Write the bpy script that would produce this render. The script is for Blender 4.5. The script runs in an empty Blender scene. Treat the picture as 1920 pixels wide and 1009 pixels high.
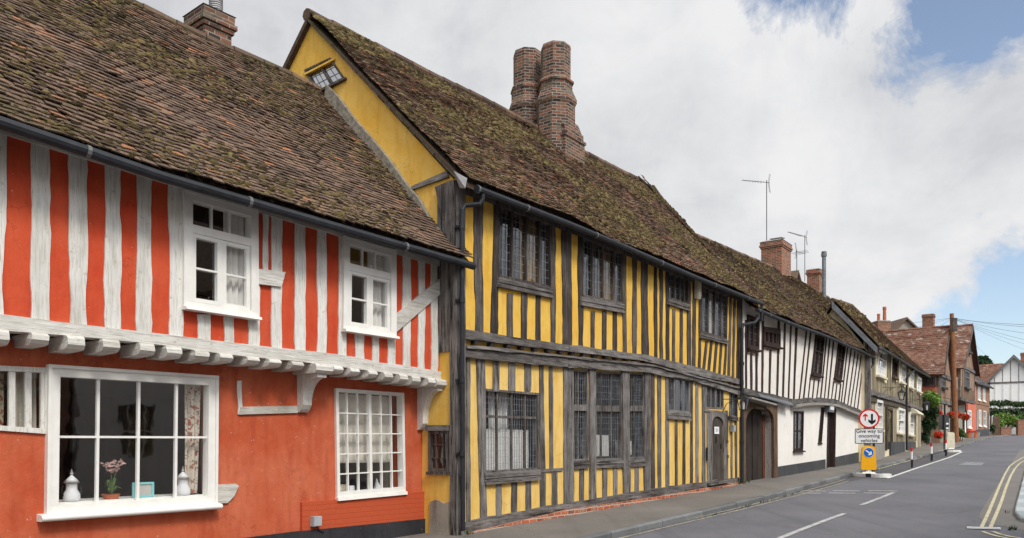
import bpy, bmesh, math, random
from mathutils import Vector, Matrix, noise
from mathutils.geometry import delaunay_2d_cdt
random.seed(7)
R = random.random
def U(a, b): return a + (b-a)*random.random()
scene = bpy.context.scene
C = scene.collection
# ------------------------------------------------------------------ camera maths
F, CX, HY, CZ = 1500.0, 960.0, 840.0, 1.6
GX, GY = 0.0156, 0.0225
GD = Vector((GX, GY)).length
QMAX = 3.56/GD
def G(x, y):
    q = (GX*x+GY*y)/GD
    q = max(-30.0, min(q, QMAX))
    return q*GD
def ray_ground(px, py, off=0.0):
    u = (px-CX)/F; k = (HY-py)/F
    Y = (CZ-off)/((GX*u+GY)-k)
    if (GX*u*Y+GY*Y) > 3.56:
        Y = (3.56+off-CZ)/k
    return (u*Y, Y)
def at(px, py, Y):
    return Vector(((px-CX)/F*Y, Y, CZ+(HY-py)/F*Y))
def dir_from_vp(vx):
    return Vector(((vx-CX)/F, 1.0)).normalized()
class Frame:
    def __init__(s, ox, oy, d):
        s.o = Vector((ox, oy)); s.d = d.normalized(); s.n = Vector((-s.d.y, s.d.x)); s.z0 = G(ox, oy)
        s.rz = math.atan2(s.d.y, s.d.x)
    def hit(s, px, py, yl=0.0):
        u = (px-CX)/F
        t = (s.o.dot(s.n)+yl)/(u*s.n.x+s.n.y)
        p = Vector((u*t, t))
        return ((p-s.o).dot(s.d), CZ+(HY-py)/F*t-s.z0)
    def hit_s(s, px, py, sl=0.0):
        u = (px-CX)/F
        t = (s.o.dot(s.d)+sl)/(u*s.d.x+s.d.y)
        p = Vector((u*t, t))
        return ((p-s.o).dot(s.n), CZ+(HY-py)/F*t-s.z0)
    def world(s, x, y, z=0):
        p = s.o+s.d*x+s.n*y
        return Vector((p.x, p.y, z+s.z0))
    def gz(s, x, y):
        p = s.o+s.d*x+s.n*y
        return G(p.x, p.y)-s.z0
    def local(s, p):
        q = Vector((p[0], p[1]))-s.o
        return Vector((q.dot(s.d), q.dot(s.n), p[2]-s.z0))
def interp(pts, x):
    if x <= pts[0][0]:
        a, b = pts[0], pts[1]
    elif x >= pts[-1][0]:
        a, b = pts[-2], pts[-1]
    else:
        for i in range(len(pts)-1):
            if pts[i][0] <= x <= pts[i+1][0]:
                a, b = pts[i], pts[i+1]; break
    return a[1]+(b[1]-a[1])*(x-a[0])/(b[0]-a[0])
# ------------------------------------------------------------------ objects
def tag(o, label, cat, group=None, kind=None):
    if label: o['label'] = label
    if cat: o['category'] = cat
    if group: o['group'] = group
    if kind: o['kind'] = kind
    return o
def empty(name, fr, base, label, cat, group=None):
    o = bpy.data.objects.new(name, None); C.objects.link(o)
    o.empty_display_size = .3
    if fr is None: o.location = base
    else:
        o.location = fr.world(*base); o.rotation_euler = (0, 0, fr.rz)
    tag(o, label, cat, group)
    return o
class MB:
    def __init__(s): s.v = []; s.f = []; s.r = []
    def add(s, vs, fs, r=None):
        n = len(s.v); s.v += [tuple(v) for v in vs]
        for f in fs: s.f.append(tuple(i+n for i in f)); s.r.append(r if r is not None else 0.5)
    def box(s, x0, x1, y0, y1, z0, z1, r=None):
        vs = [(x0,y0,z0),(x1,y0,z0),(x1,y1,z0),(x0,y1,z0),(x0,y0,z1),(x1,y0,z1),(x1,y1,z1),(x0,y1,z1)]
        s.hexa(vs, r)
    def hexa(s, vs, r=None):
        s.add(vs, [(0,3,2,1),(4,5,6,7),(0,1,5,4),(1,2,6,5),(2,3,7,6),(3,0,4,7)], r)
    def quadbox(s, q, y0, y1, r=None):      # q: BL,BR,TR,TL in (x,z)
        a, b, c, d = q
        s.hexa([(a[0],y0,a[1]),(b[0],y0,b[1]),(b[0],y1,b[1]),(a[0],y1,a[1]),(d[0],y0,d[1]),(c[0],y0,c[1]),(c[0],y1,c[1]),(d[0],y1,d[1])], r)
    def prism(s, poly, y0, y1, r=None):     # poly in (x,z), counter-clockwise seen from the front (-y)
        n = len(poly)
        vs = [(p[0], y0, p[1]) for p in poly]+[(p[0], y1, p[1]) for p in poly]
        fs = [tuple(range(n)), tuple(range(2*n-1, n-1, -1))]
        for i in range(n):
            j = (i+1) % n
            fs.append((j, i, i+n, j+n))
        s.add(vs, fs, r)
    def strip(s, left, right, y0, y1, r=None):   # left/right lists of (x,z) bottom to top; a closed solid
        n = len(left)
        vs = []
        for k in range(n):
            yy = y0[k] if isinstance(y0, list) else y0
            vs += [(left[k][0], yy, left[k][1]), (right[k][0], yy, right[k][1]), (right[k][0], y1, right[k][1]), (left[k][0], y1, left[k][1])]
        fs = [(0,3,2,1), (4*n-4, 4*n-3, 4*n-2, 4*n-1)]
        for k in range(n-1):
            a = 4*k; b = a+4
            fs += [(a,a+1,b+1,b),(a+1,a+2,b+2,b+1),(a+2,a+3,b+3,b+2),(a+3,a,b,b+3)]
        s.add(vs, fs, r)
    def tube(s, path, rad, n=8, r=None, cap=True):
        P = [Vector(p) for p in path]
        rr = rad if isinstance(rad, list) else [rad]*len(P)
        vs = []; 
        up = None
        for i, p in enumerate(P):
            t = (P[min(i+1, len(P)-1)]-P[max(i-1, 0)]).normalized()
            if up is None:
                up = Vector((0,0,1)) if abs(t.z) < .9 else Vector((1,0,0))
            a = t.cross(up).normalized(); b = a.cross(t).normalized(); up = b
            for k in range(n):
                an = 2*math.pi*k/n
                vs.append(p+a*math.cos(an)*rr[i]+b*math.sin(an)*rr[i])
        fs = []
        for i in range(len(P)-1):
            for k in range(n):
                fs.append((i*n+k, i*n+(k+1) % n, (i+1)*n+(k+1) % n, (i+1)*n+k))
        if cap:
            fs.append(tuple(range(n-1, -1, -1))); fs.append(tuple((len(P)-1)*n+k for k in range(n)))
        s.add(vs, fs, r)
    def lathe(s, cx, cy, prof, n=16, r=None, rot=0.0):     # prof: (radius, z)
        vs = []
        for rad, z in prof:
            for k in range(n):
                a = 2*math.pi*k/n+rot
                vs.append((cx+rad*math.cos(a), cy+rad*math.sin(a), z))
        fs = []
        m = len(prof)
        for i in range(m-1):
            for k in range(n):
                fs.append((i*n+k, i*n+(k+1) % n, (i+1)*n+(k+1) % n, (i+1)*n+k))
        fs.append(tuple(range(n-1, -1, -1))); fs.append(tuple((m-1)*n+k for k in range(n)))
        s.add(vs, fs, r)
    def build(s, name, mat, parent=None, smooth=False, base=None, fr=None, fix=False):
        off = Vector(base) if base is not None else Vector((0,0,0))
        me = bpy.data.meshes.new(name)
        me.from_pydata([(v[0]-off.x, v[1]-off.y, v[2]-off.z) for v in s.v], [], s.f)
        me.materials.append(MAT[mat] if isinstance(mat, str) else mat)
        at_ = me.attributes.new('rnd', 'FLOAT', 'FACE')
        at_.data.foreach_set('value', s.r)
        if fix:
            bm = bmesh.new(); bm.from_mesh(me); bmesh.ops.recalc_face_normals(bm, faces=bm.faces); bm.to_mesh(me); bm.free()
        uvl = me.uv_layers.new(name='UVMap')
        me.update()
        uv = [0.0]*(2*len(me.loops))
        vv = me.vertices
        for p in me.polygons:
            nx, ny, nz = p.normal
            if abs(nz) > .85:
                for li in p.loop_indices:
                    c = vv[me.loops[li].vertex_index].co; uv[2*li] = c.x; uv[2*li+1] = c.y
            else:
                h = math.hypot(nx, ny); tx, ty = -ny/h, nx/h
                for li in p.loop_indices:
                    c = vv[me.loops[li].vertex_index].co; uv[2*li] = c.x*tx+c.y*ty; uv[2*li+1] = c.z
        uvl.data.foreach_set('uv', uv)
        if smooth:
            me.shade_smooth()
        o = bpy.data.objects.new(name, me); C.objects.link(o)
        if parent is not None: o.parent = parent
        if base is not None and fr is not None:
            o.location = fr.world(*base); o.rotation_euler = (0, 0, fr.rz)
        elif base is not None:
            o.location = base
        return o
# ------------------------------------------------------------------ materials
MAT = {}
class NT:
    def __init__(s, name):
        m = bpy.data.materials.new(name); m.use_nodes = True; MAT[name] = m
        s.m = m; s.t = m.node_tree; s.b = s.t.nodes['Principled BSDF']; s.out = s.t.nodes['Material Output']
        s.obj = None
    def n(s, typ, **kw):
        nd = s.t.nodes.new(typ)
        for k, v in kw.items():
            if k in ('ins',):
                for a, b in v.items():
                    if hasattr(b, 'is_output') or isinstance(b, bpy.types.NodeSocket): s.t.links.new(b, nd.inputs[a])
                    else: nd.inputs[a].default_value = b
            else: setattr(nd, k, v)
        return nd
    def link(s, a, b): s.t.links.new(a, b)
    def coord(s, which='Object'):
        return s.n('ShaderNodeTexCoord').outputs[which]
    def mapping(s, vec, sc=(1,1,1), loc=(0,0,0), rot=(0,0,0)):
        return s.n('ShaderNodeMapping', ins={'Vector': vec, 'Scale': sc, 'Location': loc, 'Rotation': rot}).outputs[0]
    def noise(s, vec, scale, detail=3, rough=.55, dist=0):
        return s.n('ShaderNodeTexNoise', ins={'Vector': vec, 'Scale': scale, 'Detail': detail, 'Roughness': rough, 'Distortion': dist}).outputs[0]
    def ramp(s, fac, stops, interp='LINEAR'):
        nd = s.n('ShaderNodeValToRGB', ins={'Fac': fac}); cr = nd.color_ramp; cr.interpolation = interp
        while len(cr.elements) < len(stops): cr.elements.new(.5)
        for e, (p, c) in zip(cr.elements, stops):
            e.position = p; e.color = (c[0], c[1], c[2], 1) if isinstance(c, (tuple, list)) else (c, c, c, 1)
        return nd.outputs[0]
    def mix(s, fac, a, b, mode='MIX'):
        nd = s.n('ShaderNodeMix', data_type='RGBA', blend_type=mode)
        for i, v in ((0, fac), (6, a), (7, b)):
            if isinstance(v, bpy.types.NodeSocket): s.link(v, nd.inputs[i])
            elif i == 0: nd.inputs[0].default_value = v
            else: nd.inputs[i].default_value = (v[0], v[1], v[2], 1)
        return nd.outputs[2]
    def math(s, op, a, b=0.0, clamp=False):
        nd = s.n('ShaderNodeMath', operation=op, use_clamp=clamp)
        for i, v in ((0, a), (1, b)):
            if isinstance(v, bpy.types.NodeSocket): s.link(v, nd.inputs[i])
            else: nd.inputs[i].default_value = v
        return nd.outputs[0]
    def bump(s, h, strength=.5, dist=.01, prev=None):
        nd = s.n('ShaderNodeBump', ins={'Height': h, 'Strength': strength, 'Distance': dist})
        if prev is not None: s.link(prev, nd.inputs['Normal'])
        return nd.outputs[0]
    def fin(s, col, rough=.8, nrm=None, metal=0, spec=.3):
        for k, v in (('Base Color', col), ('Roughness', rough), ('Metallic', metal), ('Specular IOR Level', spec)):
            if isinstance(v, bpy.types.NodeSocket): s.link(v, s.b.inputs[k])
            elif k == 'Base Color': s.b.inputs[k].default_value = (v[0], v[1], v[2], 1)
            else: s.b.inputs[k].default_value = v
        if nrm is not None: s.link(nrm, s.b.inputs['Normal'])
        return s.m
def plain(name, col, rough=.7, metal=0, var=.12, scale=6, bump=.0, spec=.3):
    t = NT(name); o = t.coord()
    n = t.noise(o, scale, 4)
    c = t.ramp(n, [(.3, [x*(1-var) for x in col]), (.7, [min(1, x*(1+var)) for x in col])])
    nr = t.bump(t.noise(o, 60, 3), bump, .005) if bump else None
    return t.fin(c, rough, nr, metal, spec)
def plaster(name, base, pale, dark, stain=.5, rough=.9, patch=None, lowdirt=True):
    t = NT(name); o = t.coord()
    n1 = t.noise(o, 1.1, 6, .6); n2 = t.noise(o, 7, 5, .6); n3 = t.noise(t.mapping(o, (3, 3, .6)), 2.2, 5, .65)
    c = t.mix(t.ramp(n1, [(.38, 0.), (.62, 1.)]), base, pale)
    c = t.mix(t.math('MULTIPLY', t.ramp(n3, [(.48, 0.), (.7, 1.)]), stain), c, dark)
    c = t.mix(t.ramp(n2, [(.35, 0.), (.75, .35)]), c, pale)
    sp = t.noise(o, 55, 2, .5)
    c = t.mix(t.ramp(sp, [(.70, 0.), (.76, .5)]), c, dark)
    if patch:
        pm = t.noise(t.mapping(o, (1,1,1), patch[1]), patch[2], 6, .7, .3)
        c = t.mix(t.ramp(pm, [(patch[3], 0.), (patch[3]+.03, .85)]), c, patch[0])
    wv = t.n('ShaderNodeVectorMath', operation='MULTIPLY_ADD', ins={0: t.n('ShaderNodeTexNoise', ins={'Vector': o, 'Scale': 3., 'Detail': 6., 'Roughness': .7}).outputs[1], 1: (.6,.6,.6), 2: o}).outputs[0]
    vo = t.n('ShaderNodeTexVoronoi', feature='DISTANCE_TO_EDGE', ins={'Vector': wv, 'Scale': 1.3}).outputs[0]
    ck = t.math('MULTIPLY', t.ramp(vo, [(.0, 1.), (.010, 0.)]), t.ramp(t.noise(t.mapping(o, (1,1,1), (5,8,2)), 1.4, 2), [(.50, 0.), (.60, .55)]))
    c = t.mix(ck, c, [x*.35 for x in base])
    chip = t.noise(t.mapping(o, (1,1,1), (1,5,9)), 24, 3, .6)
    c = t.mix(t.ramp(chip, [(.69, 0.), (.715, .75)]), c, [min(.85, x*.5+.28) for x in pale])
    h = t.math('ADD', t.math('MULTIPLY', n2, 1.2), t.math('MULTIPLY', t.noise(o, 40, 4, .6), .5))
    h = t.math('ADD', h, t.math('MULTIPLY', n1, 3.))
    return t.fin(c, rough, t.bump(h, .6, .012), 0, .2)
def wood(name, stops, crack=(.02,.018,.016), scale=1.0, bump=.8, paint=None, crackpos=.36, rough=.85, axis='z'):
    t = NT(name); o = t.coord()
    info = t.n('ShaderNodeObjectInfo').outputs['Random']
    ofs = t.n('ShaderNodeCombineXYZ', ins={'X': t.math('MULTIPLY', info, 37.), 'Y': t.math('MULTIPLY', info, 11.), 'Z': t.math('MULTIPLY', info, 53.)}).outputs[0]
    v = t.n('ShaderNodeVectorMath', operation='ADD', ins={0: o, 1: ofs}).outputs[0]
    sc = (9*scale, 9*scale, .55*scale) if axis == 'z' else (.55*scale, 9*scale, 9*scale)
    m = t.mapping(v, sc)
    g = t.noise(m, 2.2, 7, .68, .5); g2 = t.noise(m, 9, 4, .7)
    big = t.noise(v, 2.3, 4, .6)
    f = t.math('ADD', t.math('MULTIPLY', g, .62), t.math('MULTIPLY', big, .38))
    f = t.math('ADD', f, t.math('MULTIPLY', t.math('SUBTRACT', info, .5), .15))
    c = t.ramp(f, stops)
    c = t.mix(t.ramp(g2, [(.28, .55), (.5, 0.)]), c, crack)
    cr = t.ramp(g, [(crackpos-.05, 1.), (crackpos, 0.)])
    c = t.mix(t.math('MULTIPLY', cr, .92), c, crack)
    fg = t.noise(t.mapping(v, (30*scale, 30*scale, 1.2*scale) if axis == 'z' else (1.2*scale, 30*scale, 30*scale)), 3, 3, .6)
    c = t.mix(t.ramp(fg, [(.34, .75), (.44, 0.)]), c, crack)
    if paint:
        pn = t.noise(v, 11, 6, .75); 
        c = t.mix(t.ramp(pn, [(.60, 0.), (.64, .6)]), c, paint)
    h = t.math('ADD', g, t.math('MULTIPLY', g2, .4)); h = t.math('ADD', h, t.math('MULTIPLY', big, 1.2))
    return t.fin(c, rough, t.bump(h, bump, .015), 0, .25)
def bricks(name, c1, c2, mortar, w=.225, h=.075, dark=(.05,.04,.04), darkamt=.4, bump=.8, ms=.012, lichen=None, flat=False):
    t = NT(name); uv = t.coord('UV'); o = t.coord()
    wob = t.n('ShaderNodeVectorMath', operation='MULTIPLY_ADD', ins={0: t.n('ShaderNodeTexNoise', ins={'Vector': o, 'Scale': 4., 'Detail': 3.}).outputs[1], 1: (.02,.02,0), 2: uv}).outputs[0]
    b = t.n('ShaderNodeTexBrick', ins={'Vector': wob, 'Scale': 1., 'Brick Width': w, 'Row Height': h, 'Mortar Size': ms, 'Mortar Smooth': .3, 'Bias': 0.,
        'Color1': (0,0,0,1), 'Color2': (1,1,1,1), 'Mortar': (.5,.5,.5,1)})
    rnd = b.outputs[0]; fac = b.outputs[1]
    c = t.ramp(rnd, [(0., dark), (.22*darkamt*2, c1), (.55, c2), (.85, [x*1.25 for x in c2]), (1., [x*.7 for x in c1])])
    n = t.noise(o, 14, 5, .7)
    if flat: c = t.mix(t.ramp(t.noise(o, 2, 5, .6), [(.35, 0.), (.65, 1.)]), c1, c2)
    c = t.mix(t.ramp(n, [(.35, .0), (.75, .45)]), c, dark)
    c = t.mix(fac, c, mortar)
    if lichen:
        ln = t.noise(o, 3.5, 6, .75)
        c = t.mix(t.ramp(ln, [(.52, 0.), (.62, .8)]), c, lichen)
    hh = t.math('ADD', t.math('MULTIPLY', fac, -1.), t.math('MULTIPLY', n, .6))
    return t.fin(c, .9, t.bump(hh, bump, .012), 0, .2)
def tiles(name, stops, moss, mossamt=.5, lich=(.45,.43,.38)):
    t = NT(name); o = t.coord()
    rnd = t.n('ShaderNodeAttribute', attribute_name='rnd').outputs['Fac']
    n1 = t.noise(o, .55, 4, .6); n2 = t.noise(o, 9, 5, .7); n3 = t.noise(o, 30, 4, .7)
    f = t.math('ADD', t.math('MULTIPLY', rnd, .75), t.math('MULTIPLY', n2, .25))
    c = t.ramp(f, stops)
    c = t.mix(t.ramp(n3, [(.4, 0.), (.7, .5)]), c, (.035,.028,.024))
    mm = t.math('ADD', t.math('MULTIPLY', n1, .6), t.math('MULTIPLY', n2, .5))
    lo = .56+.2*(.5-mossamt)
    mc = t.ramp(n3, [(.3, [x*.45 for x in moss]), (.7, [x*1.3 for x in moss])])
    c = t.mix(t.math('MULTIPLY', t.ramp(mm, [(lo, 0.), (lo+.08, .9)]), t.ramp(rnd, [(.5, 1.), (.72, .15)])), c, mc)
    l = t.noise(t.mapping(o, (1,1,1), (31,7,3)), 13, 3, .6)
    c = t.mix(t.ramp(l, [(.70, 0.), (.74, .8)]), c, lich)
    return t.fin(c, .92, t.bump(t.math('ADD', n3, n2), .7, .012), 0, .2)
def make_materials():
    plaster('red_upper', (.53,.060,.022), (.60,.10,.042), (.37,.034,.016), .55, patch=((.42,.15,.11), (3,9,1), 2.3, .71))
    plaster('red_lower', (.47,.085,.034), (.55,.15,.075), (.36,.055,.024), .7, patch=((.30,.10,.07), (5,2,8), 1.7, .74))
    plaster('yellow', (.71,.41,.055), (.76,.50,.11), (.58,.29,.03), .8, patch=((.6,.5,.3), (2,2,6), 1.6, .74))
    plaster('yellow_pale', (.73,.47,.11), (.78,.55,.19), (.60,.34,.055), .8, patch=((.62,.5,.3), (9,2,6), 1.9, .72))
    plaster('yellow_gable', (.74,.42,.06), (.76,.50,.13), (.60,.30,.03), .6, patch=((.55,.48,.36), (7,1,4), 1.2, .655))
    plaster('white_plaster', (.72,.68,.62), (.78,.75,.70), (.52,.47,.41), .45)
    plaster('white_smooth', (.80,.78,.73), (.84,.82,.78), (.68,.65,.59), .35)
    plaster('white_bright', (.86,.86,.85), (.9,.9,.9), (.74,.73,.7), .3)
    plaster('coral', (.50,.13,.08), (.56,.18,.12), (.40,.09,.055), .5)
    plaster('aged_ochre', (.70,.60,.38), (.76,.68,.48), (.48,.39,.23), .6)
    plaster('brown_render', (.23,.15,.10), (.30,.20,.14), (.14,.09,.065), .8)
    plaster('grey_render', (.27,.24,.20), (.34,.31,.26), (.13,.11,.09), .9)
    plaster('interior', (.26,.22,.18), (.24,.2,.17), (.15,.12,.1), .4)
    plaster('black_plinth', (.022,.022,.026), (.04,.04,.045), (.012,.012,.012), .5, .7)
    plaster('grey_plinth', (.055,.058,.065), (.08,.08,.085), (.03,.03,.033), .6, .8)
    plaster('concrete_white', (.62,.61,.57), (.7,.69,.66), (.3,.28,.24), .8)
    plaster('stone_grey', (.25,.24,.22), (.33,.31,.28), (.12,.11,.1), .8)
    wood('white_wood', [(.3,(.46,.44,.39)), (.45,(.65,.64,.60)), (.62,(.76,.75,.71))], (.42,.39,.33), 1, .5, (.40,.36,.28), .24)
    wood('white_wood_beam', [(.3,(.38,.36,.31)), (.45,(.57,.555,.51)), (.62,(.70,.69,.65))], (.33,.30,.25), 1, .7, (.36,.32,.25), .28, axis='x')
    wood('grey_timber', [(.30,(.028,.024,.022)), (.44,(.12,.108,.102)), (.60,(.25,.235,.225)), (.8,(.40,.385,.37))], crackpos=.42, bump=1.0)
    wood('grey_timber_beam', [(.30,(.028,.024,.022)), (.44,(.12,.108,.102)), (.60,(.25,.235,.225)), (.8,(.40,.385,.37))], crackpos=.42, bump=1.0, axis='x')
    wood('dark_timber', [(.30,(.016,.013,.012)), (.48,(.062,.050,.045)), (.66,(.17,.15,.138))], crackpos=.38, bump=1.0)
    wood('black_timber', [(.30,(.014,.008,.007)), (.5,(.035,.018,.015)), (.72,(.09,.055,.045))], crackpos=.36, bump=.8)
    wood('brown_timber', [(.30,(.05,.03,.02)), (.5,(.13,.08,.05)), (.72,(.22,.15,.10))], crackpos=.36)
    wood('red_oak', [(.30,(.06,.02,.012)), (.5,(.16,.055,.03)), (.72,(.27,.11,.06))], crackpos=.36)
    wood('ochre_timber', [(.30,(.04,.03,.022)), (.5,(.10,.08,.055)), (.72,(.19,.16,.11))], crackpos=.36)
    wood('oak_door', [(.30,(.03,.022,.018)), (.5,(.085,.068,.058)), (.72,(.18,.15,.13))], crackpos=.40, scale=1.3)
    wood('split_oak', [(.32,(.02,.017,.016)), (.45,(.085,.075,.07)), (.62,(.22,.205,.19)), (.8,(.36,.34,.32))], crackpos=.46, bump=1.0, scale=.8)
    wood('black_oak', [(.30,(.010,.007,.006)), (.5,(.026,.019,.016)), (.72,(.06,.046,.038))], crackpos=.38)
    wood('pole_wood', [(.30,(.10,.04,.018)), (.5,(.22,.09,.04)), (.72,(.32,.15,.07))], crackpos=.36)
    plain('white_paint', (.78,.77,.73), .45, var=.06, spec=.4)
    plain('black_paint', (.02,.02,.022), .4, spec=.5)
    plain('gutter', (.020,.022,.027), .55, spec=.3, var=.3)
    plain('gutter_clip', (.13,.13,.135), .5)
    plain('lead', (.16,.17,.185), .5, metal=.3, var=.3)
    plain('lead_dark', (.055,.055,.06), .55, metal=.3, var=.3)
    plain('lead_flashing', (.36,.36,.37), .55, var=.25)
    plain('mortar', (.22,.20,.165), .95, var=.45, scale=14, bump=.8)
    plain('lead_cames', (.20,.23,.26), .5, var=.2)
    plain('fabric_amber_reflection', (.34,.22,.09), .95, var=.3)  # curtain colour painted to stand in for warm reflections in the upper panes
    plain('iron', (.015,.015,.015), .6, var=.3)
    plain('steel', (.32,.32,.33), .45, metal=.6)
    plain('box_grey', (.36,.38,.40), .5)
    plain('cream_plastic', (.60,.55,.42), .6)
    plain('paper', (.82,.82,.84), .8)
    plain('sign_white', (.78,.79,.80), .35, var=.02)
    plain('sign_grey_back', (.05,.05,.055), .6)
    plain('sign_red', (.62,.012,.015), .35, var=.05)
    plain('sign_black', (.01,.01,.011), .4)
    plain('sign_blue', (.012,.13,.50), .35, var=.05)
    plain('bollard_yellow', (.86,.42,.012), .4, var=.05)
    plain('ceramic', (.74,.74,.76), .3, var=.04, spec=.5)
    plain('fabric_cream', (.58,.54,.47), .95, var=.15)
    plain('fabric_white', (.74,.72,.69), .95, var=.1)
    plain('fabric_dim', (.48,.46,.43), .95, var=.1)
    plain('teal_frame', (.22,.58,.60), .5)
    plain('terracotta', (.40,.13,.06), .8)
    plain('clay_pot', (.45,.12,.05), .8, var=.25)
    plain('leaf_green', (.07,.13,.03), .6, var=.35, scale=30)
    plain('leaf_light', (.16,.27,.05), .6, var=.35, scale=30)
    plain('leaf_dark', (.025,.06,.018), .65, var=.4, scale=20)
    plain('leaf_hedge', (.05,.085,.03), .65, var=.4, scale=20)
    plain('petal_pink', (.55,.36,.33), .7, var=.3, scale=40)
    plain('petal_red', (.66,.035,.012), .6, var=.35, scale=20)
    plain('bark', (.09,.065,.045), .9, var=.4, scale=20, bump=.6)
    plain('slate', (.075,.08,.09), .7, var=.35, scale=9)
    plain('print_dark', (.07,.07,.08), .6)
    # patterned curtain
    t = NT('fabric_floral'); o = t.coord()
    c = t.mix(t.ramp(t.noise(o, 17, 2, .5, .8), [(.55, 0.), (.6, 1.)]), (.56,.50,.42), (.30,.10,.07))
    c = t.mix(t.ramp(t.noise(t.mapping(o, (1,1,1), (4,4,4)), 19, 2, .5, .8), [(.6, 0.), (.64, 1.)]), c, (.20,.15,.09)); t.fin(c, .95)
    # bricks
    bricks('brick_chimney', (.12,.048,.034), (.205,.085,.052), (.25,.22,.175), dark=(.035,.03,.033), darkamt=1.0, lichen=(.13,.12,.09), ms=.013)
    bricks('brick_red', (.22,.07,.04), (.34,.11,.055), (.33,.28,.22), dark=(.09,.045,.035), darkamt=.5, lichen=(.2,.16,.11))
    bricks('brick_plinth', (.34,.07,.03), (.46,.13,.06), (.50,.42,.34), dark=(.20,.06,.035), darkamt=.3, w=.23, h=.08, ms=.012, lichen=(.42,.34,.28))
    bricks('brick_house', (.22,.085,.045), (.30,.13,.07), (.34,.27,.20), dark=(.14,.06,.04), darkamt=.3)
    bricks('brick_painted_red', (.475,.086,.035), (.48,.088,.036), (.45,.080,.032), dark=(.44,.076,.031), bump=.45, flat=True, ms=.008)
    bricks('brick_dark', (.10,.035,.024), (.17,.06,.035), (.22,.19,.16), dark=(.04,.025,.02), darkamt=.5)
    bricks('brick_panel', (.20,.10,.075), (.3,.17,.13), (.45,.40,.34), dark=(.12,.06,.05))
    # roof tiles
    S1 = [(.12,(.040,.030,.026)), (.30,(.088,.062,.048)), (.50,(.155,.105,.076)), (.68,(.225,.145,.10)), (.82,(.31,.15,.085)), (.94,(.47,.19,.085))]
    tiles('tiles_brown', S1, (.095,.077,.040), .38)
    tiles('tiles_mossy', [(p, (c[0]*1.05, c[1], c[2]*.95)) for p, c in S1], (.110,.092,.045), .42)
    tiles('tiles_white_house', [(p, (c[0]*.95, c[1]*.95, c[2]*.95)) for p, c in S1], (.11,.09,.045), .45)
    tiles('tiles_red', [(.1,(.07,.038,.032)), (.3,(.14,.062,.047)), (.48,(.22,.105,.07)), (.66,(.27,.16,.12)), (.78,(.36,.27,.22)), (.95,(.50,.44,.39))], (.16,.10,.07), .30, (.55,.5,.45))
    t = NT('moss'); o = t.coord(); n = t.noise(o, 45, 4, .7); rn = t.n('ShaderNodeAttribute', attribute_name='rnd').outputs['Fac']
    c = t.ramp(t.math('ADD', t.math('MULTIPLY', rn, .6), t.math('MULTIPLY', n, .4)), [(.2,(.028,.023,.014)), (.45,(.078,.060,.029)), (.65,(.130,.098,.045)), (.85,(.22,.172,.08))])
    t.fin(c, 1.0, t.bump(n, 1.0, .02), 0, .05)
    # asphalt and paving
    def asph(name, a, b, speck, patchc=None, sc=260):
        t = NT(name); o = t.coord()
        n = t.noise(o, .35, 5, .6); f = t.noise(o, sc, 2, .6); m = t.noise(o, 5, 6, .7)
        c = t.mix(t.ramp(n, [(.35, 0.), (.65, 1.)]), a, b)
        c = t.mix(t.ramp(f, [(.50, 0.), (.75, .7)]), c, speck)
        c = t.mix(t.ramp(f, [(.25, .7), (.45, 0.)]), c, [x*.45 for x in a])
        c = t.mix(t.ramp(m, [(.50, 0.), (.75, .45)]), c, patchc or b)
        # faint lengthwise wear
        rot = t.mapping(o, (6, .25, 1), rot=(0, 0, math.radians(35)))
        c = t.mix(t.ramp(t.noise(rot, .5, 4, .6), [(.5, 0.), (.72, .35)]), c, [x*.72 for x in a])
        v = t.n('ShaderNodeTexVoronoi', feature='DISTANCE_TO_EDGE', ins={'Vector': t.n('ShaderNodeVectorMath', operation='MULTIPLY_ADD', ins={0: t.n('ShaderNodeTexNoise', ins={'Vector': o, 'Scale': 2., 'Detail': 5.}).outputs[1], 1: (.7,.7,0), 2: o}).outputs[0], 'Scale': .42})
        c = t.mix(t.ramp(v.outputs[0], [(.0, .28), (.008, 0.)]), c, [x*.35 for x in a])
        t.fin(c, .88, t.bump(t.math('ADD', f, m), .5, .008), 0, .3)
    asph('asphalt', (.086,.086,.096), (.135,.134,.147), (.30,.30,.32), (.155,.15,.16), 120)
    asph('asphalt_lane', (.070,.068,.074), (.088,.085,.09), (.14,.14,.15))
    asph('pavement_mat', (.125,.114,.103), (.185,.170,.152), (.30,.28,.26), (.10,.09,.077), 140)
    asph('channel_mat', (.155,.143,.132), (.185,.172,.16), (.25,.24,.22))
    plain('ground_mat', (.07,.085,.035), .95, var=.4, scale=2)
    t = NT('kerb_stone'); o = t.coord(); n = t.noise(o, 3, 5, .7); rn = t.n('ShaderNodeAttribute', attribute_name='rnd').outputs['Fac']
    c = t.ramp(t.math('ADD', t.math('MULTIPLY', rn, .5), t.math('MULTIPLY', n, .5)), [(.25,(.08,.084,.088)), (.5,(.14,.146,.15)), (.75,(.20,.208,.21))]); t.fin(c, .85, t.bump(t.noise(o, 50, 4), .5, .01))
    t = NT('kerb_pale'); o = t.coord(); n = t.noise(o, 3, 5, .7); rn = t.n('ShaderNodeAttribute', attribute_name='rnd').outputs['Fac']
    c = t.ramp(t.math('ADD', t.math('MULTIPLY', rn, .5), t.math('MULTIPLY', n, .5)), [(.25,(.30,.33,.34)), (.5,(.38,.42,.43)), (.75,(.46,.50,.51))]); t.fin(c, .85, t.bump(t.noise(o, 50, 4), .5, .01))
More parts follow.
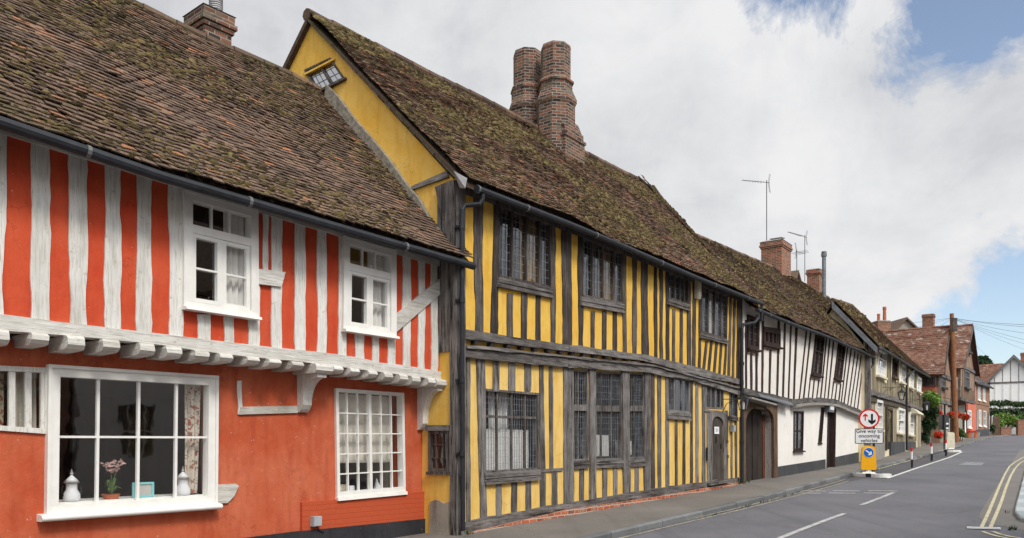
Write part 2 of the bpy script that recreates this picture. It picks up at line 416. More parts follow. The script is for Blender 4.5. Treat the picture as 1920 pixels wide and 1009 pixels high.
    def markm(name, col, under, lo=.58):
        t = NT(name); o = t.coord(); n = t.math('ADD', t.math('MULTIPLY', t.noise(o, 7, 5, .7), .6), t.math('MULTIPLY', t.noise(o, 90, 3, .7), .4))
        c = t.mix(t.ramp(n, [(lo-.12, 0.), (lo, .9)]), col, under); t.fin(c, .8, t.bump(t.noise(o, 150, 2), .4, .004))
    markm('mark_white', (.62,.62,.60), (.13,.13,.14), .62)
    markm('mark_white_worn', (.46,.46,.45), (.12,.12,.13), .60)
    markm('mark_patch', (.27,.28,.29), (.13,.13,.14), .56)
    markm('mark_yellow', (.54,.49,.32), (.20,.18,.14), .61)
    markm('mark_yellow_faint', (.40,.36,.26), (.14,.13,.12), .57)
    # glass
    def glass(name, tint, refl=1.0, wav=.35):
        t = NT(name); o = t.coord()
        nr = t.bump(t.noise(o, 2.6, 2, .5), wav, .02)
        tr = t.n('ShaderNodeBsdfTransparent', ins={'Color': (tint[0], tint[1], tint[2], 1)})
        gl = t.n('ShaderNodeBsdfGlossy', ins={'Roughness': .02, 'Color': (.95, .97, 1, 1), 'Normal': nr})
        fr = t.n('ShaderNodeFresnel', ins={'IOR': 1.7, 'Normal': nr})
        front = t.math('SUBTRACT', 1.0, t.n('ShaderNodeNewGeometry').outputs['Backfacing'])
        ms = t.n('ShaderNodeMixShader', ins={0: t.math('MULTIPLY', t.math('MULTIPLY', fr.outputs[0], refl, True), front), 1: tr.outputs[0], 2: gl.outputs[0]})
        t.link(ms.outputs[0], t.out.inputs[0])
    glass('glass', (.96,.97,.97), 2.0, .10)
    glass('glass_bright', (.80,.84,.86), 6.0, .1)
    glass('glass_old', (.88,.88,.84), 1.8, 1.0)
make_materials()
# ------------------------------------------------------------------ building helpers
def L(fr, pts, y=0.0): return [fr.hit(a, b, y) for a, b in pts]
def wob(x, s=1.0, k=0): return noise.noise(Vector((x*s, k*3.7+.3, 1.3)))
def in_poly(p, poly):
    c = False; n = len(poly)
    for i in range(n):
        a, b = poly[i], poly[(i+1) % n]
        if (a[1] > p[1]) != (b[1] > p[1]) and p[0] < (b[0]-a[0])*(p[1]-a[1])/(b[1]-a[1])+a[0]: c = not c
    return c
def wall(parent, outer, holes, y0, thick, mat, name='wall', extra=None):
    vs = []; es = []
    for loop in [outer]+holes:
        n0 = len(vs); vs += [Vector(p) for p in loop]
        es += [(n0+i, n0+(i+1) % len(loop)) for i in range(len(loop))]
    V2, E2, F2, _, _, _ = delaunay_2d_cdt(vs, es, [], 0, 1e-5)
    mb = MB(); n = len(V2); keep = []
    for f in F2:
        c = sum((V2[i] for i in f), Vector((0, 0)))/len(f)
        if in_poly(c, outer) and not any(in_poly(c, h) for h in holes): keep.append(f)
    allv = [(p.x, y0, p.y) for p in V2]+[(p.x, y0+thick, p.y) for p in V2]
    fs = []; cnt = {}
    for f in keep:
        a = sum((V2[f[i]].x*V2[f[(i+1) % len(f)]].y-V2[f[(i+1) % len(f)]].x*V2[f[i]].y) for i in range(len(f)))
        if a < 0: f = f[::-1]
        fs.append(tuple(f)); fs.append(tuple(i+n for i in reversed(f)))
        for i in range(len(f)):
            e = (f[i], f[(i+1) % len(f)]); cnt[e] = 1
    for (a, b) in list(cnt):
        if (b, a) not in cnt: fs.append((b, a, a+n, b+n))
    mb.add(allv, fs)
    if extra: extra(mb)
    return mb.build(name, mat, parent)
def stud_l(parent, mat, bl, br, tr, tl, y, proud=.02, thick=.12, jit=.010, name='stud', n=9, label=None):
    """a timber from its four corners (x,z) on plane y"""
    k = R()*50; Lf = []; Rt = []; yy = []
    h = abs(tl[1]-bl[1])
    for i in range(n+1):
        v = i/n; l = [bl[j]+(tl[j]-bl[j])*v for j in (0, 1)]; r = [br[j]+(tr[j]-br[j])*v for j in (0, 1)]
        e = 0 if i in (0, n) else 1
        l[0] += jit*(1.6*wob(v*h, 1.1, k)+wob(v*h, 4., k+9)+.5*(R()-.5))*e; r[0] += jit*(1.6*wob(v*h, 1.1, k+20)+wob(v*h, 4., k+31)+.5*(R()-.5))*e
        Lf.append(l); Rt.append(r); yy.append(y-proud-.006*wob(v*h, 2., k+44))
    mb = MB(); mb.strip(Lf, Rt, yy, y+thick)
    o = mb.build(name, mat, parent)
    if label: o['label'] = label
    return o
def stud(fr, parent, mat, tx0, tx1, ty, bx0, bx1, by, y=0.0, **kw):
    """pixel spans: top x0,x1 with ty=func or number; bottom likewise"""
    f = lambda q, x: q(x) if callable(q) else q
    tl = fr.hit(tx0, f(ty, tx0), y); tr = fr.hit(tx1, f(ty, tx1), y); bl = fr.hit(bx0, f(by, bx0), y); br = fr.hit(bx1, f(by, bx1), y)
    return stud_l(parent, mat, bl, br, tr, tl, y, **kw)
def beam_l(parent, mat, top, bot, y, proud=.03, thick=.15, jit=.008, name='beam', x0=None, x1=None, step=.35):
    """top/bot polylines (x,z)"""
    x0 = top[0][0] if x0 is None else x0; x1 = top[-1][0] if x1 is None else x1
    n = max(2, int((x1-x0)/step)); k = R()*60; A = []; B = []; yy = []
    for i in range(n+1):
        x = x0+(x1-x0)*i/n
        A.append((x, interp(top, x)+jit*wob(x, 2.3, k)*2)); B.append((x, interp(bot, x)+jit*wob(x, 2.3, k+7)*2)); yy.append(y-proud-.008*wob(x, 1.5, k+17))
    mb = MB(); mb.strip(A, B, yy, y+thick)
    return mb.build(name, mat, parent)
def beam(fr, parent, mat, top, bot, y=0.0, **kw):
    return beam_l(parent, mat, L(fr, top, y-kw.get('proud', .03)), L(fr, bot, y-kw.get('proud', .03)), y, **kw)
def bil(q, u, v):   # q = TL,TR,BR,BL
    tl, tr, br, bl = q
    return tuple((1-v)*((1-u)*bl[i]+u*br[i])+v*((1-u)*tl[i]+u*tr[i]) for i in (0, 1))
def rect(mb, q, u0, u1, v0, v1, y0, y1):
    mb.quadbox([bil(q, u0, v0), bil(q, u1, v0), bil(q, u1, v1), bil(q, u0, v1)], y0, y1)
def window_l(parent, q, y, mat='white_paint', fw=.06, cols=(), rows=(), bw=.02, proud=.03, gmat='glass', lead=None, sill=None, sillmat=None, colw=None, gy=.02, name='window', leadmat='lead', label=None, ft=None, fb=None, rowlim=None):
    W = math.dist(q[3], q[2]); H = math.dist(q[0], q[3])
    W = (W+math.dist(q[0], q[1]))/2
    fu, fv = fw/W, fw/H; ftv = (ft or fw)/H; fbv = (fb or fw)/H
    mb = MB()
    rect(mb, q, 0, 1, 0, fbv, y-proud, y+.09); rect(mb, q, 0, 1, 1-ftv, 1, y-proud, y+.09)
    rect(mb, q, 0, fu, fbv, 1-ftv, y-proud-.002, y+.092); rect(mb, q, 1-fu, 1, fbv, 1-ftv, y-proud-.002, y+.092)
    cs = []
    for i, c in enumerate(cols):
        w = (colw[i] if colw else bw)/W/2; cs.append((c-w, c+w))
        rect(mb, q, c-w, c+w, fbv, 1-ftv, (y-proud+.012) if w*2*W > .045 else y+gy-.025, y+gy+.02)
    us = [fu]+[x for a in cs for x in a]+[1-fu]; rs = []
    for rr in rows:
        r, w2 = (rr if isinstance(rr, tuple) else (rr, bw)); w2 = w2/H/2; rs.append((r-w2, r+w2))
        for i in range(0, len(us), 2): rect(mb, q, us[i], us[i+1], r-w2, r+w2, (y-proud+.016) if w2*2*H > .045 else y+gy-.022, y+gy+.018)
    win = mb.build(name, mat, parent)
    if label: win['label'] = label
    g = MB(); a, b, c, d = bil(q, fu*.6, fbv*.6), bil(q, 1-fu*.6, fbv*.6), bil(q, 1-fu*.6, 1-ftv*.6), bil(q, fu*.6, 1-ftv*.6)
    g.add([(a[0], y+gy, a[1]), (b[0], y+gy, b[1]), (c[0], y+gy, c[1]), (d[0], y+gy, d[1])], [(0,1,2,3)])
    g.build('glass', gmat, win)
    if lead:
        sx, sz, lw = lead; m = MB()
        vs = [fbv]+[x for a in rs for x in a]+[1-ftv]
        for i in range(0, len(us), 2):
            u0, u1 = us[i], us[i+1]; n = max(1, round((u1-u0)*W/sx))
            for j in range(0, len(vs), 2):
                v0, v1 = vs[j], vs[j+1]; nz = max(1, round((v1-v0)*H/sz))
                for k in range(1, n):
                    uc = u0+(u1-u0)*k/n; rect(m, q, uc-lw/W/2, uc+lw/W/2, v0, v1, y+gy-.012, y+gy-.004)
                for k in range(1, nz):
                    vc = v0+(v1-v0)*k/nz; rect(m, q, u0, u1, vc-lw/H/2, vc+lw/H/2, y+gy-.011, y+gy-.005)
        if m.v: m.build('leading', leadmat, win)
    if sill:
        over, th, pr = sill; m = MB(); bl, br = q[3], q[2]
        e = over/W; p0 = bil(q, -e, 0); p1 = bil(q, 1+e, 0)
        n = 4; 
        m.hexa([(p0[0], y-pr, p0[1]-th), (p1[0], y-pr, p1[1]-th), (p1[0], y+.02, p1[1]-th), (p0[0], y+.02, p0[1]-th),
                (p0[0], y-pr+.008, p0[1]-.002), (p1[0], y-pr+.008, p1[1]-.002), (p1[0], y+.02, p1[1]-.001), (p0[0], y+.02, p0[1]-.001)])
        m.build('sill', sillmat or mat, win)
    return win
def window(fr, parent, quad, y, **kw):
    q = L(fr, quad, y); return window_l(parent, q, y, **kw), q
def soffit_grid(mb, E, Rr, th=.06, nu=24, nv=6, t0=0, t1=1):
    vs = []; fs = []
    for j in range(nv+1):
        for i in range(nu+1):
            t = t0+(t1-t0)*i/nu; v = j/nv; vs.append(E(t).lerp(Rr(t), v))
    m = len(vs)
    for i in range(m): vs.append(vs[i]-Vector((0, 0, th)))
    for j in range(nv):
        for i in range(nu):
            a = j*(nu+1)+i; fs.append((a, a+1, a+nu+2, a+nu+1)); fs.append((a+m, a+nu+1+m, a+nu+2+m, a+1+m))
    for i in range(nu):
        fs.append((i, i+m, i+1+m, i+1)); b = nv*(nu+1)+i; fs.append((b, b+1, b+1+m, b+m))
    for j in range(nv):
        a = j*(nu+1); b = a+nu+1; fs.append((a, b, b+m, a+m)); a += nu; b += nu; fs.append((a, a+m, b+m, b))
    mb.add(vs, fs, .2)
def roof(parent, E, Rr, mat, tw=.160, gauge=.088, seed=1, wave=.035, name='roof', mossn=0, mossz=(.02, .06), mossmat='moss', bright=0.0, skip=None, jit=1.0, low=0.0):
    rs = random.Random(seed)
    def P(t, v):
        p = E(t).lerp(Rr(t), v)
        return p
    def nrm(t, v):
        e = 1e-3; a = (P(min(t+e, 1), v)-P(max(t-e, 0), v)).normalized(); b = (P(t, min(v+e, 1))-P(t, max(v-e, 0))).normalized()
        return a, b, a.cross(b).normalized()
    def disp(p): return wave*(noise.noise(Vector((p.x*.55, p.y*.4, p.z*.4+seed)))*1.6+.5*noise.noise(Vector((p.x*1.7, p.y*1.5, p.z*1.5+seed))))
    mb = MB(); soffit_grid(mb, E, Rr)
    sl = (Rr(.5)-E(.5)).length; nc = max(3, int(sl/gauge))
    for k in range(nc):
        v = k/nc; g = sl/nc
        ln = (P(1, v)-P(0, v)).length
        nt = max(2, int(ln/tw)); off = (.5 if k % 2 else 0)+rs.uniform(-.08, .08)
        rowj = rs.uniform(-.004, .004)
        for i in range(-1, nt+1):
            t0 = (i+off)/nt; t1 = t0+.965/nt
            if t1 <= 0 or t0 >= 1: continue
            t0 = max(t0, 0); t1 = min(t1, 1)
            if t1-t0 < .12/nt: continue
            tm = (t0+t1)/2
            if skip and skip(P(tm, v)): continue
            a, b, n = nrm(tm, v)
            dv = 1.25*g/sl
            p0 = P(t0, v); p1 = P(t1, v); q0 = P(t0, min(1, v+dv)); q1 = P(t1, min(1, v+dv))
            d = disp(p0.lerp(p1, .5)); h = .026+.004*jit*rs.gauss(0, 1)+d+.07; tilt = .005*jit*rs.gauss(0, 1); sl_ = .006*jit*rs.gauss(0, 1)+rowj
            if rs.random() < .02: h += .012; sl_ -= .02
            h2 = d+.074
            vs = [p0+n*(h+tilt)+b*(sl_-.004*rs.random()), p1+n*(h-tilt)+b*(sl_+.004*rs.random()), q1+n*h2, q0+n*h2,
                  p0+n*(h+tilt-.016)+b*sl_, p1+n*(h-tilt-.016)+b*sl_]
            r = rs.random()
            # neighbouring tiles drift together, a few stand out
            r = .35*r+.65*(.5+.5*noise.noise(Vector((p0.x*2.1, k*.33, seed*3.1))))+bright+low*max(0, 1-v/.3)
            if rs.random() < .07: r = rs.uniform(.62, 1.02)
            mb.add(vs, [(0,1,2,3), (4,5,1,0), (0,3,4), (1,5,2)], max(0, min(1.1, r)))
    o = mb.build(name, mat, parent)
    if mossn:
        mm = MB(); cnt = 0; tries = 0
        while cnt < mossn and tries < mossn*14:
            tries += 1
            t = rs.random(); v = rs.random()**.9
            p = P(t, v)
            if skip and skip(p): continue
            dn = 1.5*noise.noise(Vector((p.x*.5, p.y*.8, p.z*.8+seed)))-low*3*max(0, 1-v/.3)+.7*noise.noise(Vector((p.x*3., p.z*3.+seed, p.y*3)))
            if v < .06 : dn += .35
            if dn < rs.uniform(-.35, .75): continue
            a, b, n = nrm(t, v)
            rx = rs.uniform(*mossz)*(1+rs.random()**3*1.4); ry = rx*rs.uniform(.35, .7); hh = ry*rs.uniform(.35, .8)
            c = p+n*(disp(p)+.092); K = 7; vs = []
            for (fr_, fh) in ((1, -.25), (.7, .65)):
                for q in range(K):
                    an = 2*math.pi*(q+.3*fh)/K; j = rs.uniform(.7, 1.3)
                    vs.append(c+a*math.cos(an)*rx*fr_*j+b*math.sin(an)*ry*fr_*j+n*hh*fh*rs.uniform(.7, 1.3))
            vs.append(c+n*hh)
            fs = [(q, (q+1) % K, K+(q+1) % K, K+q) for q in range(K)]+[(K+q, K+(q+1) % K, 2*K) for q in range(K)]
            mm.add(vs, fs, rs.random()); cnt += 1
        m = mm.build('moss', mossmat, o, smooth=True); m['kind'] = 'stuff'
    return o, P, nrm
def ridge_tiles(parent, path, mat, r=.11, ln=.42):
    mb = MB(); P = [Vector(p) for p in path]
    for i in range(len(P)-1):
        a, b = P[i], P[i+1]; d = (b-a).length; n = max(1, int(d/ln))
        for k in range(n):
            p = a.lerp(b, k/n); q = a.lerp(b, (k+.97)/n); j = U(-.008, .008)
            mb.tube([p+Vector((0, 0, j)), q+Vector((0, 0, j+U(-.006, .006)))], [r*1.04, r*.97], 8, U(.1, .8))
    return mb.build('ridge_tiles', mat, parent)
def gutter(parent, path, mat='gutter', r=.06, clips=1.9):
    mb = MB(); P = [Vector(p) for p in path]
    mb.tube(P, r, 10)
    o = mb.build('gutter', mat, parent, smooth=False)
    for i in range(len(P)-1):
        d = (P[i+1]-P[i]).length; n = max(1, int(d/clips)); dr = (P[i+1]-P[i]).normalized()
        for k in range(n):
            c = P[i].lerp(P[i+1], (k+.5)/n); m = MB(); m.tube([c-dr*.02, c+dr*.02], r*1.12, 10); m.build('gutter_clip', 'gutter_clip', o)
    return o
def polyP(pts):     # piecewise linear 3-D curve over x -> function of t in 0..1
    pts = [Vector(p) for p in pts]
    def f(t):
        x = pts[0].x+(pts[-1].x-pts[0].x)*t
        for i in range(len(pts)-1):
            if x <= pts[i+1].x or i == len(pts)-2:
                a, b = pts[i], pts[i+1]; k = (x-a.x)/(b.x-a.x); return a+(b-a)*k
    return f
def smooth_pts(pts, it=1):
    pts = [Vector(p) for p in pts]
    for _ in range(it):
        q = [pts[0]]
        for a, b in zip(pts, pts[1:]): q += [a.lerp(b, .25), a.lerp(b, .75)]
        q.append(pts[-1]); pts = q
    return pts
def brick_chimney(name, fr, parent, x0, x1, y0, y1, z0, z1, mat='brick_chimney', cap=2, capmat=None, pots=()):
    mb = MB(); mb.box(x0, x1, y0, y1, z0, z1-.075*cap*2)
    z = z1-.075*cap*2
    for k in range(cap):
        e = .035*(k+1); mb.box(x0-e, x1+e, y0-e, y1+e, z+.001, z+.075); z += .075
    e = .03*cap
    mb.box(x0-e+.02, x1+e-.02, y0-e+.02, y1+e-.02, z+.001, z1)
    o = mb.build(name, mat, parent)
    m = MB(); cz = z1; m.hexa([(x0-e, y0-e, cz), (x1+e, y0-e, cz), (x1+e, y1+e, cz), (x0-e, y1+e, cz), (x0+.08, y0+.08, cz+.07), (x1-.08, y0+.08, cz+.07), (x1-.08, y1-.08, cz+.07), (x0+.08, y1-.08, cz+.07)])
    m.build('flaunching', 'stone_grey', o)
    for (px, py, r, h) in pots:
        m = MB(); m.lathe(px, py, [(r*1.1, cz+.02), (r, cz+.12), (r*.88, cz+h*.8), (r*1.05, cz+h*.82), (r*1.05, cz+h*.92), (r*.9, cz+h), (r*.7, cz+h), (r*.6, cz+h-.15)], 14)
        m.build('chimney_pot', 'terracotta', o, smooth=False)
    return o
def leaves(mb, c, rad, n, size, rs, squash=1.0, hollow=.55):
    for _ in range(n):
        d = Vector((rs.gauss(0, 1), rs.gauss(0, 1), rs.gauss(0, 1))).normalized()
        rr = hollow+(1-hollow)*rs.random()
        rr *= .82+.35*noise.noise(d*2.2+Vector(c)*.7)
        p = Vector(c)+Vector((d.x*rad[0], d.y*rad[1], d.z*rad[2]*squash))*rr
        a = Vector((rs.gauss(0, 1), rs.gauss(0, 1), rs.gauss(0, .6))).normalized(); b = a.cross(Vector((rs.gauss(0, 1), rs.gauss(0, 1), rs.gauss(0, 1)))).normalized()
        s = size*rs.uniform(.6, 1.3)
        mb.add([p-a*s, p-b*s*.5+a*s*.1, p+a*s, p+b*s*.5-a*s*.1], [(0,1,2,3)], rs.random())
def curtain(name, fr, x0, x1, y, z0, z1, mat, label, group=None, amp=.03, lam=.09, gather=0.0, cat='curtain'):
    mb = MB(); n = max(12, int((x1-x0)/.015)); m = 8; vs = []
    ph = R()*6
    for j in range(m+1):
        v = j/m
        for i in range(n+1):
            u = i/n; x = x0+(x1-x0)*u; x += gather*(1-v)*(x0-x)
            vs.append((x, y+amp*math.sin(2*math.pi*x/lam+ph+.6*math.sin(x*9))*(.6+.4*(1-v))+.01*wob(x*8+v*3, 1, 4), z0+(z1-z0)*v))
    fs = [(j*(n+1)+i, j*(n+1)+i+1, (j+1)*(n+1)+i+1, (j+1)*(n+1)+i) for j in range(m) for i in range(n)]
    mb.add(vs, fs)
    o = mb.build(name, mat, None, smooth=True, base=(x0, y, z0), fr=fr); tag(o, label, cat, group); return o
def interior(parent, fr, x0, x1, y0, y1, zb, zt, floors=()):
    mb = MB(); t = .12
    mb.box(x0, x1, y1-t, y1, zb, zt); mb.box(x0, x0+t, y0, y1-t-.01, zb, zt); mb.box(x1-t, x1, y0, y1-t-.01, zb, zt)
    for f in floors: mb.box(x0+t+.01, x1-t-.01, y0, y1-t-.02, f-.1, f)
    return mb.build('inner_walls', 'interior', parent)
# ================================================================== frames
YD = dir_from_vp(2060)
YF = Frame(-.0713*12.6, 12.6, YD)
GF = Frame(YF.o.x, YF.o.y, Vector((YD.y, -YD.x)))        # yellow gable plane, local x runs towards the street
_p = YF.world(-.0, .33)
RF = Frame(_p.x, _p.y, dir_from_vp(2200))
def turned(o): o.rotation_euler = (0, 0, -math.pi/2); return o
# ================================================================== RED HOUSE
XL = -14.0
red = empty('terraced_house', RF, (0, 0, 0), 'red plastered timber framed house with whitewashed studs and an overhanging upper floor', 'house', 'old timber framed houses of the terrace')
GY0 = .36                        # ground floor is set back under the jetty
yT = lambda x: 254+.304*(x-12)
yB = lambda x: interp([(7,589),(129,604),(315,627),(485,648.5),(634,665),(840,700)], x)
yBB = lambda x: interp([(0,619),(146,631),(317,649),(400,661),(634,687),(840,713)], x)
plate_top = L(RF, [(0,215),(445,352),(862,476)], -.02)
studs_r = [(-14,12,-12,6),(58.5,90.7,57,91),(128,161,130,162),(196,225.5,196,225.5),(256,284,255,282.5),(315,343,316,342),
    (553,570.5,552.6,571),(594,611,593,610),(634,645,633,648),(754,768,754,768),(782.6,795,782.6,795),(807,819,807,819)]
for a, b, c, d in studs_r: stud(RF, red, 'white_wood', a, b, lambda x: yT(x)-4, c, d, lambda x: yB(x)+3, jit=.015, n=14)
stud(RF, red, 'white_wood', 832, 847, lambda x: yT(x)-6, 832, 847, lambda x: yB(x)+4, proud=.035)
for a, b in ((369,393),(420,437),(465,484)): stud(RF, red, 'white_wood', a, b, 590, a, b, lambda x: yB(x)+3)
for a, b in ((665.6,681.5),(696.6,709),(726,740)): stud(RF, red, 'white_wood', a, b, 625, a, b, lambda x: yB(x)+3)
stud(RF, red, 'white_wood', 492, 501, lambda x: yT(x)-4, 492, 501, 507); stud(RF, red, 'white_wood', 508, 528, lambda x: yT(x)-4, 508, 527, lambda x: yB(x)+3)
stud(RF, red, 'white_wood', 479, 485, 532, 479, 485, lambda x: yB(x)+3)
o = stud(RF, red, 'white_wood_beam', 479, 532, lambda x: 505+(x-479)*.12, 479, 524, lambda x: 533+(x-479)*.12, proud=.05, name='timber_block')
# brace
q = L(RF, [(737,592),(832,514.5),(832,544),(737,625.6)])
mb = MB(); A = []; B = []
for i in range(9):
    v = i/8; A.append((q[0][0]+(q[1][0]-q[0][0])*v, q[0][1]+(q[1][1]-q[0][1])*v+.01*wob(v*5, 1, 3))); B.append((q[3][0]+(q[2][0]-q[3][0])*v, q[3][1]+(q[2][1]-q[3][1])*v))
mb.strip(A, B, -.045, .1); mb.build('brace', 'white_wood_beam', red)
sT = L(RF, [(12,yT(12)),(832,yT(832))]); sB = L(RF, [(7,589),(129,604),(315,627),(485,648.5),(634,665),(840,700)])
x = RF.hit(-14, 300)[0]-.55
while x > XL+.2:
    stud_l(red, 'white_wood', (x, interp(sB, x)-.02), (x+.25, interp(sB, x)-.02), (x+.25, interp(sT, x)+.02), (x, interp(sT, x)+.02), 0); x -= U(.5, .58)
bt = [(XL, interp(sB, XL))]+sB; sBB = L(RF, [(0,619),(146,631),(317,649),(400,661),(634,687),(845,714)], -.05)
beam_l(red, 'white_wood_beam', L(RF, [(0,589),(129,604),(315,627),(485,648.5),(634,665),(845,700.5)], -.05), sBB, 0, proud=.05, thick=.15, name='jetty_beam', x0=sBB[0][0]-.2, x1=sBB[-1][0])
beam_l(red, 'white_wood_beam', bt, sBB, 0, proud=.045, thick=.15, name='jetty_beam', x0=XL, x1=sBB[0][0]-.205)
beam_l(red, 'white_wood_beam', plate_top, L(RF, [(12,254),(832,503)], -.02), 0, proud=.035, thick=.15, name='wall_plate', x0=XL, x1=RF.hit(848, 500)[0])
# joists
jr = [(18,10,647),(92,56,648),(160,127,657),(225,194,661),(291,262,667),(341,314,672),(393,367,677),(437.5,414,680),(487,464,683),(528,506,685),(570,549,688),(644,623,696),(675,656,703),(708,689,709),(737,719,714),(765,748,718),(789,773,722),(817,801,724)]
for xr, xl, yb in jr:
    yf = -.13
    b = RF.hit(xr, yb, yf); a = RF.hit(xl, yb, yf); zt = interp(sBB, b[0])-.004; w = U(.16, .185); zb = min(b[1], zt-.10)
    mb = MB(); x0 = b[0]-w; x1 = b[0]
    prof = [(yf+.03, zt), (yf, zt-.03), (yf-.005, zb+.05), (yf+.03, zb+.012), (yf+.09, zb), (GY0+.05, zb+U(-.01, .01)), (GY0+.05, zt)]
    n = len(prof); vs = [(x0+U(-.006, .006), p[0], p[1]) for p in prof]+[(x1+U(-.006, .006), p[0], p[1]) for p in prof]
    mb.add(vs, [tuple(range(n)), tuple(range(2*n-1, n-1, -1))]+[((i+1) % n, i, i+n, (i+1) % n+n) for i in range(n)])
    mb.build('joist_end', 'white_wood_beam', red, fix=True)
def curved_bracket(xr, ybot_px, xwall_px, w, mat):
    b = RF.hit(xr, 690, -.05); zt = interp(sBB, b[0])-.13; wb = RF.hit(xwall_px, ybot_px, GY0)
    x1 = wb[0]+w; x0 = wb[0]; zb = wb[1]
    pr = [(GY0+.02, zt), (-.10, zt), (-.10, zt-.05)]
    for k in range(9):
        a = k/8*math.pi/2; pr.append((-.07+(GY0-.06)*math.sin(a)+.0, zt-.05-(zt-.05-zb-.10)*(1-math.cos(a))))
    pr += [(GY0-.09, zb+.04), (GY0-.05, zb), (GY0+.02, zb)]
    n = len(pr); vs = [(x0, p[0], p[1]) for p in pr]+[(x1, p[0], p[1]) for p in pr]
    mb = MB(); mb.add(vs, [tuple(range(n)), tuple(range(2*n-1, n-1, -1))]+[((i+1) % n, i, i+n, (i+1) % n+n) for i in range(n)])
    # the stout joist it carries
    mb2 = MB(); yy = -.17; zz = interp(sBB, b[0])-.003
    pr2 = [(yy+.03, zz), (yy, zz-.04), (yy, zz-.09), (yy+.04, zt+.002), (GY0+.03, zt+.002), (GY0+.03, zz)]
    n2 = len(pr2); vs = [(x0-.07, p[0], p[1]) for p in pr2]+[(x1+.06, p[0], p[1]) for p in pr2]
    mb2.add(vs, [tuple(range(n2)), tuple(range(2*n2-1, n2-1, -1))]+[((i+1) % n2, i, i+n2, (i+1) % n2+n2) for i in range(n2)])
    o = mb.build('bracket', mat, red, fix=True); mb2.build('joist_end', 'white_wood_beam', red, fix=True)
    return o
curved_bracket(606, 773, 557, .15, 'white_wood')
curved_bracket(842, 806, 782, .12, 'white_wood')
# walls
w1q = [(344,358.5),(480,395.6),(481,596),(343,576)]; w2q = [(643,443),(739,471),(739,632),(642,618)]
h1 = L(RF, [(352,366),(474,400),(474,590),(352,573)]); h2 = L(RF, [(648,450),(735,476),(735,627),(648,614)])
wt = L(RF, [(12,249),(848,503)]); 
wall(red, [(XL, interp(sB, XL)-.05), (sB[0][0], sB[0][1]-.05)]+[(p[0], p[1]-.05) for p in sB[1:]]+[(wt[1][0], wt[1][1]+.1), (XL, interp(wt, XL)+.1)], [h1, h2], 0, .2, 'red_upper')
wall_top_g = lambda x: interp(sBB, x)-.02
bq = [(94,690),(401,710),(399,944.6),(90,965)]; gq = [(627,728),(755,737),(758,921),(630,932.6)]; lq = [(-60,683),(92,690),(92,814),(-60,803)]
hb = L(RF, [(99,697),(397,716),(396,938),(99,956)], GY0); hg = L(RF, [(631,732),(752,741),(754,916),(633,926)], GY0); hl = L(RF, [(-56,690),(86,695),(86,808),(-56,799)], GY0)
xe = RF.hit(808, 900, GY0)[0]
gz = lambda x: RF.gz(x, GY0)-.15
wall(red, [(XL, gz(XL)), (-7, gz(-7)), (xe, gz(xe)), (xe, wall_top_g(xe)), (sBB[2][0], wall_top_g(sBB[2][0])), (XL, interp(sBB, XL))], [hb, hg, hl], GY0, .25, 'red_lower', 'ground_floor_wall')
# raised painted brick dado and black plinth
pt = L(RF, [(566,942),(628,937),(760,925),(806,921)], GY0-.04)
x0 = pt[0][0]
mb = MB(); mb.strip([(p[0], p[1]) for p in pt], [(p[0], gz(p[0])) for p in pt], GY0-.045, GY0+.02); mb.build('brick_dado', 'brick_painted_red', red)
pb = L(RF, [(440,1012),(566,996),(806,972)], GY0-.07)
mb = MB(); P2 = [(XL, interp(pb, XL)+.3), (pb[0][0], pb[0][1])]+pb[1:]
mb.strip(P2, [(p[0], gz(p[0])) for p in P2], GY0-.065, GY0+.01); mb.build('black_plinth', 'black_plinth', red)
# timber left in the plaster
stud(RF, red, 'white_wood', 444, 452, 714, 445, 453, 777, y=GY0, proud=.02, name='exposed_timber')
stud(RF, red, 'white_wood_beam', 451, 556, lambda x: 763-(x-451)*.02, 447, 556, lambda x: 777.5-(x-447)*.03, y=GY0, proud=.03, name='exposed_timber')
qq = L(RF, [(402,944),(425,943),(437,930),(446,911),(440,907),(402,909)], GY0)
mb = MB(); mb.prism(qq, GY0-.03, GY0+.02); mb.build('exposed_timber', 'white_wood_beam', red)
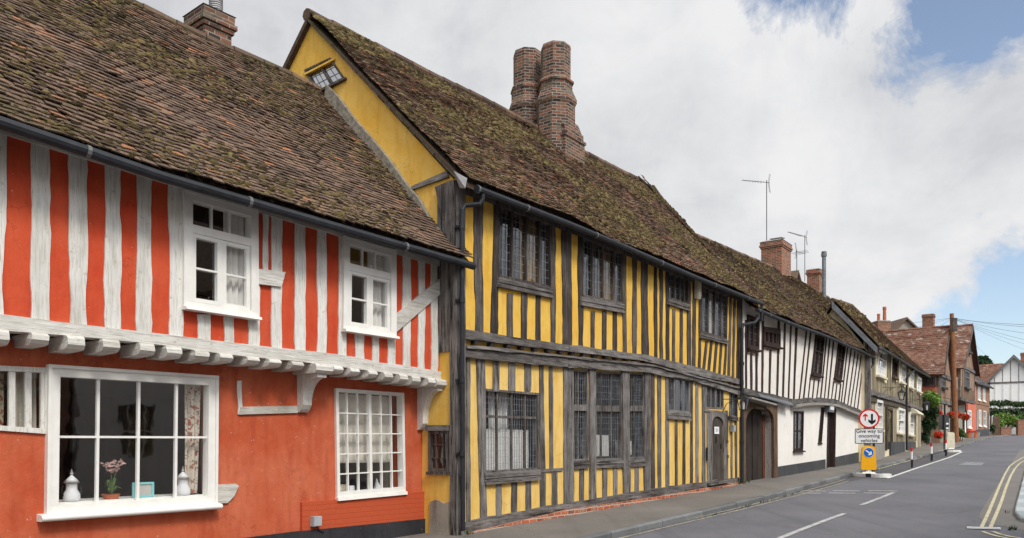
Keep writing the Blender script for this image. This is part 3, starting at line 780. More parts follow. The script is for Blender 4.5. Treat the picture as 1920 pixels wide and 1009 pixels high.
# windows
def sash_upper(quad, nm):
    q = L(RF, quad, -.02)
    w = window_l(red, q, -.02, mat='white_paint', fw=.075, cols=(), rows=((.70, .10),), proud=.045, gmat='glass', label=None, gy=.03)
    W = math.dist(q[3], q[2]); H = math.dist(q[0], q[3])
    for c in (.37, .63):
        mb = MB(); rect(mb, q, c-.011/W, c+.011/W, .70+.05/H, 1-.075/H, -.022, .018); mb.build('glazing_bar', 'white_paint', w)
    for i, (a, b) in enumerate(((.075/W+.004, .485), (.515, 1-.075/W-.004))):
        mb = MB(); u = .05/W; v0 = .075/H+.004; v1 = .70-.05/H-.004; v = .045/H; yy = -.05 if i == 0 else -.038
        rect(mb, q, a, b, v0, v0+v, yy, .02); rect(mb, q, a, b, v1-v, v1, yy, .02); rect(mb, q, a, a+u, v0+v, v1-v, yy+.002, .02); rect(mb, q, b-u, b, v0+v, v1-v, yy+.002, .02)
        vm = (v0+v1)/2; rect(mb, q, a+u, b-u, vm-.011/H, vm+.011/H, yy+.012, .02)
        mb.build('casement', 'white_paint', w)
    mb = MB(); rect(mb, q, .488, .512, .075/H, .70-.05/H, -.04, .05); mb.build('mullion', 'white_paint', w)
    mb = MB(); p0 = bil(q, -.04, 0); p1 = bil(q, 1.03, 0)
    mb.hexa([(p0[0], -.14, p0[1]-.035), (p1[0], -.14, p1[1]-.035), (p1[0], 0, p1[1]-.035), (p0[0], 0, p0[1]-.035), (p0[0], -.13, p0[1]+.0), (p1[0], -.13, p1[1]+.0), (p1[0], -.02, p1[1]+.012), (p0[0], -.02, p0[1]+.012)])
    mb.build('sill', 'white_paint', w)
    # architrave
    mb = MB(); u = .03/W; v = .03/H
    rect(mb, q, -u, 1+u, 1.0005, 1+v, -.07, 0); rect(mb, q, -u, -.0005, 0, 1, -.068, 0); rect(mb, q, 1.0005, 1+u, 0, 1, -.068, 0); mb.build('architrave', 'white_paint', w)
    return q
q1 = sash_upper([(347,362),(477,398),(478,596),(346,576)], 1)
q2 = sash_upper([(645,447),(737,473),(737,632),(643,618)], 2)
for q, lab in ((q1, 'left'), (q2, 'right')):
    xa, za = bil(q, .60, .05); xb, zb = bil(q, .97, 1)
    which = 'left upper window' if lab == 'left' else 'right upper window'
    curtain('curtain', RF, xa, xb, .10, za, zb-.05, 'fabric_white', 'white curtain at the right side of the '+which+' of the red house', 'curtains in the windows of the red house')
    xa, za = bil(q, .02, .05); xb, zb = bil(q, .13, 1)
    curtain('curtain', RF, xa, xb, .10, za, zb-.05, 'fabric_dim', 'narrow curtain at the left side of the '+which+' of the red house', 'curtains in the windows of the red house')
# big shop window
q = L(RF, bq, GY0-.02)
w = window_l(red, q, GY0-.02, mat='white_paint', fw=.09, cols=(.265,.505,.745), rows=((.53,.025),), bw=.03, proud=.04, fb=.10)
W = math.dist(q[3], q[2]); H = math.dist(q[0], q[3])
mb = MB(); u = .035/W; v = .035/H
rect(mb, q, -u, 1+u, 1.0005, 1+v, GY0-.085, GY0); rect(mb, q, -u, -.0005, 0, 1, GY0-.083, GY0); rect(mb, q, 1.0005, 1+u, 0, 1, GY0-.083, GY0); mb.build('architrave', 'white_paint', w)
a = bil(q, -.055, -.02); b = bil(q, 1.03, -.02)
mb = MB(); n = 10; vs = []
for e in (a, b):
    for k in range(n):
        an = math.pi/2+math.pi*k/(n-1); vs.append((e[0], GY0-.12+.04*math.cos(an), e[1]+.035*math.sin(an)))
    vs += [(e[0], GY0+.02, e[1]-.035), (e[0], GY0+.02, e[1]+.045)]
m = n+2
mb.add(vs, [tuple(range(m)), tuple(range(2*m-1, m-1, -1))]+[((i+1) % m, i, i+m, (i+1) % m+m) for i in range(m)]); mb.build('sill', 'white_paint', w, fix=True)
# window board and contents
mb = MB(); ia = bil(q, .03, .075); ib = bil(q, .97, .075)
mb.hexa([(ia[0], GY0+.06, ia[1]-.04), (ib[0], GY0+.06, ib[1]-.04), (ib[0], GY0+.55, ib[1]-.04), (ia[0], GY0+.55, ia[1]-.04), (ia[0], GY0+.06, ia[1]), (ib[0], GY0+.06, ib[1]), (ib[0], GY0+.55, ib[1]), (ia[0], GY0+.55, ia[1])]); mb.build('window_board', 'white_paint', w)
def ledge(u): return bil(q, u, .077)
def jar(u, lab, yy=GY0+.13):
    x, z = ledge(u); mb = MB(); s = 1.05
    mb.lathe(x, yy, [(.075*s, z), (.085*s, z+.03), (.082*s, z+.08), (.055*s, z+.13), (.055*s, z+.20), (.072*s, z+.205), (.072*s, z+.215)], 20)
    o = mb.build('ceramic_jar', 'ceramic', None, smooth=True, base=(x, yy, z), fr=RF); tag(o, lab, 'jar', 'lidded jars in the big window')
    m = MB(); m.lathe(0, 0, [(.075, .218), (.05, .25), (.03, .27), (.012, .29), (.018, .31), (.004, .335)], 16); m.build('lid', 'print_dark' if False else 'ceramic', o, smooth=True)
    m = MB(); m.lathe(0, 0, [(.06, .196), (.078, .205), (.078, .217), (.06, .226)], 16); m.lathe(0, 0, [(.006, .285), (.02, .30), (.004, .36)], 8); m.build('band', 'stone_grey', o)
    m = MB()
    for sx in (-1, 1): m.tube([(sx*(.085+.02*math.sin(t)), 0, .06+.11*t/3.1+.01*math.sin(3*t)) for t in [k*.31 for k in range(11)]], .006, 6)
    m.build('scroll_handles', 'iron', o)
jar(.155, 'white ceramic lidded jar at the left end of the big shop window'); jar(.835, 'white ceramic lidded jar at the right end of the big shop window')
x, z = ledge(.385); rs = random.Random(5); pot = MB(); yy = GY0+.16
pot.lathe(x, yy, [(.075, z), (.10, z+.05), (.105, z+.055), (.08, z+.05)], 16)
po = pot.build('potted_orchid', 'clay_pot', None, base=(x, yy, z), fr=RF); tag(po, 'pink flowering orchid in a shallow clay bowl behind the big shop window', 'potted plant')
m = MB()
for k in range(16):
    an = rs.uniform(0, 6.28); r = rs.uniform(.05, .13); h = rs.uniform(.05, .2)
    m.tube([(0, 0, .05), (r*.5*math.cos(an), r*.5*math.sin(an), .05+h), (r*math.cos(an), r*math.sin(an), .05+h*.7)], [.008, .012, .002], 4)
m.tube([(0,0,.05), (.01,0,.25), (-.02,0,.38)], .005, 5); m.tube([(0.02,0,.05), (.05,0,.28), (.12,0,.40)], .005, 5)
m.build('leaves', 'leaf_green', po)
m = MB()
for c in ((-.05, 0, .39), (.03, 0, .42), (.12, 0, .42), (0, 0, .33), (.07, 0, .35)): leaves(m, c, (.06, .04, .05), 26, .025, rs, 1, .2)
m.build('flowers', 'petal_pink', po)
x, z = ledge(.575); mb = MB(); yy = GY0+.12
f = [(-.09, .0), (.10, .0), (.10, .16), (-.09, .16)]
def pframe(mb, w, h, t, y0, y1): mb.box(-w/2, w/2, y0, y1, 0, t); mb.box(-w/2, w/2, y0, y1, h-t, h); mb.box(-w/2, -w/2+t, y0, y1, t+.0005, h-t-.0005); mb.box(w/2-t, w/2, y0, y1, t+.0005, h-t-.0005)
pframe(mb, .26, .18, .025, 0, .02); fo = mb.build('picture_frame', 'teal_frame', None, base=(0, 0, 0), fr=RF); fo.location = RF.world(x, yy, z); fo.rotation_euler = (0, 0, RF.rz); tag(fo, 'small pale turquoise picture frame on the window board of the red house', 'picture frame')
m = MB(); m.box(-.108, .108, .012, .016, .022, .158); m.build('picture', 'fabric_dim', fo)
xa, za = bil(q, .84, .09); xb, zb = bil(q, .94, .97)
curtain('curtain', RF, xa, xb, GY0+.11, za, zb, 'fabric_floral', 'floral patterned curtain at the right of the big shop window', 'curtains in the windows of the red house', gather=.15)
# left casement
q = L(RF, lq, GY0-.01)
w = window_l(red, q, GY0-.01, mat='white_wood', fw=.05, cols=(.30,.525,.73,.93), bw=.06, proud=.02, gmat='glass_old')
xa, za = bil(q, .53, .05); xb, zb = bil(q, .75, .95); curtain('curtain', RF, xa, xb+.1, GY0+.12, za, zb, 'fabric_dim', 'pleated beige curtain in the small weathered casement at the left edge', 'curtains in the windows of the red house')
xa, za = bil(q, .30, .05); xb, zb = bil(q, .48, .95); curtain('curtain', RF, xa, xb, GY0+.12, za, zb, 'fabric_floral', 'floral curtain in the small weathered casement at the very left edge', 'curtains in the windows of the red house')
# thirty-pane window
q = L(RF, gq, GY0-.01)
w = window_l(red, q, GY0-.01, mat='white_paint', fw=.05, cols=(.17,.32,.485,.66,.815), colw=[.018,.018,.05,.018,.018], rows=(.21,.395,.585,.775), bw=.018, proud=.035, fb=.07, sill=(.01,.05,.07), gmat='glass')
W = math.dist(q[3], q[2])
a = bil(q, .05, .31); b = bil(q, .93, .96); bl = MB(); bl.box(a[0], b[0], GY0+.14, GY0+.15, a[1], b[1]); bo = bl.build('roller_blind', 'fabric_cream', None, base=(a[0], GY0+.14, a[1]), fr=RF); tag(bo, 'cream roller blind half lowered behind the many-paned window', 'blind')
a = bil(q, .03, .03); b = bil(q, .97, .03); mb = MB(); mb.hexa([(a[0], GY0+.1, a[1]-.03), (b[0], GY0+.1, b[1]-.03), (b[0], GY0+.4, b[1]-.03), (a[0], GY0+.4, a[1]-.03), (a[0], GY0+.1, a[1]), (b[0], GY0+.1, b[1]), (b[0], GY0+.4, b[1]), (a[0], GY0+.4, a[1])]); mb.build('window_board', 'white_paint', w)
for u, ww, hh, mt, lab in ((.16, .16, .12, 'cream_plastic', 'small beige box behind the lower left panes of the many-paned window'), (.31, .10, .09, 'paper', 'small white box behind the lower middle panes of the many-paned window')):
    p = bil(q, u, .032); mb = MB(); mb.box(-ww/2, ww/2, 0, .07, 0, hh); mb.box(-ww/2+.01, ww/2-.01, -.004, 0, .01, hh-.01); bx = mb.build('storage_box', mt, None); bx.location = RF.world(p[0], GY0+.14, p[1]); bx.rotation_euler = (0, 0, RF.rz); tag(bx, lab, 'box')
p = bil(q, .70, .032); mb = MB(); mb.add([(-.05,0,0),(.07,0,0),(-.02,.02,.17),(-.05,.05,0),(.07,.05,0),(-.02,.03,.17)], [(0,1,2),(3,5,4),(0,2,5,3),(1,4,5,2),(0,3,4,1)])
bx = mb.build('greeting_card', 'paper', None); bx.location = RF.world(p[0], GY0+.14, p[1]); bx.rotation_euler = (0, 0, RF.rz); tag(bx, 'white folded card standing behind the lower right panes of the many-paned window', 'card')
# meter box and cable
p = RF.hit(589.5, 977, GY0-.05); mb = MB(); mb.box(p[0]-.07, p[0]+.07, GY0-.13, GY0-.046, p[1]-.07, p[1]+.07); mb.box(p[0]-.062, p[0]+.062, GY0-.138, GY0-.13, p[1]-.062, p[1]+.062)
bo = mb.build('junction_box', 'box_grey', None, base=(p[0], GY0-.05, p[1]), fr=RF); tag(bo, 'small grey electrical box fixed low on the red wall', 'junction box')
m = MB(); m.tube([(.02, -.04, -.07), (.05, -.03, -.13), (.14, -.03, -.17)], .007, 6); m.build('cable', 'iron', bo)
# roof
ey = -.47
rd, rzd = RF.hit_s(612, 168, 0.0)
eav = [(p[0], ey, p[1]) for p in L(RF, [(0,214),(300,317),(600,406),(884,489)], ey)]
rid = [(p[0], rd, p[1]) for p in L(RF, [(265,2),(327,33),(435,83),(543,130),(612,168)], rd)]
def ext(pts, x):
    a, b = pts[0], pts[1]; k = (x-a[0])/(b[0]-a[0]); return (x, a[1], a[2]+(b[2]-a[2])*k*.6)
eav = [(p[0], p[1], p[2]-.05) for p in eav]; rid = [(p[0], p[1], p[2]-.17) for p in rid]; eav = [ext(eav, XL)]+eav; rid = [ext(rid, XL)]+rid[:-1]+[(.08, rd, rid[-1][2])]
ro, P_, N_ = roof(red, polyP(eav), polyP(rid), 'tiles_brown', seed=11, wave=.04, mossn=7500, mossz=(.012, .036))
gutter(red, [(p[0], p[1]-.05, p[2]-.045) for p in eav], r=.058)
ridge_tiles(red, [(p[0], p[1], p[2]+.04) for p in rid], 'tiles_brown', .10)
bk = [(p[0], 2*rd+.3, p[2]-3.6) for p in rid]
mb = MB(); E2 = polyP(rid); R2 = polyP(bk); soffit_grid(mb, E2, R2, .1); mb.build('rear_roof', 'tiles_brown', red)
interior(red, RF, XL+.1, -.35, .62, 6.2, -1.2, 4.3, (0.0, 2.38))
# red chimney
cx, cz = RF.hit(392, 15, rd+.4)
a = RF.hit(384, 60, rd+.12); b = RF.hit(434, 60, rd+.12); top = RF.hit(384, 10, rd+.12)[1]; yb_ = RF.hit_s(351, 60, a[0])[0]
ch = brick_chimney('chimney', RF, red, a[0], b[0], rd+.12, yb_, rid[2][2]-.6, top, 'brick_chimney', 2)
mb = MB(); xx = (a[0]+b[0])/2+.12
for k in range(7): mb.lathe(xx, rd+.4, [(.10, top+.12+k*.035), (.115, top+.13+k*.035), (.10, top+.15+k*.035)], 14)
mb.build('flue_cap', 'lead_flashing', ch)
# ================================================================== YELLOW HOUSE
yel = empty('terraced_house', YF, (0, 0, 0), 'tall yellow plastered timber framed house with grey studs and twin octagonal chimney shafts', 'house', 'old timber framed houses of the terrace')
YE = YF.hit(1391, 800)[0]                       # right end
rj = L(YF, [(868,618),(1031,641),(1066,646),(1110,652),(1215,666),(1292,685),(1391,712)], -.06)
rjb = L(YF, [(868,635),(1031,654),(1066,659),(1110,664),(1215,678),(1292,700),(1391,722)], -.06)
lj = L(YF, [(868,652),(1055,671),(1215,686),(1295,706),(1391,731)], -.02)
ljb = L(YF, [(868,670),(1055,688),(1215,698.5),(1295,713),(1391,742)], -.02)
eTop = lambda x: interp([(866,350),(1040,418),(1213,489),(1391,561)], x)
rB = lambda x: interp([(868,618),(1031,641),(1066,646),(1110,652),(1215,666),(1292,685),(1391,712)], x)
# corner post with its jowled head
cp0 = YF.hit(853, 700)[0]
def cornerpost():
    mb = MB(); zb = YF.gz(0, 0)-.05; zt = YF.hit(870, 352)[1]; n = 20; k = 5
    A = []; B = []; yy = []
    for i in range(n+1):
        z = zb+(zt-zb)*i/n; A.append((-.035+.01*wob(z, 2, 1), z)); B.append((.20+.012*wob(z, 2, 8), z)); yy.append(-.05-.01*wob(z, 1.7, 3))
    mb.strip(A, B, yy, .08); mb.box(-.03, .19, .081, .345, interp(rj, 0)-.35, zt-.02); return mb.build('corner_post', 'split_oak', yel)
cornerpost()
qj = [GF.hit(a, b, -.05) for a, b in ((819,352),(853,338),(853,470),(846,470),(838,430),(828,392))]
mb = MB(); mb.prism(qj, -.10, .0); turned(mb.build('post_head', 'split_oak', yel, fix=True))
# upper storey studs: (top x0,x1, bottom x0,x1)
up = [(887,904,890,905),(925,936,919,932),(1032,1041,1032,1040),(1052,1069,1054,1071),(1083,1092,1084,1092),(1166,1173.5,1167,1174),
      (1184.6,1192.5,1185.5,1192.5),(1201,1213,1203,1215),(1225.6,1231,1226,1231.5),(1236,1242,1236.5,1242),(1247,1253,1247.5,1254),
      (1288,1294,1288,1295),(1299,1304.5,1297,1303),(1310,1315,1308,1313),(1368.5,1372,1363.5,1368),(1375.5,1379,1371,1375.5),(1382,1391,1380,1391)]
for a, b, c, d in up: stud(YF, yel, 'dark_timber', a, b, lambda x: eTop(x)-6, c, d, lambda x: rB(x)+3, proud=.02, jit=.022, n=14)
def sub(spans, ytop, zf, y=0.0, mat='dark_timber', jit=.012):
    for a, b in spans: stud(YF, yel, mat, a, b, ytop, a-.5, b-.5, zf, y=y, proud=.018, jit=jit)
sub([(950,961),(977,987.5),(1004.5,1013)], 550, lambda x: rB(x)+3)
sub([(1107.5,1114.5),(1128.5,1136),(1148.5,1156)], 583, lambda x: rB(x)+3)
sub([(1260,1265.5),(1274,1279.5)], 580, lambda x: rB(x)+3)
for a, b, c, d in ((1322,1326.5,1316,1320.5),(1331,1335.5,1325.5,1330),(1341,1345.5,1336,1340.5),(1350,1354,1346,1350),(1359.5,1363.5,1355,1359)): stud(YF, yel, 'dark_timber', a, b, 640, c, d, lambda x: rB(x)+3, proud=.018)
beam_l(yel, 'dark_timber', L(YF, [(866,338),(1391,553)], -.03), L(YF, [(866,361),(1040,424),(1213,494),(1391,566)], -.03), 0, proud=.03, thick=.2, name='wall_plate')
# beams
def ybeam(name, top, bot, x0, x1, y, proud, mat='grey_timber_beam', th=.18): return beam_l(yel, mat, top, bot, y, proud=proud, thick=th, name=name, x0=x0, x1=x1, jit=.012)
s1 = YF.hit(1063, 660)[0]; s2 = YF.hit(1219, 690)[0]
ybeam('jetty_beam', rj, rjb, .19, s1-.01, 0, .06); ybeam('jetty_beam', [(p[0], p[1]-.0) for p in rj], rjb, s1, s2-.01, 0, .07); ybeam('jetty_beam', rj, rjb, s2, YE, 0, .06)
ybeam('lower_beam', lj, ljb, .21, s1-.01, .04, .075); ybeam('lower_beam', lj, ljb, s1, s2-.01, .04, .08); ybeam('lower_beam', lj, ljb, s2, YE, .04, .07)
# small moulded cornice above the lower beam
cor = [(p[0], p[1]+.012) for p in lj]; ybeam('cornice', [(p[0], p[1]+.04) for p in lj], [(p[0], p[1]+.003) for p in lj], .22, YE, .04, .115, th=.1)
x = .45; k = 0
while x < YE-.2:
    z0_ = interp(lj, x)+.045; z1_ = interp(rjb, x)-.004
    if z1_-z0_ > .03:
        mb = MB(); ww = U(.10, .15); mb.strip([(x, z0_+.03), (x, z1_)], [(x+ww, z0_+U(.02, .04)), (x+ww, z1_)], [-.03+U(-.01, .01), -.05], .3); mb.build('joist_end', 'dark_timber', yel)
    x += U(.40, .46); k += 1
# ground floor studs
lT = lambda x: interp([(868,669),(1055,687),(1215,697.5),(1295,712),(1391,741)], x)
gB = lambda x: interp([(878,978),(905,971),(1010,952),(1058,945),(1112,934),(1228,916),(1300,906.5),(1391,893)], x)
gl = [(873,880,874,881,1),(892,907,899.5,911,1),(1010.5,1018,1012,1022,1),(1055,1073,1056,1074,1),(1206,1218,1207,1219,1),(1220.5,1226,1221,1226.5,0),(1232,1238.5,1233,1238.5,1),(1247,1253,1247.5,1254,1),(1294,1298,1293.5,1298,0),(1303,1308.5,1304,1309,1),(1315.5,1321,1316,1322,1)]
for a, b, c, d, g in gl: stud(YF, yel, 'grey_timber' if g else 'dark_timber', a, b, lambda x: lT(x)-3, c, d, lambda x: gB(x)+4, y=.05, proud=.028 if b-a > 10 else .02, jit=.016 if b-a > 10 else .012, n=14)
for a, b in ((923,935),(953,964.5),(983,994)): stud(YF, yel, 'grey_timber', a, b, lambda x: lT(x)-3, a, b, 733, y=.05, proud=.02)
stud(YF, yel, 'grey_timber', 1029, 1035.5, lambda x: lT(x)-3, 1030, 1036, 884, y=.05, proud=.018)
stud(YF, yel, 'grey_timber', 1034, 1044, 880, 1034, 1044, lambda x: gB(x)+4, y=.05, proud=.02)
beam(YF, yel, 'grey_timber_beam', [(1010,880),(1056,877.5)], [(1010,886),(1056,883)], y=.05, proud=.026, name='rail')
for a, b in ((929.5,940),(958.5,968.5),(985,995)): stud(YF, yel, 'grey_timber', a, b, 900, a, b, lambda x: gB(x)+4, y=.05, proud=.018)
for a, b in ((1085.5,1094),(1129,1137.5),(1149.5,1156.5),(1189.5,1197)): stud(YF, yel, 'grey_timber', a, b, 872, a, b, lambda x: gB(x)+4, y=.05, proud=.018)
for a, b in ((1265,1269.5),(1279.5,1284)): stud(YF, yel, 'dark_timber', a, b, 784, a, b, lambda x: gB(x)+4, y=.05, proud=.018)
for a, b, c, d in ((1324.5,1329,1325,1329.5),(1360,1363.5,1360.5,1364),(1369.5,1372.5,1369.5,1372.5),(1377,1380,1378,1381),(1386,1391,1386,1391)):
    stud(YF, yel, 'grey_timber', a, b, (lambda x: 770) if a < 1365 else (lambda x: 782), c, d, lambda x: gB(x)+4, y=.05, proud=.022)
# windows: upper
def lead_window(quad, cols, sillpx, y=0.0, mat='dark_timber', rows=(), colw=None, fw=.045, lead=(.115, .15, .006), glass='glass_old', sproud=.07, bw=.05, leadmat='lead_cames', proud=.015, head=0, smat='grey_timber_beam'):
    w, q = window(YF, yel, quad, y, mat=mat, fw=fw, cols=cols, bw=bw, rows=rows, proud=proud, gmat=glass, lead=lead, gy=.045, colw=colw, leadmat=leadmat)
    if sillpx:
        s = L(YF, sillpx, y-.03)       # TL TR BR BL
        m = MB(); H = 4
        for k in range(H):
            v0 = k/H; v1 = (k+.93)/H; pr = sproud*(.55+.45*math.sin((k+.7)*1.3)**2)
            rect(m, s, 0, 1, 1-v1, 1-v0, y-pr, y+.08)
        m.build('sill', smat, w)
    return w, q
W1 = [(934,383),(1034,417),(1034,541),(934,520)]; W2 = [(1090,440),(1168,465),(1168,571),(1090,556)]; W3 = [(1252,497),(1291,512),(1291,571.5),(1252,561)]; W4 = [(1315,529),(1364,550),(1362.5,638),(1314,623)]
W5 = [(906,728.5),(1009.5,737),(1009.5,881),(907,888)]
WA = [(1073,693),(1101,695),(1102,863),(1074.5,864.5)]; WB = [(1114.5,697),(1164.5,699),(1165.5,861.5),(1115,863)]; WC = [(1175.5,699),(1206,700),(1207,859),(1177,860)]
W6 = [(1251.5,704),(1293,712),(1293,774.5),(1252,771)]; W7 = [(1322,719),(1356,722),(1356,767),(1322,766)]; W8 = [(1367,731),(1382,737),(1382,783),(1367,780.5)]
yw = []
w_, q_ = lead_window(W1, (.25,.51,.765), [(933,520),(1035,541),(1035,560),(932,538)]); yw.append(q_)
w_, q_ = lead_window(W2, (.26,.515,.77), [(1089,556),(1169,571),(1169,588),(1089,573)]); yw.append(q_)
w_, q_ = lead_window(W3, (.33,.58,.80), [(1251,561),(1292,571.5),(1292,584),(1251,571)], fw=.05); yw.append(q_)
w_, q_ = lead_window(W4, (.27,.52,.78), [(1313,623),(1364,638),(1363,646),(1312,634)], fw=.05); yw.append(q_)
w_, q_ = lead_window(W5, (.255,.515,.765), [(908,887),(1011,880),(1012,900),(909,909.5)], y=.05, mat='grey_timber', rows=((.675,.045),), lead=(.075,.105,.004), glass='glass', fw=.04, bw=.035); yw.append(q_)
for (Wn, cols) in ((WA, (.45,)), (WB, (.285,.65)), (WC, (.46,))):
    w_, q_ = lead_window(Wn, cols, None, y=.05, mat='grey_timber', rows=((.585,.12),), lead=(.08,.12,.004), glass='glass', fw=.03, bw=.02); yw.append(q_)
for s_ in ([(1074,864.5),(1102,863),(1102,878),(1074,880)], [(1115,863),(1166,861.5),(1166,876.5),(1115,878)], [(1177,860),(1207,859),(1207,874),(1177,876)]):
    m = MB(); s = L(YF, s_, .05)
    for k in range(4): rect(m, s, 0, 1, 1-(k+.93)/4, 1-k/4, .05-.03-.02*(k % 2), .16)
    m.build('window_sill', 'grey_timber_beam', yel)
stud(YF, yel, 'grey_timber', 1102, 1114, lambda x: lT(x)-3, 1104, 1115, lambda x: gB(x)+4, y=.05, proud=.05, jit=.02, n=14)
stud(YF, yel, 'grey_timber', 1163.5, 1176.5, lambda x: lT(x)-3, 1167.5, 1179, lambda x: gB(x)+4, y=.05, proud=.045, jit=.018, n=14)
w_, q_ = lead_window(W6, (.33,.67), [(1251,771),(1294,774.5),(1294,789),(1251,785.5)], y=.05, mat='grey_timber', lead=(.09,.12,.004), glass='glass', fw=.04, bw=.035); yw.append(q_)
w_, q_ = lead_window(W7, (.31,.55,.84), None, y=.05, mat='grey_timber', lead=(.09,.12,.004), glass='glass_old', fw=.04, bw=.06); yw.append(q_)
w_, q_ = lead_window(W8, (.5,), [(1366,780.5),(1383,783),(1383,790),(1366,787)], y=.05, mat='grey_timber', lead=(.09,.12,.004), glass='glass_old', fw=.04, bw=.03); yw.append(q_)
# front walls
def shrink(q, e=.02):
    cx = sum(p[0] for p in q)/4; cz = sum(p[1] for p in q)/4
    return [(p[0]+(e if p[0] < cx else -e), p[1]+(e if p[1] < cz else -e)) for p in q]
zE = L(YF, [(853,340),(1391,556)])
wall(yel, [(.02, interp(rj, .02)-.05)]+[(p[0], p[1]-.05) for p in rj if .02 < p[0] < YE-.01]+[(YE, interp(rj, YE)-.05), (YE, zE[1][1]), (.02, zE[0][1]+.05)], [shrink(q) for q in yw[:4]], 0, .07, 'yellow')
# door
dfr = L(YF, [(1329,770),(1359.5,776),(1359.5,901),(1329,906)], .05)
dq = L(YF, [(1333,779),(1354.5,783),(1354.5,900),(1333,904)], .05)
def arch(q, spring=.80, n=10):
    out = [q[3], q[2]]; out.append(bil(q, 1, spring))
    for k in range(1, n):
        a = math.pi*k/n; u = .5+.5*math.cos(a); v = spring+(1-spring)*math.sin(a)**.8; out.append(bil(q, u, v))
    out.append(bil(q, 0, spring)); return out
dh = arch(dq, .86)
zg = lambda x: YF.gz(x, .05)
low = [(x_, zg(x_)-.15) for x_ in (.02, YE)]
wall(yel, [low[0], low[1], (YE, interp(rj, YE)-.06)]+[(p[0], p[1]-.06) for p in reversed(rj) if .02 < p[0] < YE-.01]+[(.02, interp(rj, .02)-.06)], [shrink(q) for q in yw[4:]]+[dh], .05, .07, 'yellow_pale', 'ground_floor_wall')
beam(YF, yel, 'grey_timber_beam', [(1322,767.5),(1362,772)], [(1322,770.5),(1362,776)], y=.05, proud=.045, name='rail')
# arched door frame
mb = MB(); o_ = arch(dq, .86); m_ = len(o_)
outp = [dfr[3], dfr[2]]; outp.append(bil(dfr, 1, .86))
for k in range(1, 10):
    u = .5+.5*math.cos(math.pi*k/10); outp.append(bil(dfr, 1 if u > .9 else (0 if u < .1 else u), 1.0))
outp.append(bil(dfr, 0, .86))
for i in range(1, m_):
    j = (i+1) % m_; a, b, c, d = o_[i], outp[i], outp[j], o_[j]
    if i == m_-1: j = 0; a, b, c, d = o_[i], outp[i], outp[0], o_[0]
    mb.hexa([(a[0], .01, a[1]), (b[0], .01, b[1]), (b[0], .16, b[1]), (a[0], .16, a[1]), (d[0], .01, d[1]), (c[0], .01, c[1]), (c[0], .16, c[1]), (d[0], .16, d[1])])
mb.build('door_frame', 'grey_timber', yel, fix=True)
mb = MB(); nb = 6
for k in range(nb):
    u0, u1 = k/nb, (k+.95)/nb
    um = (u0+u1)/2; vt = .86+.14*max(0, (1-(2*um-1)**2))**.4
    rect(mb, dq, u0-.02, u1-.01, .0, min(1.02, vt+.03), .052+U(-.004, .004), .09)
dr = mb.build('door', 'oak_door', yel)
m = MB(); p = bil(dq, .42, .62); m.tube([(p[0]+.04*math.cos(a), .035, p[1]+.05*math.sin(a)) for a in [k*.7 for k in range(10)]], .008, 5); m.box(p[0]-.02, p[0]+.02, .03, .05, p[1]+.05, p[1]+.12); m.build('knocker', 'iron', dr)
m = MB(); p = bil(dq, .85, .5); m.box(p[0]-.02, p[0]+.03, .03, .05, p[1], p[1]+.14); m.build('latch', 'iron', dr)
mb = MB(); a = YF.hit(1328, 906, -.05); b = YF.hit(1365, 900, -.05); mb.hexa([(a[0], -.12, a[1]-.06), (b[0], -.12, b[1]-.06), (b[0], .10, b[1]-.06), (a[0], .10, a[1]-.06), (a[0], -.12, a[1]), (b[0], -.12, b[1]), (b[0], .10, b[1]), (a[0], .10, a[1])]); mb.build('doorstep', 'grey_timber_beam', yel)
p = bil(dq, .48, .83); mb = MB(); zt_ = YF.hit(1341, 800)[1]; mb.box(p[0]-.19, p[0]+.13, .030, .034, zt_-.19, zt_); no = mb.build('notice', 'paper', None, base=(p[0], .030, zt_-.19), fr=YF); tag(no, 'white paper notice pinned to the arched oak door', 'notice')
m = MB()
for k in range(4): m.box(-.11, U(.02, .09), -.0035, -.0015, .15-k*.032, .158-k*.032)
m.build('handwriting', 'print_dark', no)
# sill plate and brick base
spT = L(YF, [(866,981),(905,971),(1010,952),(1058,945),(1112,934),(1228,916),(1330,902)], .05); spB = L(YF, [(866,999),(1010,966),(1055,955),(1229,930),(1330,912)], .05)
bx0 = .19
beam_l(yel, 'grey_timber_beam', [(p[0], p[1]) for p in spT], spB, .05, proud=.06, thick=.2, name='sill_plate', x0=bx0, x1=YE-.02, jit=.02)
mb = MB(); A = []; B = []; n = 40; yy = []
for i in range(n+1):
    x = bx0+(YE-.1-bx0)*i/n; A.append((x, interp(spB, x)-.005)); B.append((x, YF.gz(x, -.06)-.12)); yy.append(-.05-.03*(wob(x, 1.3, 5)+.3))
mb.strip(A, B, yy, .25); mb.build('brick_base', 'brick_plinth', yel)
# gable
D_ap, Z_ap = GF.hit(583, 24)[0], GF.hit(583, 24)[1]-.15     # local x negative = back
zf = GF.hit(858, 333)
half = -D_ap
GO = [(0.0, -.4), (.0, zf[1]-.02), (D_ap, Z_ap), (2*D_ap-.2, zf[1]-.25), (2*D_ap-.2, -.4)]
gwq = L(GF, [(572,132),(621,109),(648,148),(594,176)])
gwl = L(GF, [(805,808),(843,808),(843,884),(805,884)])
o = wall(yel, [(2*D_ap-.2, -.4), (-.01, -.4), (-.01, zf[1]-.03), (D_ap, Z_ap-.05), (2*D_ap-.2, zf[1]-.25)], [shrink(gwq, .02), shrink(gwl, .02)], -.005, .2, 'yellow_gable', 'gable_wall'); turned(o)
wg = window_l(yel, gwq, 0, mat='dark_timber', fw=.04, cols=(.55,), bw=.05, proud=.03, gmat='glass_bright', lead=(.13,.16,.006), label=None, sill=(.04,.04,.07)); turned(wg)
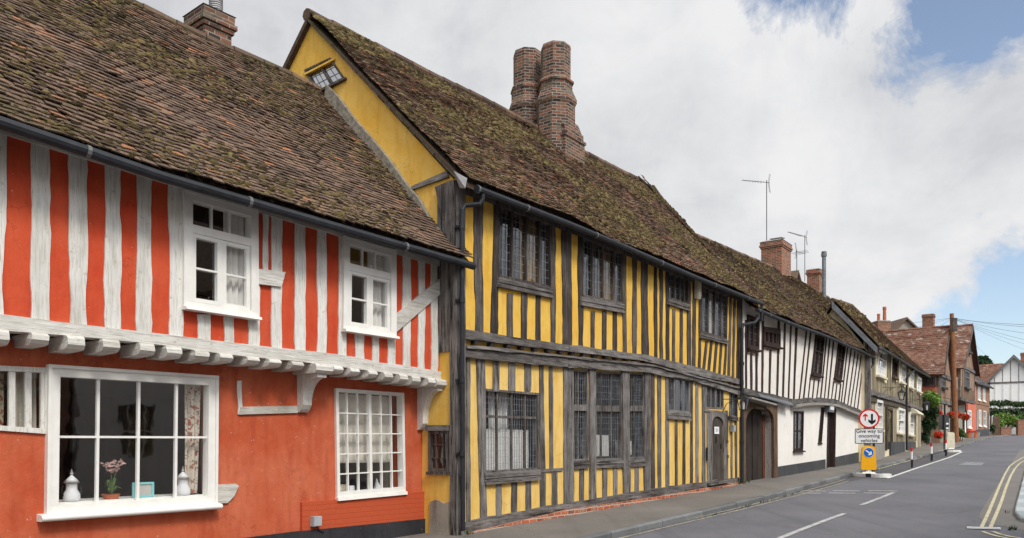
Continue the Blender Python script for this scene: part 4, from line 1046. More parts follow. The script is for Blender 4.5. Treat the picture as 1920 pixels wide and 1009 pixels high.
mb = MB(); a = GF.hit(566, 139, -.1); b = GF.hit(622, 110, -.1); mb.hexa([(a[0], -.05, a[1]-.0), (b[0], -.05, b[1]-.0), (b[0], .0, b[1]-.0), (a[0], 0, a[1]-.0), (a[0], -.05, a[1]+.035), (b[0], -.05, b[1]+.035), (b[0], 0, b[1]+.035), (a[0], 0, a[1]+.035)]); turned(mb.build('window_hood', 'yellow_gable', yel))
ws = window_l(yel, gwl, 0, mat='dark_timber', fw=.05, cols=(.35,.68), bw=.012, rows=((.33,.01),(.66,.01)), proud=.03, gmat='glass_old', sill=(.02,.05,.07)); turned(ws)
mb = MB(); rect(mb, gwl, -.05, 1.02, 1.001, 1.14, -.08, .05); turned(mb.build('window_lintel', 'grey_timber_beam', yel))
# tie beam end, flashing, verge and fillet
q = L(GF, [(772,350),(838,321),(842,332),(774,356)], -.03); mb = MB(); mb.quadbox([q[3], q[2], q[1], q[0]], -.05, .02); turned(mb.build('tie_beam', 'grey_timber_beam', yel))
# cement render at the foot
pr = L(GF, [(808,941),(818,937),(826,939),(834,944),(843,941)]); zb_ = -.5
mb = MB(); mb.strip(pr, [(p[0], zb_) for p in pr], -.03, .0); turned(mb.build('cement_foot', 'grey_render', yel))
# roof
ey2 = -.32
ee = [(p[0], ey2, p[1]-.05) for p in L(YF, [(893,345),(1060,410),(1160,452),(1300,513),(1426,564)], ey2)]
kk = (ee[1][2]-ee[0][2])/(ee[1][0]-ee[0][0]); x_v = YF.hit(853, 330)[0]-.10
ee = [(x_v, ey2, YF.hit(862, 338, ey2)[1])]+ee
rr = [(p[0], half, p[1]-.16) for p in L(YF, [(700,78),(800,130),(900,179),(1000,232),(1100,284),(1160,315),(1205,337)], half)]
rr = [(x_v, half, Z_ap+.03)]+rr
rr = [rr[0]]+[(p[0], p[1], p[2]+.02*wob(p[0], .9, 6)) for p in rr[1:]]
YEe = polyP(smooth_pts(ee, 1)); YRr = polyP(smooth_pts(rr, 1))
ro, _, _ = roof(yel, YEe, YRr, 'tiles_mossy', seed=23, wave=.05, low=.07, mossn=12000, mossz=(.014, .042))
gutter(yel, [(p[0]+(.18 if i == 0 else 0), p[1]-.05, p[2]-.05) for i, p in enumerate(ee)], r=.058)
ridge_tiles(yel, [(p[0], p[1], p[2]+.05) for p in rr], 'tiles_mossy', .11)
mb = MB(); E2 = polyP(rr); R2 = polyP([(p[0], 2*half+.35, zf[1]-.35) for p in rr]); soffit_grid(mb, E2, R2, .12); mb.build('rear_roof', 'tiles_mossy', yel)
# verge mortar along the gable
mb = MB()
for (a, b) in (((zf[0]+.12, zf[1]-.11), (D_ap, Z_ap-.02)), ((D_ap, Z_ap-.02), (2*D_ap-.35, zf[1]-.42))):
    n = 26
    for k in range(n):
        u0 = k/n; u1 = (k+.94)/n; p = (a[0]+(b[0]-a[0])*u0, a[1]+(b[1]-a[1])*u0); q = (a[0]+(b[0]-a[0])*u1, a[1]+(b[1]-a[1])*u1)
        dz = U(-.01, .01); mb.quadbox([(p[0], p[1]-.03+dz), (q[0], q[1]-.03+dz), (q[0], q[1]+.035+dz), (p[0], p[1]+.035+dz)] if a[0] < b[0] else [(q[0], q[1]-.03+dz), (p[0], p[1]-.03+dz), (p[0], p[1]+.035+dz), (q[0], q[1]+.035+dz)], -.06+U(-.015, .01), .1, R())
turned(mb.build('verge_tiles', 'mortar', yel, fix=True))
fp = L(GF, [(618,170),(690,258),(768,356),(820,432),(838,456)])
mb = MB(); A = []; B = []
for i in range(21):
    t = i/20; j = min(3, int(t*4)); f_ = t*4-j; p = (fp[j][0]+(fp[j+1][0]-fp[j][0])*f_, fp[j][1]+(fp[j+1][1]-fp[j][1])*f_)
    A.append((p[0]+.03+.03*wob(t*9, 1, 2), p[1]+.07+.03*wob(t*11, 1, 5))); B.append((p[0]-.05, p[1]-.12))
mb.strip([(a[0], a[1]) for a in A], B, -.09, .02); turned(mb.build('mortar_fillet', 'mortar', yel, fix=True))
q0 = YF.hit(852, 321, -.1); q1_ = YF.hit(882, 338, ey2-.08); q2_ = YF.hit(880, 357, ey2-.08); q3_ = YF.hit(866, 350, -.2)
mb = MB(); vs = [(q0[0]-.02, -.10, q0[1]), (q1_[0]-.10, ey2-.1, q1_[1]), (q2_[0]-.12, ey2-.1, q2_[1]), (q3_[0]-.05, -.20, q3_[1]-.03)]
mb.add([Vector(v) for v in vs]+[Vector(v)+Vector((.012, .012, .0)) for v in vs], [(0,1,2,3), (7,6,5,4), (0,4,5,1), (1,5,6,2), (2,6,7,3), (3,7,4,0)]); mb.build('lead_flashing', 'lead_flashing', yel, fix=True)
# downpipe at the corner
xg = YF.hit(900, 360, ey2)[0]; xp = YF.hit(866, 600, -.14)[0]
z_t = YF.hit(898, 352, ey2-.05)[1]; z_m = YF.hit(866, 394, -.14)[1]
mb = MB(); mb.tube([(xg, ey2-.05, z_t-.03), (xg, ey2-.05, z_t-.16), (xg-.04, ey2-.03, z_t-.24), (xp+.05, -.17, z_m+.08), (xp, -.15, z_m), (xp, -.14, z_m-.2), (xp+.01, -.14, 2.2), (xp+.03, -.14, YF.gz(xp, -.14)+.03)], .038, 12)
dp = mb.build('downpipe', 'gutter', yel, smooth=False)
for zc in (z_m-.3, 3.6, 2.35, 1.2):
    m = MB(); m.tube([(xp+.004, -.14, zc), (xp+.004, -.14, zc+.09)], .048, 12); m.box(xp-.07, xp+.08, -.10, -.06, zc+.02, zc+.06); m.build('pipe_collar', 'gutter', dp)
# alarm box
p = YF.hit(1305.5, 540, -.02); mb = MB(); hw = .11; hh = .28
prof = [(-hw*.8, -hh), (hw*.8, -hh), (hw, -hh+.05), (hw, hh-.08), (hw*.6, hh), (-hw*.6, hh), (-hw, hh-.08), (-hw, -hh+.05)]
mb.prism([(p[0]+a, p[1]+b) for a, b in prof], -.10, -.018); mb.prism([(p[0]+a*.8, p[1]+b*.85) for a, b in prof], -.12, -.101)
al = mb.build('alarm_box', 'cream_plastic', None, base=(p[0], 0, p[1]), fr=YF); tag(al, 'cream alarm box high on the yellow wall between two small windows', 'alarm box')
# small fittings by the door
p = YF.hit(1372, 804, .02); mb = MB(); mb.box(p[0]-.09, p[0]+.09, -.06, .03, p[1]-.08, p[1]+.10); mb.box(p[0]-.075, p[0]+.075, -.068, -.06, p[1]-.065, p[1]+.085); tag(mb.build('letter_box', 'box_grey', None, base=(p[0], .03, p[1]), fr=YF), 'small grey metal box on the yellow wall right of the arched door', 'letter box')
p = YF.hit(1364, 856, .02); mb = MB(); mb.box(p[0]-.08, p[0]+.08, .01, .03, p[1]-.04, p[1]+.04); tag(mb.build('name_plate', 'lead_dark', None, base=(p[0], .03, p[1]), fr=YF), 'small dark plate low on the yellow wall right of the arched door', 'plate')
p = YF.hit(1325.5, 851, .02); z1_ = YF.hit(1325.5, 839, .02)[1]; z0_ = YF.hit(1325.5, 864, .02)[1]; mb = MB(); mb.box(p[0]-.03, p[0]+.03, -.002, .03, z0_, z1_); tag(mb.build('notice_board', 'black_paint', None, base=(p[0], .03, z0_), fr=YF), 'narrow upright black strip fixed to the wall left of the arched door', 'wall strip')
p = YF.hit(1361.5, 800, .0); mb = MB(); za = YF.hit(1361, 778, 0)[1]; zb = YF.hit(1361, 825, 0)[1]
mb.tube([(p[0], -.02, za), (p[0], -.04, zb+.08), (p[0]+.01, -.04, zb)], .010, 6); mb.tube([(p[0]+.045*math.cos(a), -.04, zb-.045+.045*math.sin(a)) for a in [k*.7 for k in range(10)]], .010, 6)
tag(mb.build('bell_pull', 'iron', None, base=(p[0], 0, zb), fr=YF), 'thin black iron bell pull hanging right of the arched door', 'bell pull')
# iron bracket lantern
p = YF.hit(1386, 760, -.30); pw = YF.hit(1352, 748, 0); mb = MB(); zl = p[1]
def lantern(x, y, z, s, name, label, group=None, fr=YF, wallp=None):
    mb = MB(); h = .34*s
    for sx in (-1, 1):
        for sy in (-1, 1): mb.tube([(x+sx*.07*s, y+sy*.07*s, z), (x+sx*.11*s, y+sy*.11*s, z+h*.72)], .010*s, 4)
    mb.hexa([(x-.075*s, y-.075*s, z-.02*s), (x+.075*s, y-.075*s, z-.02*s), (x+.075*s, y+.075*s, z-.02*s), (x-.075*s, y+.075*s, z-.02*s), (x-.075*s, y-.075*s, z), (x+.075*s, y-.075*s, z), (x+.075*s, y+.075*s, z), (x-.075*s, y+.075*s, z)])
    mb.hexa([(x-.13*s, y-.13*s, z+h*.72), (x+.13*s, y-.13*s, z+h*.72), (x+.13*s, y+.13*s, z+h*.72), (x-.13*s, y+.13*s, z+h*.72), (x-.03*s, y-.03*s, z+h), (x+.03*s, y-.03*s, z+h), (x+.03*s, y+.03*s, z+h), (x-.03*s, y+.03*s, z+h)])
    mb.lathe(x, y, [(.02*s, z+h), (.03*s, z+h+.03*s), (.005*s, z+h+.07*s)], 8)
    o = mb.build(name, 'iron', None, base=(x, y, z), fr=fr); tag(o, label, 'lantern', group)
    g = MB(); a = .066*s; b = .104*s
    g.add([(-a,-a,.004), (a,-a,.004), (a,a,.004), (-a,a,.004), (-b,-b,h*.71), (b,-b,h*.71), (b,b,h*.71), (-b,b,h*.71)], [(0,1,5,4), (1,2,6,5), (2,3,7,6), (3,0,4,7)]); g.build('glass', 'glass', o)
    g = MB(); g.lathe(0, 0, [(.02*s, 0), (.028*s, h*.3), (.03*s, h*.45), (.01*s, h*.55)], 8); g.build('bulb', 'sign_white', o)
    if wallp:
        br = MB(); wx, wy, wz = wallp[0]-x, wallp[1]-y, wallp[2]-z
        br.tube([(wx, wy, wz), (wx*.5, wy*.5, wz+.0), (0, 0, wz)], .012, 6); br.tube([(0, 0, wz), (0, 0, h+.05*s)], .010, 6)
        br.tube([(wx, wy, wz-.35), (wx*.8, wy*.8, wz-.12), (wx*.4, wy*.4, wz-.02)], .010, 6)
        br.tube([(wx*.6+.06*math.cos(a), wy*.6, wz-.10+.06*math.sin(a)) for a in [k*.6 for k in range(11)]], .008, 5)
        br.build('bracket', 'iron', o)
    return o
lantern(p[0], -.42, YF.hit(1386, 767, -.42)[1], 1.15, 'wall_lantern', 'black iron lantern on a scrolled bracket right of the arched door', 'wall lanterns along the street', YF, (pw[0]+.1, .0, YF.hit(1352, 747, -.1)[1]))
# curtains and things seen inside
def room_curtain(q, u0, u1, mat, lab, y=.2, v0=.03, v1=.97, lam=.1):
    a = bil(q, u0, v0); b = bil(q, u1, v1); curtain('curtain', YF, a[0], b[0], y, a[1], b[1], mat, lab, 'curtains in the windows of the yellow house', lam=lam)
room_curtain(yw[0], .0, .14, 'fabric_amber_reflection', 'amber reflection-tinted curtain at the left of the first upper window of the yellow house')
room_curtain(yw[0], .55, .98, 'fabric_amber_reflection', 'amber reflection-tinted curtain at the right of the first upper window of the yellow house')
room_curtain(yw[1], .0, .24, 'fabric_amber_reflection', 'amber reflection-tinted curtain at the left of the second upper window of the yellow house')
room_curtain(yw[1], .60, .98, 'fabric_amber_reflection', 'amber reflection-tinted curtain at the right of the second upper window of the yellow house')
room_curtain(yw[4], .02, .97, 'fabric_white', 'pale net curtain across the lower left window of the yellow house', y=.25, v0=.03, v1=.52, lam=.2)
room_curtain(yw[4], .30, .62, 'fabric_white', 'pale drape hanging in the middle of the lower left window of the yellow house', y=.30, v0=.4, v1=.98, lam=.14)
room_curtain(yw[6], .02, .97, 'fabric_white', 'low net curtain across the middle bay of the wide lower window', y=.35, v0=.04, v1=.28, lam=.2)
room_curtain(yw[5], .02, .97, 'fabric_white', 'low net curtain across the left bay of the wide lower window', y=.35, v0=.04, v1=.22, lam=.2)
room_curtain(yw[7], .02, .97, 'fabric_white', 'low net curtain across the right bay of the wide lower window', y=.35, v0=.04, v1=.20, lam=.2)
room_curtain(yw[3], .52, .70, 'fabric_white', 'white curtain in the upper window above the arched door', y=.2)
interior(yel, YF, .12, YE-.1, .62, 2*half-.5, -.3, Z_ap-4.2, (0.1, interp(rj, 4)-.2))
# the great chimney: two octagonal shafts on a square stepped base
def octshaft(px0, px1, pyt, pyb, yl, bands, name_z, zbot, rot=math.pi/8):
    cxx = YF.hit((px0+px1)/2, pyt, yl)[0]; dep = YF.world(cxx, yl).y
    r = (px1-px0)/2/F*dep*1.13
    zt = CZ+(HY-pyt)/F*(dep-r)-YF.z0
    prof = []
    for (rm, py) in bands: prof.append((r*rm, CZ+(HY-py)/F*(dep-r*rm*.95)-YF.z0))
    prof = [(r*bands[0][0], zbot)]+prof
    mb = MB(); mb.lathe(cxx, yl, prof, 8, rot=rot)
    return mb, cxx, r, zt
hb_ = [(1.30,245),(1.30,190),(1.36,186),(1.42,182),(1.42,176),(1.12,160),(1.12,148),(1.22,146),(1.22,142),(1.0,139),(1.0,84),(1.03,82),(.98,76)]
m1, c1, r1, z1_ = octshaft(1017, 1067, 76, 280, half-.35, hb_, 0, Z_ap-1.2)
hb2 = [(1.25,230),(1.25,200),(1.33,196),(1.36,190),(1.14,176),(1.14,162),(1.2,160),(1.2,156),(1.0,153),(1.0,96),(1.02,94),(.97,88)]
m2, c2, r2, z2_ = octshaft(965, 1013, 88, 280, half+.55, hb2, 0, Z_ap-1.2)
yc1 = half-.35; yc2 = half+.55
Zp = lambda py: YF.hit(1045, py, yc1)[1]
mb = MB()
def sq(c, yc, w, z0, z1, w2=None):
    w2 = w2 or w; mb.hexa([(c-w, yc-w, z0), (c+w, yc-w, z0), (c+w, yc+w, z0), (c-w, yc+w, z0), (c-w2, yc-w2, z1), (c+w2, yc-w2, z1), (c+w2, yc+w2, z1), (c-w2, yc+w2, z1)])
cb = c1+.18; sq(cb, yc1, r1*1.22, Z_ap-2.6, Zp(268)); sq(cb, yc1, r1*1.30, Zp(268)+.001, Zp(263)); sq(cb, yc1, r1*1.16, Zp(263)+.001, Zp(250)); sq(cb-.05, yc1, r1*1.14, Zp(250)+.001, Zp(232), r1*.95)
sq(c2, yc2, r2*1.15, Z_ap-2.6, Zp(222))
ch = mb.build('chimney', 'brick_chimney', yel)
m1.build('octagonal_shaft', 'brick_chimney', ch); m2.build('octagonal_shaft', 'brick_chimney', ch)
mb = MB(); mb.lathe(c2+.05, half+.55, [(.12, z2_), (.14, z2_+.05), (.16, z2_+.055), (.05, z2_+.12)], 12); mb.build('flue_cowl', 'iron', ch)
# ================================================================== WHITE HOUSE
WF = Frame(*YF.world(YE+.02, 0.0).xy, YD)
whi = empty('terraced_house', WF, (0, 0, 0), 'sagging white plastered house with black studs and a wide arched carriage doorway', 'house', 'old timber framed houses of the terrace')
WE = WF.hit(1621, 700)[0]
wT = lambda x: interp([(1392,566),(1420,584),(1465,603),(1500,622),(1530,629),(1560,640),(1590,655),(1621,676)], x)
wB = lambda x: interp([(1392,728),(1421,733),(1446,740),(1463,744),(1488,749.5),(1505,746.6),(1526,746),(1546,747),(1567,750),(1588,759),(1613,770),(1621,773)], x)
ws_ = [(1396.5,1400,1397,1400,600,0),(1406,1410,1406.5,1410,662,0),(1416,1420,1416,1419.5,664,0),(1428,1432,1427,1430,0,0),(1442,1446,1440.5,1443.5,655,0),(1458,1462,1455,1458,0,0),
 (1470,1473,1466,1469,0,0),(1481.5,1484,1476.7,1479,0,0),(1491,1495,1486.5,1489,0,0),(1510.6,1513,1497,1499,0,0),(1518.7,1521,1504.8,1507.3,0,0),(1518.8,1520.3,1514,1515.8,705,0),
 (1525.5,1527.5,1521.8,1523.6,710,0),(1534,1536,1529.8,1531.5,712,0),(1548.5,1550.6,1537,1539,0,0),(1554.5,1556.6,1544.4,1546,0,0),(1561.7,1563.8,1551,1552.7,0,0),(1562,1563.6,1557.5,1559,714,0),
 (1568,1569.8,1564,1566,720,0),(1575,1576.8,1571,1573,720,0),(1588,1590,1576,1577.6,0,0),(1594.7,1596.6,1581,1582.8,0,0),(1602,1603.6,1588,1589.5,0,0),(1608,1609.6,1593.6,1595,0,0),(1613.7,1615,1600,1601.5,0,0),(1618,1619.6,1606.6,1608,0,0)]
for a, b, c, d, yt, _ in ws_: stud(WF, whi, 'black_timber', a, b, (lambda x: wT(x)-5) if yt == 0 else yt, c, d, lambda x: wB(x)+2, proud=.018, jit=.012)
WW1 = [(1400,590),(1421.5,598),(1421,657),(1400,652)]; WW2 = [(1430,612),(1461,617),(1461,652),(1430,645)]; WW3 = [(1528.4,628),(1544.4,633),(1538,706),(1520,702)]; WW4 = [(1571.5,641),(1584,648),(1576.4,713.6),(1563,709)]
WG = [(1487.5,771),(1506.5,771),(1505,845),(1487,846)]; WS = [(1539.5,764),(1545.3,764.5),(1540,831),(1533.5,831)]
ww = []
for Wn, kw in ((WW1, dict(cols=(.5,), fw=.09, bw=.05, lead=(.14,.2,.008))), (WW2, dict(cols=(.27,.52,.76), fw=.09, bw=.06, ft=.16, lead=(.1,.2,.006))), (WW3, dict(cols=(.48,), rows=((.60,.05),), fw=.10, bw=.05, lead=(.14,.17,.008))), (WW4, dict(cols=(.45,), rows=((.58,.05),), fw=.10, bw=.05, lead=(.14,.17,.008)))):
    w_, q_ = window(WF, whi, Wn, 0, mat='black_timber', proud=.05, gmat='glass_old', sill=(.06,.06,.12), **kw); ww.append(q_)
for Wn, kw in ((WG, dict(cols=(.45,), rows=((.5,.05),), fw=.08, bw=.05, lead=(.14,.17,.008))), (WS, dict(fw=.08))):
    w_, q_ = window(WF, whi, Wn, .12, mat='black_timber', proud=.02, gmat='glass_old', sill=(.06,.05,.09) if Wn is WG else (.05,.04,.05), **kw); ww.append(q_)
# brick infill under the windows
for qd in ([(1401,656),(1420,660),(1420,668),(1401,664)], [(1431,648),(1460,653),(1459,659),(1431,656)], [(1518,707),(1535,710),(1534,714),(1517,711)], [(1562,714),(1576,717),(1575,720),(1561,717)]):
    q = L(WF, qd, 0); mb = MB(); mb.quadbox([q[3], q[2], q[1], q[0]], -.015, .05); mb.build('brick_panel', 'brick_panel', whi)
Bl = L(WF, [(x, wB(x)) for x in (1392,1421,1446,1463,1488,1505,1526,1546,1567,1588,1613,1621)]); Tl = L(WF, [(x, wT(x)-8) for x in (1392,1420,1465,1500,1530,1560,1590,1621)])
Bl[0] = (0.0, Bl[0][1]); Tl[0] = (0.0, Tl[0][1])
wall(whi, [(p[0], p[1]-.05) for p in Bl]+list(reversed(Tl)), [shrink(q, .03) for q in ww[:4]], 0, .2, 'white_plaster')
beam_l(whi, 'grey_timber_beam', [(p[0], p[1]) for p in Bl], [(p[0], p[1]-.17) for p in Bl], 0, proud=.05, thick=.2, name='jetty_beam', x0=.05, x1=WE, jit=.02)
beam_l(whi, 'stone_grey', [(p[0], p[1]-.172) for p in Bl], [(p[0], p[1]-.26) for p in Bl], 0, proud=.10, thick=.2, name='moulded_ledge', x0=Bl[4][0], x1=WE, jit=.01)
# arch: doorway
aq = L(WF, [(1393,763),(1445.5,763),(1446.5,902),(1393,905)], .12)
ah = arch(aq, .78, 14)
dq2 = L(WF, [(1552.5,765),(1565.5,766),(1563.5,880),(1549.5,884)], .12)
pq2 = L(WF, [(1611,770),(1620,772),(1620,866),(1612,868)], .12)
wz = lambda x: WF.gz(x, .12)-.15
wall(whi, [(0, wz(0)), (WE, wz(WE))]+[(p[0], p[1]-.20) for p in reversed(Bl)], [ah, [dq2[3], dq2[2], dq2[1], dq2[0]], [pq2[3], pq2[2], pq2[1], pq2[0]]]+[shrink(q, .03) for q in ww[4:]], .12, .25, 'white_smooth', 'ground_floor_wall')
mb = MB(); of = L(WF, [(1389,752),(1452.5,757),(1453.5,903),(1389,907)], .12)
outp = [of[3], of[2], bil(of, 1, .80)]
for k in range(1, 14):
    u = .5+.5*math.cos(math.pi*k/14); outp.append(bil(of, 1 if u > .92 else (0 if u < .08 else u), 1.0))
outp.append(bil(of, 0, .80)); m_ = len(ah)
for i in range(1, m_):
    j = (i+1) % m_; a, b, c, d = ah[i], outp[i], outp[j], ah[j]
    mb.hexa([(a[0], .03, a[1]), (b[0], .03, b[1]), (b[0], .30, b[1]), (a[0], .30, a[1]), (d[0], .03, d[1]), (c[0], .03, c[1]), (c[0], .30, c[1]), (d[0], .30, d[1])])
mb.build('doorway_frame', 'brown_timber', whi, fix=True)
mb = MB(); nb = 5
for k in range(nb): rect(mb, aq, .0+k*.176, (k+.96)*.176, 0, .97, .31+U(-.01, .01), .37)
mb.build('carriage_door', 'black_oak', whi)
mb = MB(); rect(mb, aq, .90, .99, 0, .9, .30, .37); 
for k in range(9): rect(mb, aq, .87, .895, .2+k*.07, .24+k*.07, .28, .32)
mb.build('side_panelling', 'red_oak', whi)
mb = MB(); rect(mb, aq, -.02, .0, 0, 1, .25, .7); rect(mb, aq, 1.0, 1.02, 0, 1, .31, .7); rect(mb, aq, -.02, 1.02, .98, 1.02, .305, .7); mb.build('passage_wall', 'brown_render', whi)
# lead covered hood over the doorway
hb1 = WF.hit(1392, 742, -.25); hb2_ = WF.hit(1455, 757.5, -.25)
mb = MB(); zA = WF.hit(1392, 733, 0)[1]; zB = WF.hit(1455, 744, 0)[1]
mb.hexa([(0.0, -.28, hb1[1]-.05), (hb2_[0], -.28, hb2_[1]-.05), (hb2_[0], .12, hb2_[1]-.05), (0.0, .12, hb1[1]-.05), (0.0, -.28, hb1[1]), (hb2_[0], -.28, hb2_[1]), (hb2_[0], .12, hb2_[1]+.03), (0.0, .12, hb1[1]+.03)]); mb.build('hood', 'stone_grey', whi, fix=True)
a = WF.hit(1424, 744, -.1); b = WF.hit(1488, 760, -.16); mb = MB()
mb.hexa([(a[0], -.12, a[1]), (b[0], -.17, b[1]-.02), (b[0], .0, b[1]-.02), (a[0], .0, a[1]), (a[0], -.11, a[1]+.04), (b[0], -.16, b[1]+.02), (b[0], .0, b[1]+.16), (a[0], .0, a[1]+.16)]); mb.build('lead_flashing', 'lead', whi, fix=True)
# doors
for dq_, nm in ((dq2, 'door'), (pq2, 'door')):
    mb = MB(); rect(mb, dq_, 0, 1, 0, 1, .27, .31)
    for k in range(4): rect(mb, dq_, .05+k*.24, .05+k*.24+.16, .05, .95, .255, .269)
    d_ = mb.build(nm, 'black_paint', whi); m = MB(); W_ = math.dist(dq_[3], dq_[2]); u = .12/W_
    rect(m, dq_, -u*.4, u*.5, 0, 1.0, .08, .27); rect(m, dq_, 1-u*.5, 1+u*.4, 0, 1.0, .08, .27); rect(m, dq_, u*.5, 1-u*.5, .97, 1.0, .082, .26); m.build('door_frame', 'black_timber', d_)
p = WF.hit(1558, 764, -.02); zb_ = WF.hit(1558, 773, 0)[1]; zt_ = WF.hit(1558, 756, 0)[1]
mb = MB(); mb.box(p[0]-.35, p[0]+.35, -.05, .12, zb_, zt_); mb.hexa([(p[0]-.40, -.10, zt_), (p[0]+.40, -.10, zt_), (p[0]+.40, .12, zt_), (p[0]-.40, .12, zt_), (p[0]-.3, -.02, zt_+.06), (p[0]+.3, -.02, zt_+.06), (p[0]+.3, .12, zt_+.06), (p[0]-.3, .12, zt_+.06)])
lb = mb.build('door_light_box', 'lead', None, base=(p[0], .12, zb_), fr=WF); tag(lb, 'grey lead covered box lamp above the narrow black door of the white house', 'box lamp')
m = MB(); m.box(-.24, .24, -.19, -.171, .08, (zt_-zb_)-.08); m.build('glass', 'sign_white', lb)
# plinth
pp = L(WF, [(1454,876),(1545,862),(1611,848)], .08); xs_ = [(pp[0][0], WF.hit(1548, 860, .08)[0]), (WF.hit(1566, 857, .08)[0], WF.hit(1610, 848, .08)[0])]
for x0, x1 in xs_:
    mb = MB(); n = 6; A = [(x0+(x1-x0)*k/n, interp(pp, x0+(x1-x0)*k/n)) for k in range(n+1)]; mb.strip(A, [(p[0], WF.gz(p[0], .1)-.1) for p in A], .075, .15); mb.build('plinth', 'grey_plinth', whi)
# roof
ey3 = -.30
we = [(p[0], ey3, p[1]) for p in L(WF, [(1424,581),(1455,594),(1490,608),(1530,622),(1565,636),(1590,648),(1612,655+1),(1638,670)], ey3)]
we = [(-.1, ey3, WF.hit(1410, 575, ey3)[1])]+we
hw_ = half-.1
wr = [(p[0], hw_, p[1]-.16) for p in L(WF, [(1222,345),(1250,384),(1287,430),(1340,452),(1400,478),(1445,496),(1500,526),(1553,556)], hw_)]
wr = [(YF.hit(1208, 338, half)[0]-YE-.6, hw_, YF.hit(1205, 337, half)[1]-.36)]+wr
WEe = polyP(we); WRr = polyP(wr)
ro, _, _ = roof(whi, WEe, WRr, 'tiles_white_house', seed=31, wave=.06, low=.10, mossn=5000, mossz=(.02, .055))
gutter(whi, [(p[0]+(.3 if i == 0 else 0), p[1]-.05, p[2]-.05) for i, p in enumerate(we)], r=.055)
ridge_tiles(whi, [(p[0], p[1], p[2]+.04) for p in wr[1:]], 'tiles_white_house', .11)
mb = MB(); soffit_grid(mb, polyP(wr), polyP([(p[0], 2*hw_, we[0][2]-.2) for p in wr]), .12); mb.build('rear_roof', 'tiles_white_house', whi)
interior(whi, WF, .1, WE-.1, .75, 2*hw_-.5, -.5, we[0][2]-.3, (0.2, Bl[0][1]-.1))
# closing end wall between the yellow roof and the lower white roof
# downpipes
def pipe(fr, parent, pts, r=.038, mat='gutter', collars=()):
    mb = MB(); mb.tube(pts, r, 10); o = mb.build('downpipe', mat, parent)
    for c in collars:
        m = MB(); m.tube([(c[0], c[1], c[2]), (c[0], c[1], c[2]+.09)], r*1.3, 10); m.build('pipe_collar', mat, o)
xp = WF.hit(1391, 700, -.12)[0]; xa = WF.hit(1421, 580, -.35)[0]
za = WF.hit(1419, 588, -.35)[1]; zm = WF.hit(1391, 612, -.12)[1]; zm0 = WF.hit(1412, 604, -.3)[1]
pipe(WF, whi, [(xa, -.35, za-.02), (xa, -.35, za-.12), (xa-.12, -.3, zm0), (xp+.06, -.14, zm+.05), (xp, -.12, zm-.05), (xp, -.12, 1.0), (xp, -.12, WF.gz(xp, -.1)+.03)], .05, 'gutter', [(xp, -.12, z) for z in (1.1, 2.2, 3.3)])
pipe(YF, yel, [(ee[-1][0]-.05, ey2-.05, ee[-1][2]-.06), (ee[-1][0]-.05, ey2-.05, ee[-1][2]-.55)], .045)
xe_ = WF.hit(1624, 700, -.1)[0]; ze_ = we[-1][2]; xx = we[-1][0]-.3
pipe(WF, whi, [(xx, -.35, ze_-.06), (xx, -.35, ze_-.35), (xx-.25, -.2, ze_-.62), (xe_, -.12, ze_-.85), (xe_, -.12, ze_-1.2), (xe_, -.12, WF.gz(xe_, 0)+.05)], .045, 'gutter', [(xe_, -.12, 2.2)])
# chimneys of the white house
def ch_px(name, x0, x1, ytop, ybot, yl, depth, **kw):
    a = WF.hit(x0, ytop, yl)[0]; b = WF.hit(x1, ytop, yl)[0]; zt = WF.hit((x0+x1)/2, ytop, yl)[1]; zb = WF.hit((x0+x1)/2, ybot, yl)[1]
    return a, b, zt, zb
yl = hw_-.2; a, b, zt, zb = ch_px('', 1466, 1483, 449, 540, yl, 1); zt = WF.hit(1466, 449, yl)[1]
c3 = brick_chimney('chimney', WF, whi, a, b, yl, WF.hit_s(1427, 480, a)[0], zb-1.2, zt, 'brick_red', 2)
mb = MB(); xm = a+(b-a)*.5; mb.tube([(xm, yl+.4, zt+.02), (xm, yl+.4, zt+.18)], .05, 8); mb.hexa([(xm-.22, yl+.15, zt+.20), (xm+.3, yl+.15, zt+.26), (xm+.3, yl+.7, zt+.26), (xm-.22, yl+.7, zt+.20), (xm-.22, yl+.15, zt+.23), (xm+.3, yl+.15, zt+.29), (xm+.3, yl+.7, zt+.29), (xm-.22, yl+.7, zt+.23)]); mb.build('chimney_cowl', 'stone_grey', c3)
def aerial(fr, x, y, z0, z1, arm, label, dirv=(1, 0), n=8, el=.22, side=-1):
    mb = MB(); mb.tube([(x, y, z0), (x, y, z1)], .018, 6)
    dx, dy = dirv; c = Vector((x, y, z1-.1)); e = c+Vector((dx*arm*side, dy*arm*side, -.02))
    mb.tube([c-(e-c)*.12, e], .012, 5)
    for k in range(n):
        p = c.lerp(e, .18+.82*k/(n-1)); l = el*(1-.5*k/n); mb.tube([p+Vector((-dy*l, dx*l, 0)), p+Vector((dy*l, -dx*l, 0))], .007, 4)
    for s in (-1, 1):
        a = c-(e-c)*.1; mb.tube([a, a+Vector((-dx*side*.22, 0, s*.42*1.0))], .008, 4); mb.tube([a+Vector((dx*side*.15, 0, 0)), a+Vector((-dx*side*.07, 0, s*.42))], .008, 4)
    o = mb.build('tv_aerial', 'iron', None, base=(x, y, z0), fr=fr); tag(o, label, 'aerial', 'television aerials on the chimneys'); return o
xm2 = a+.2; yy2 = WF.hit_s(1437.5, 400, xm2)[0]; zt2 = WF.hit_s(1438, 338, xm2)[1]
aerial(WF, xm2, yy2, zt-.3, zt2, 1.25, 'tall thin television aerial on the wide brick chimney', (.8, -.6), side=-1, el=.16)
yl5 = hw_+1.3; a5 = WF.hit(1511, 500, yl5)[0]; b5 = WF.hit(1541, 500, yl5)[0]; zt5 = WF.hit(1525, 497, yl5)[1]
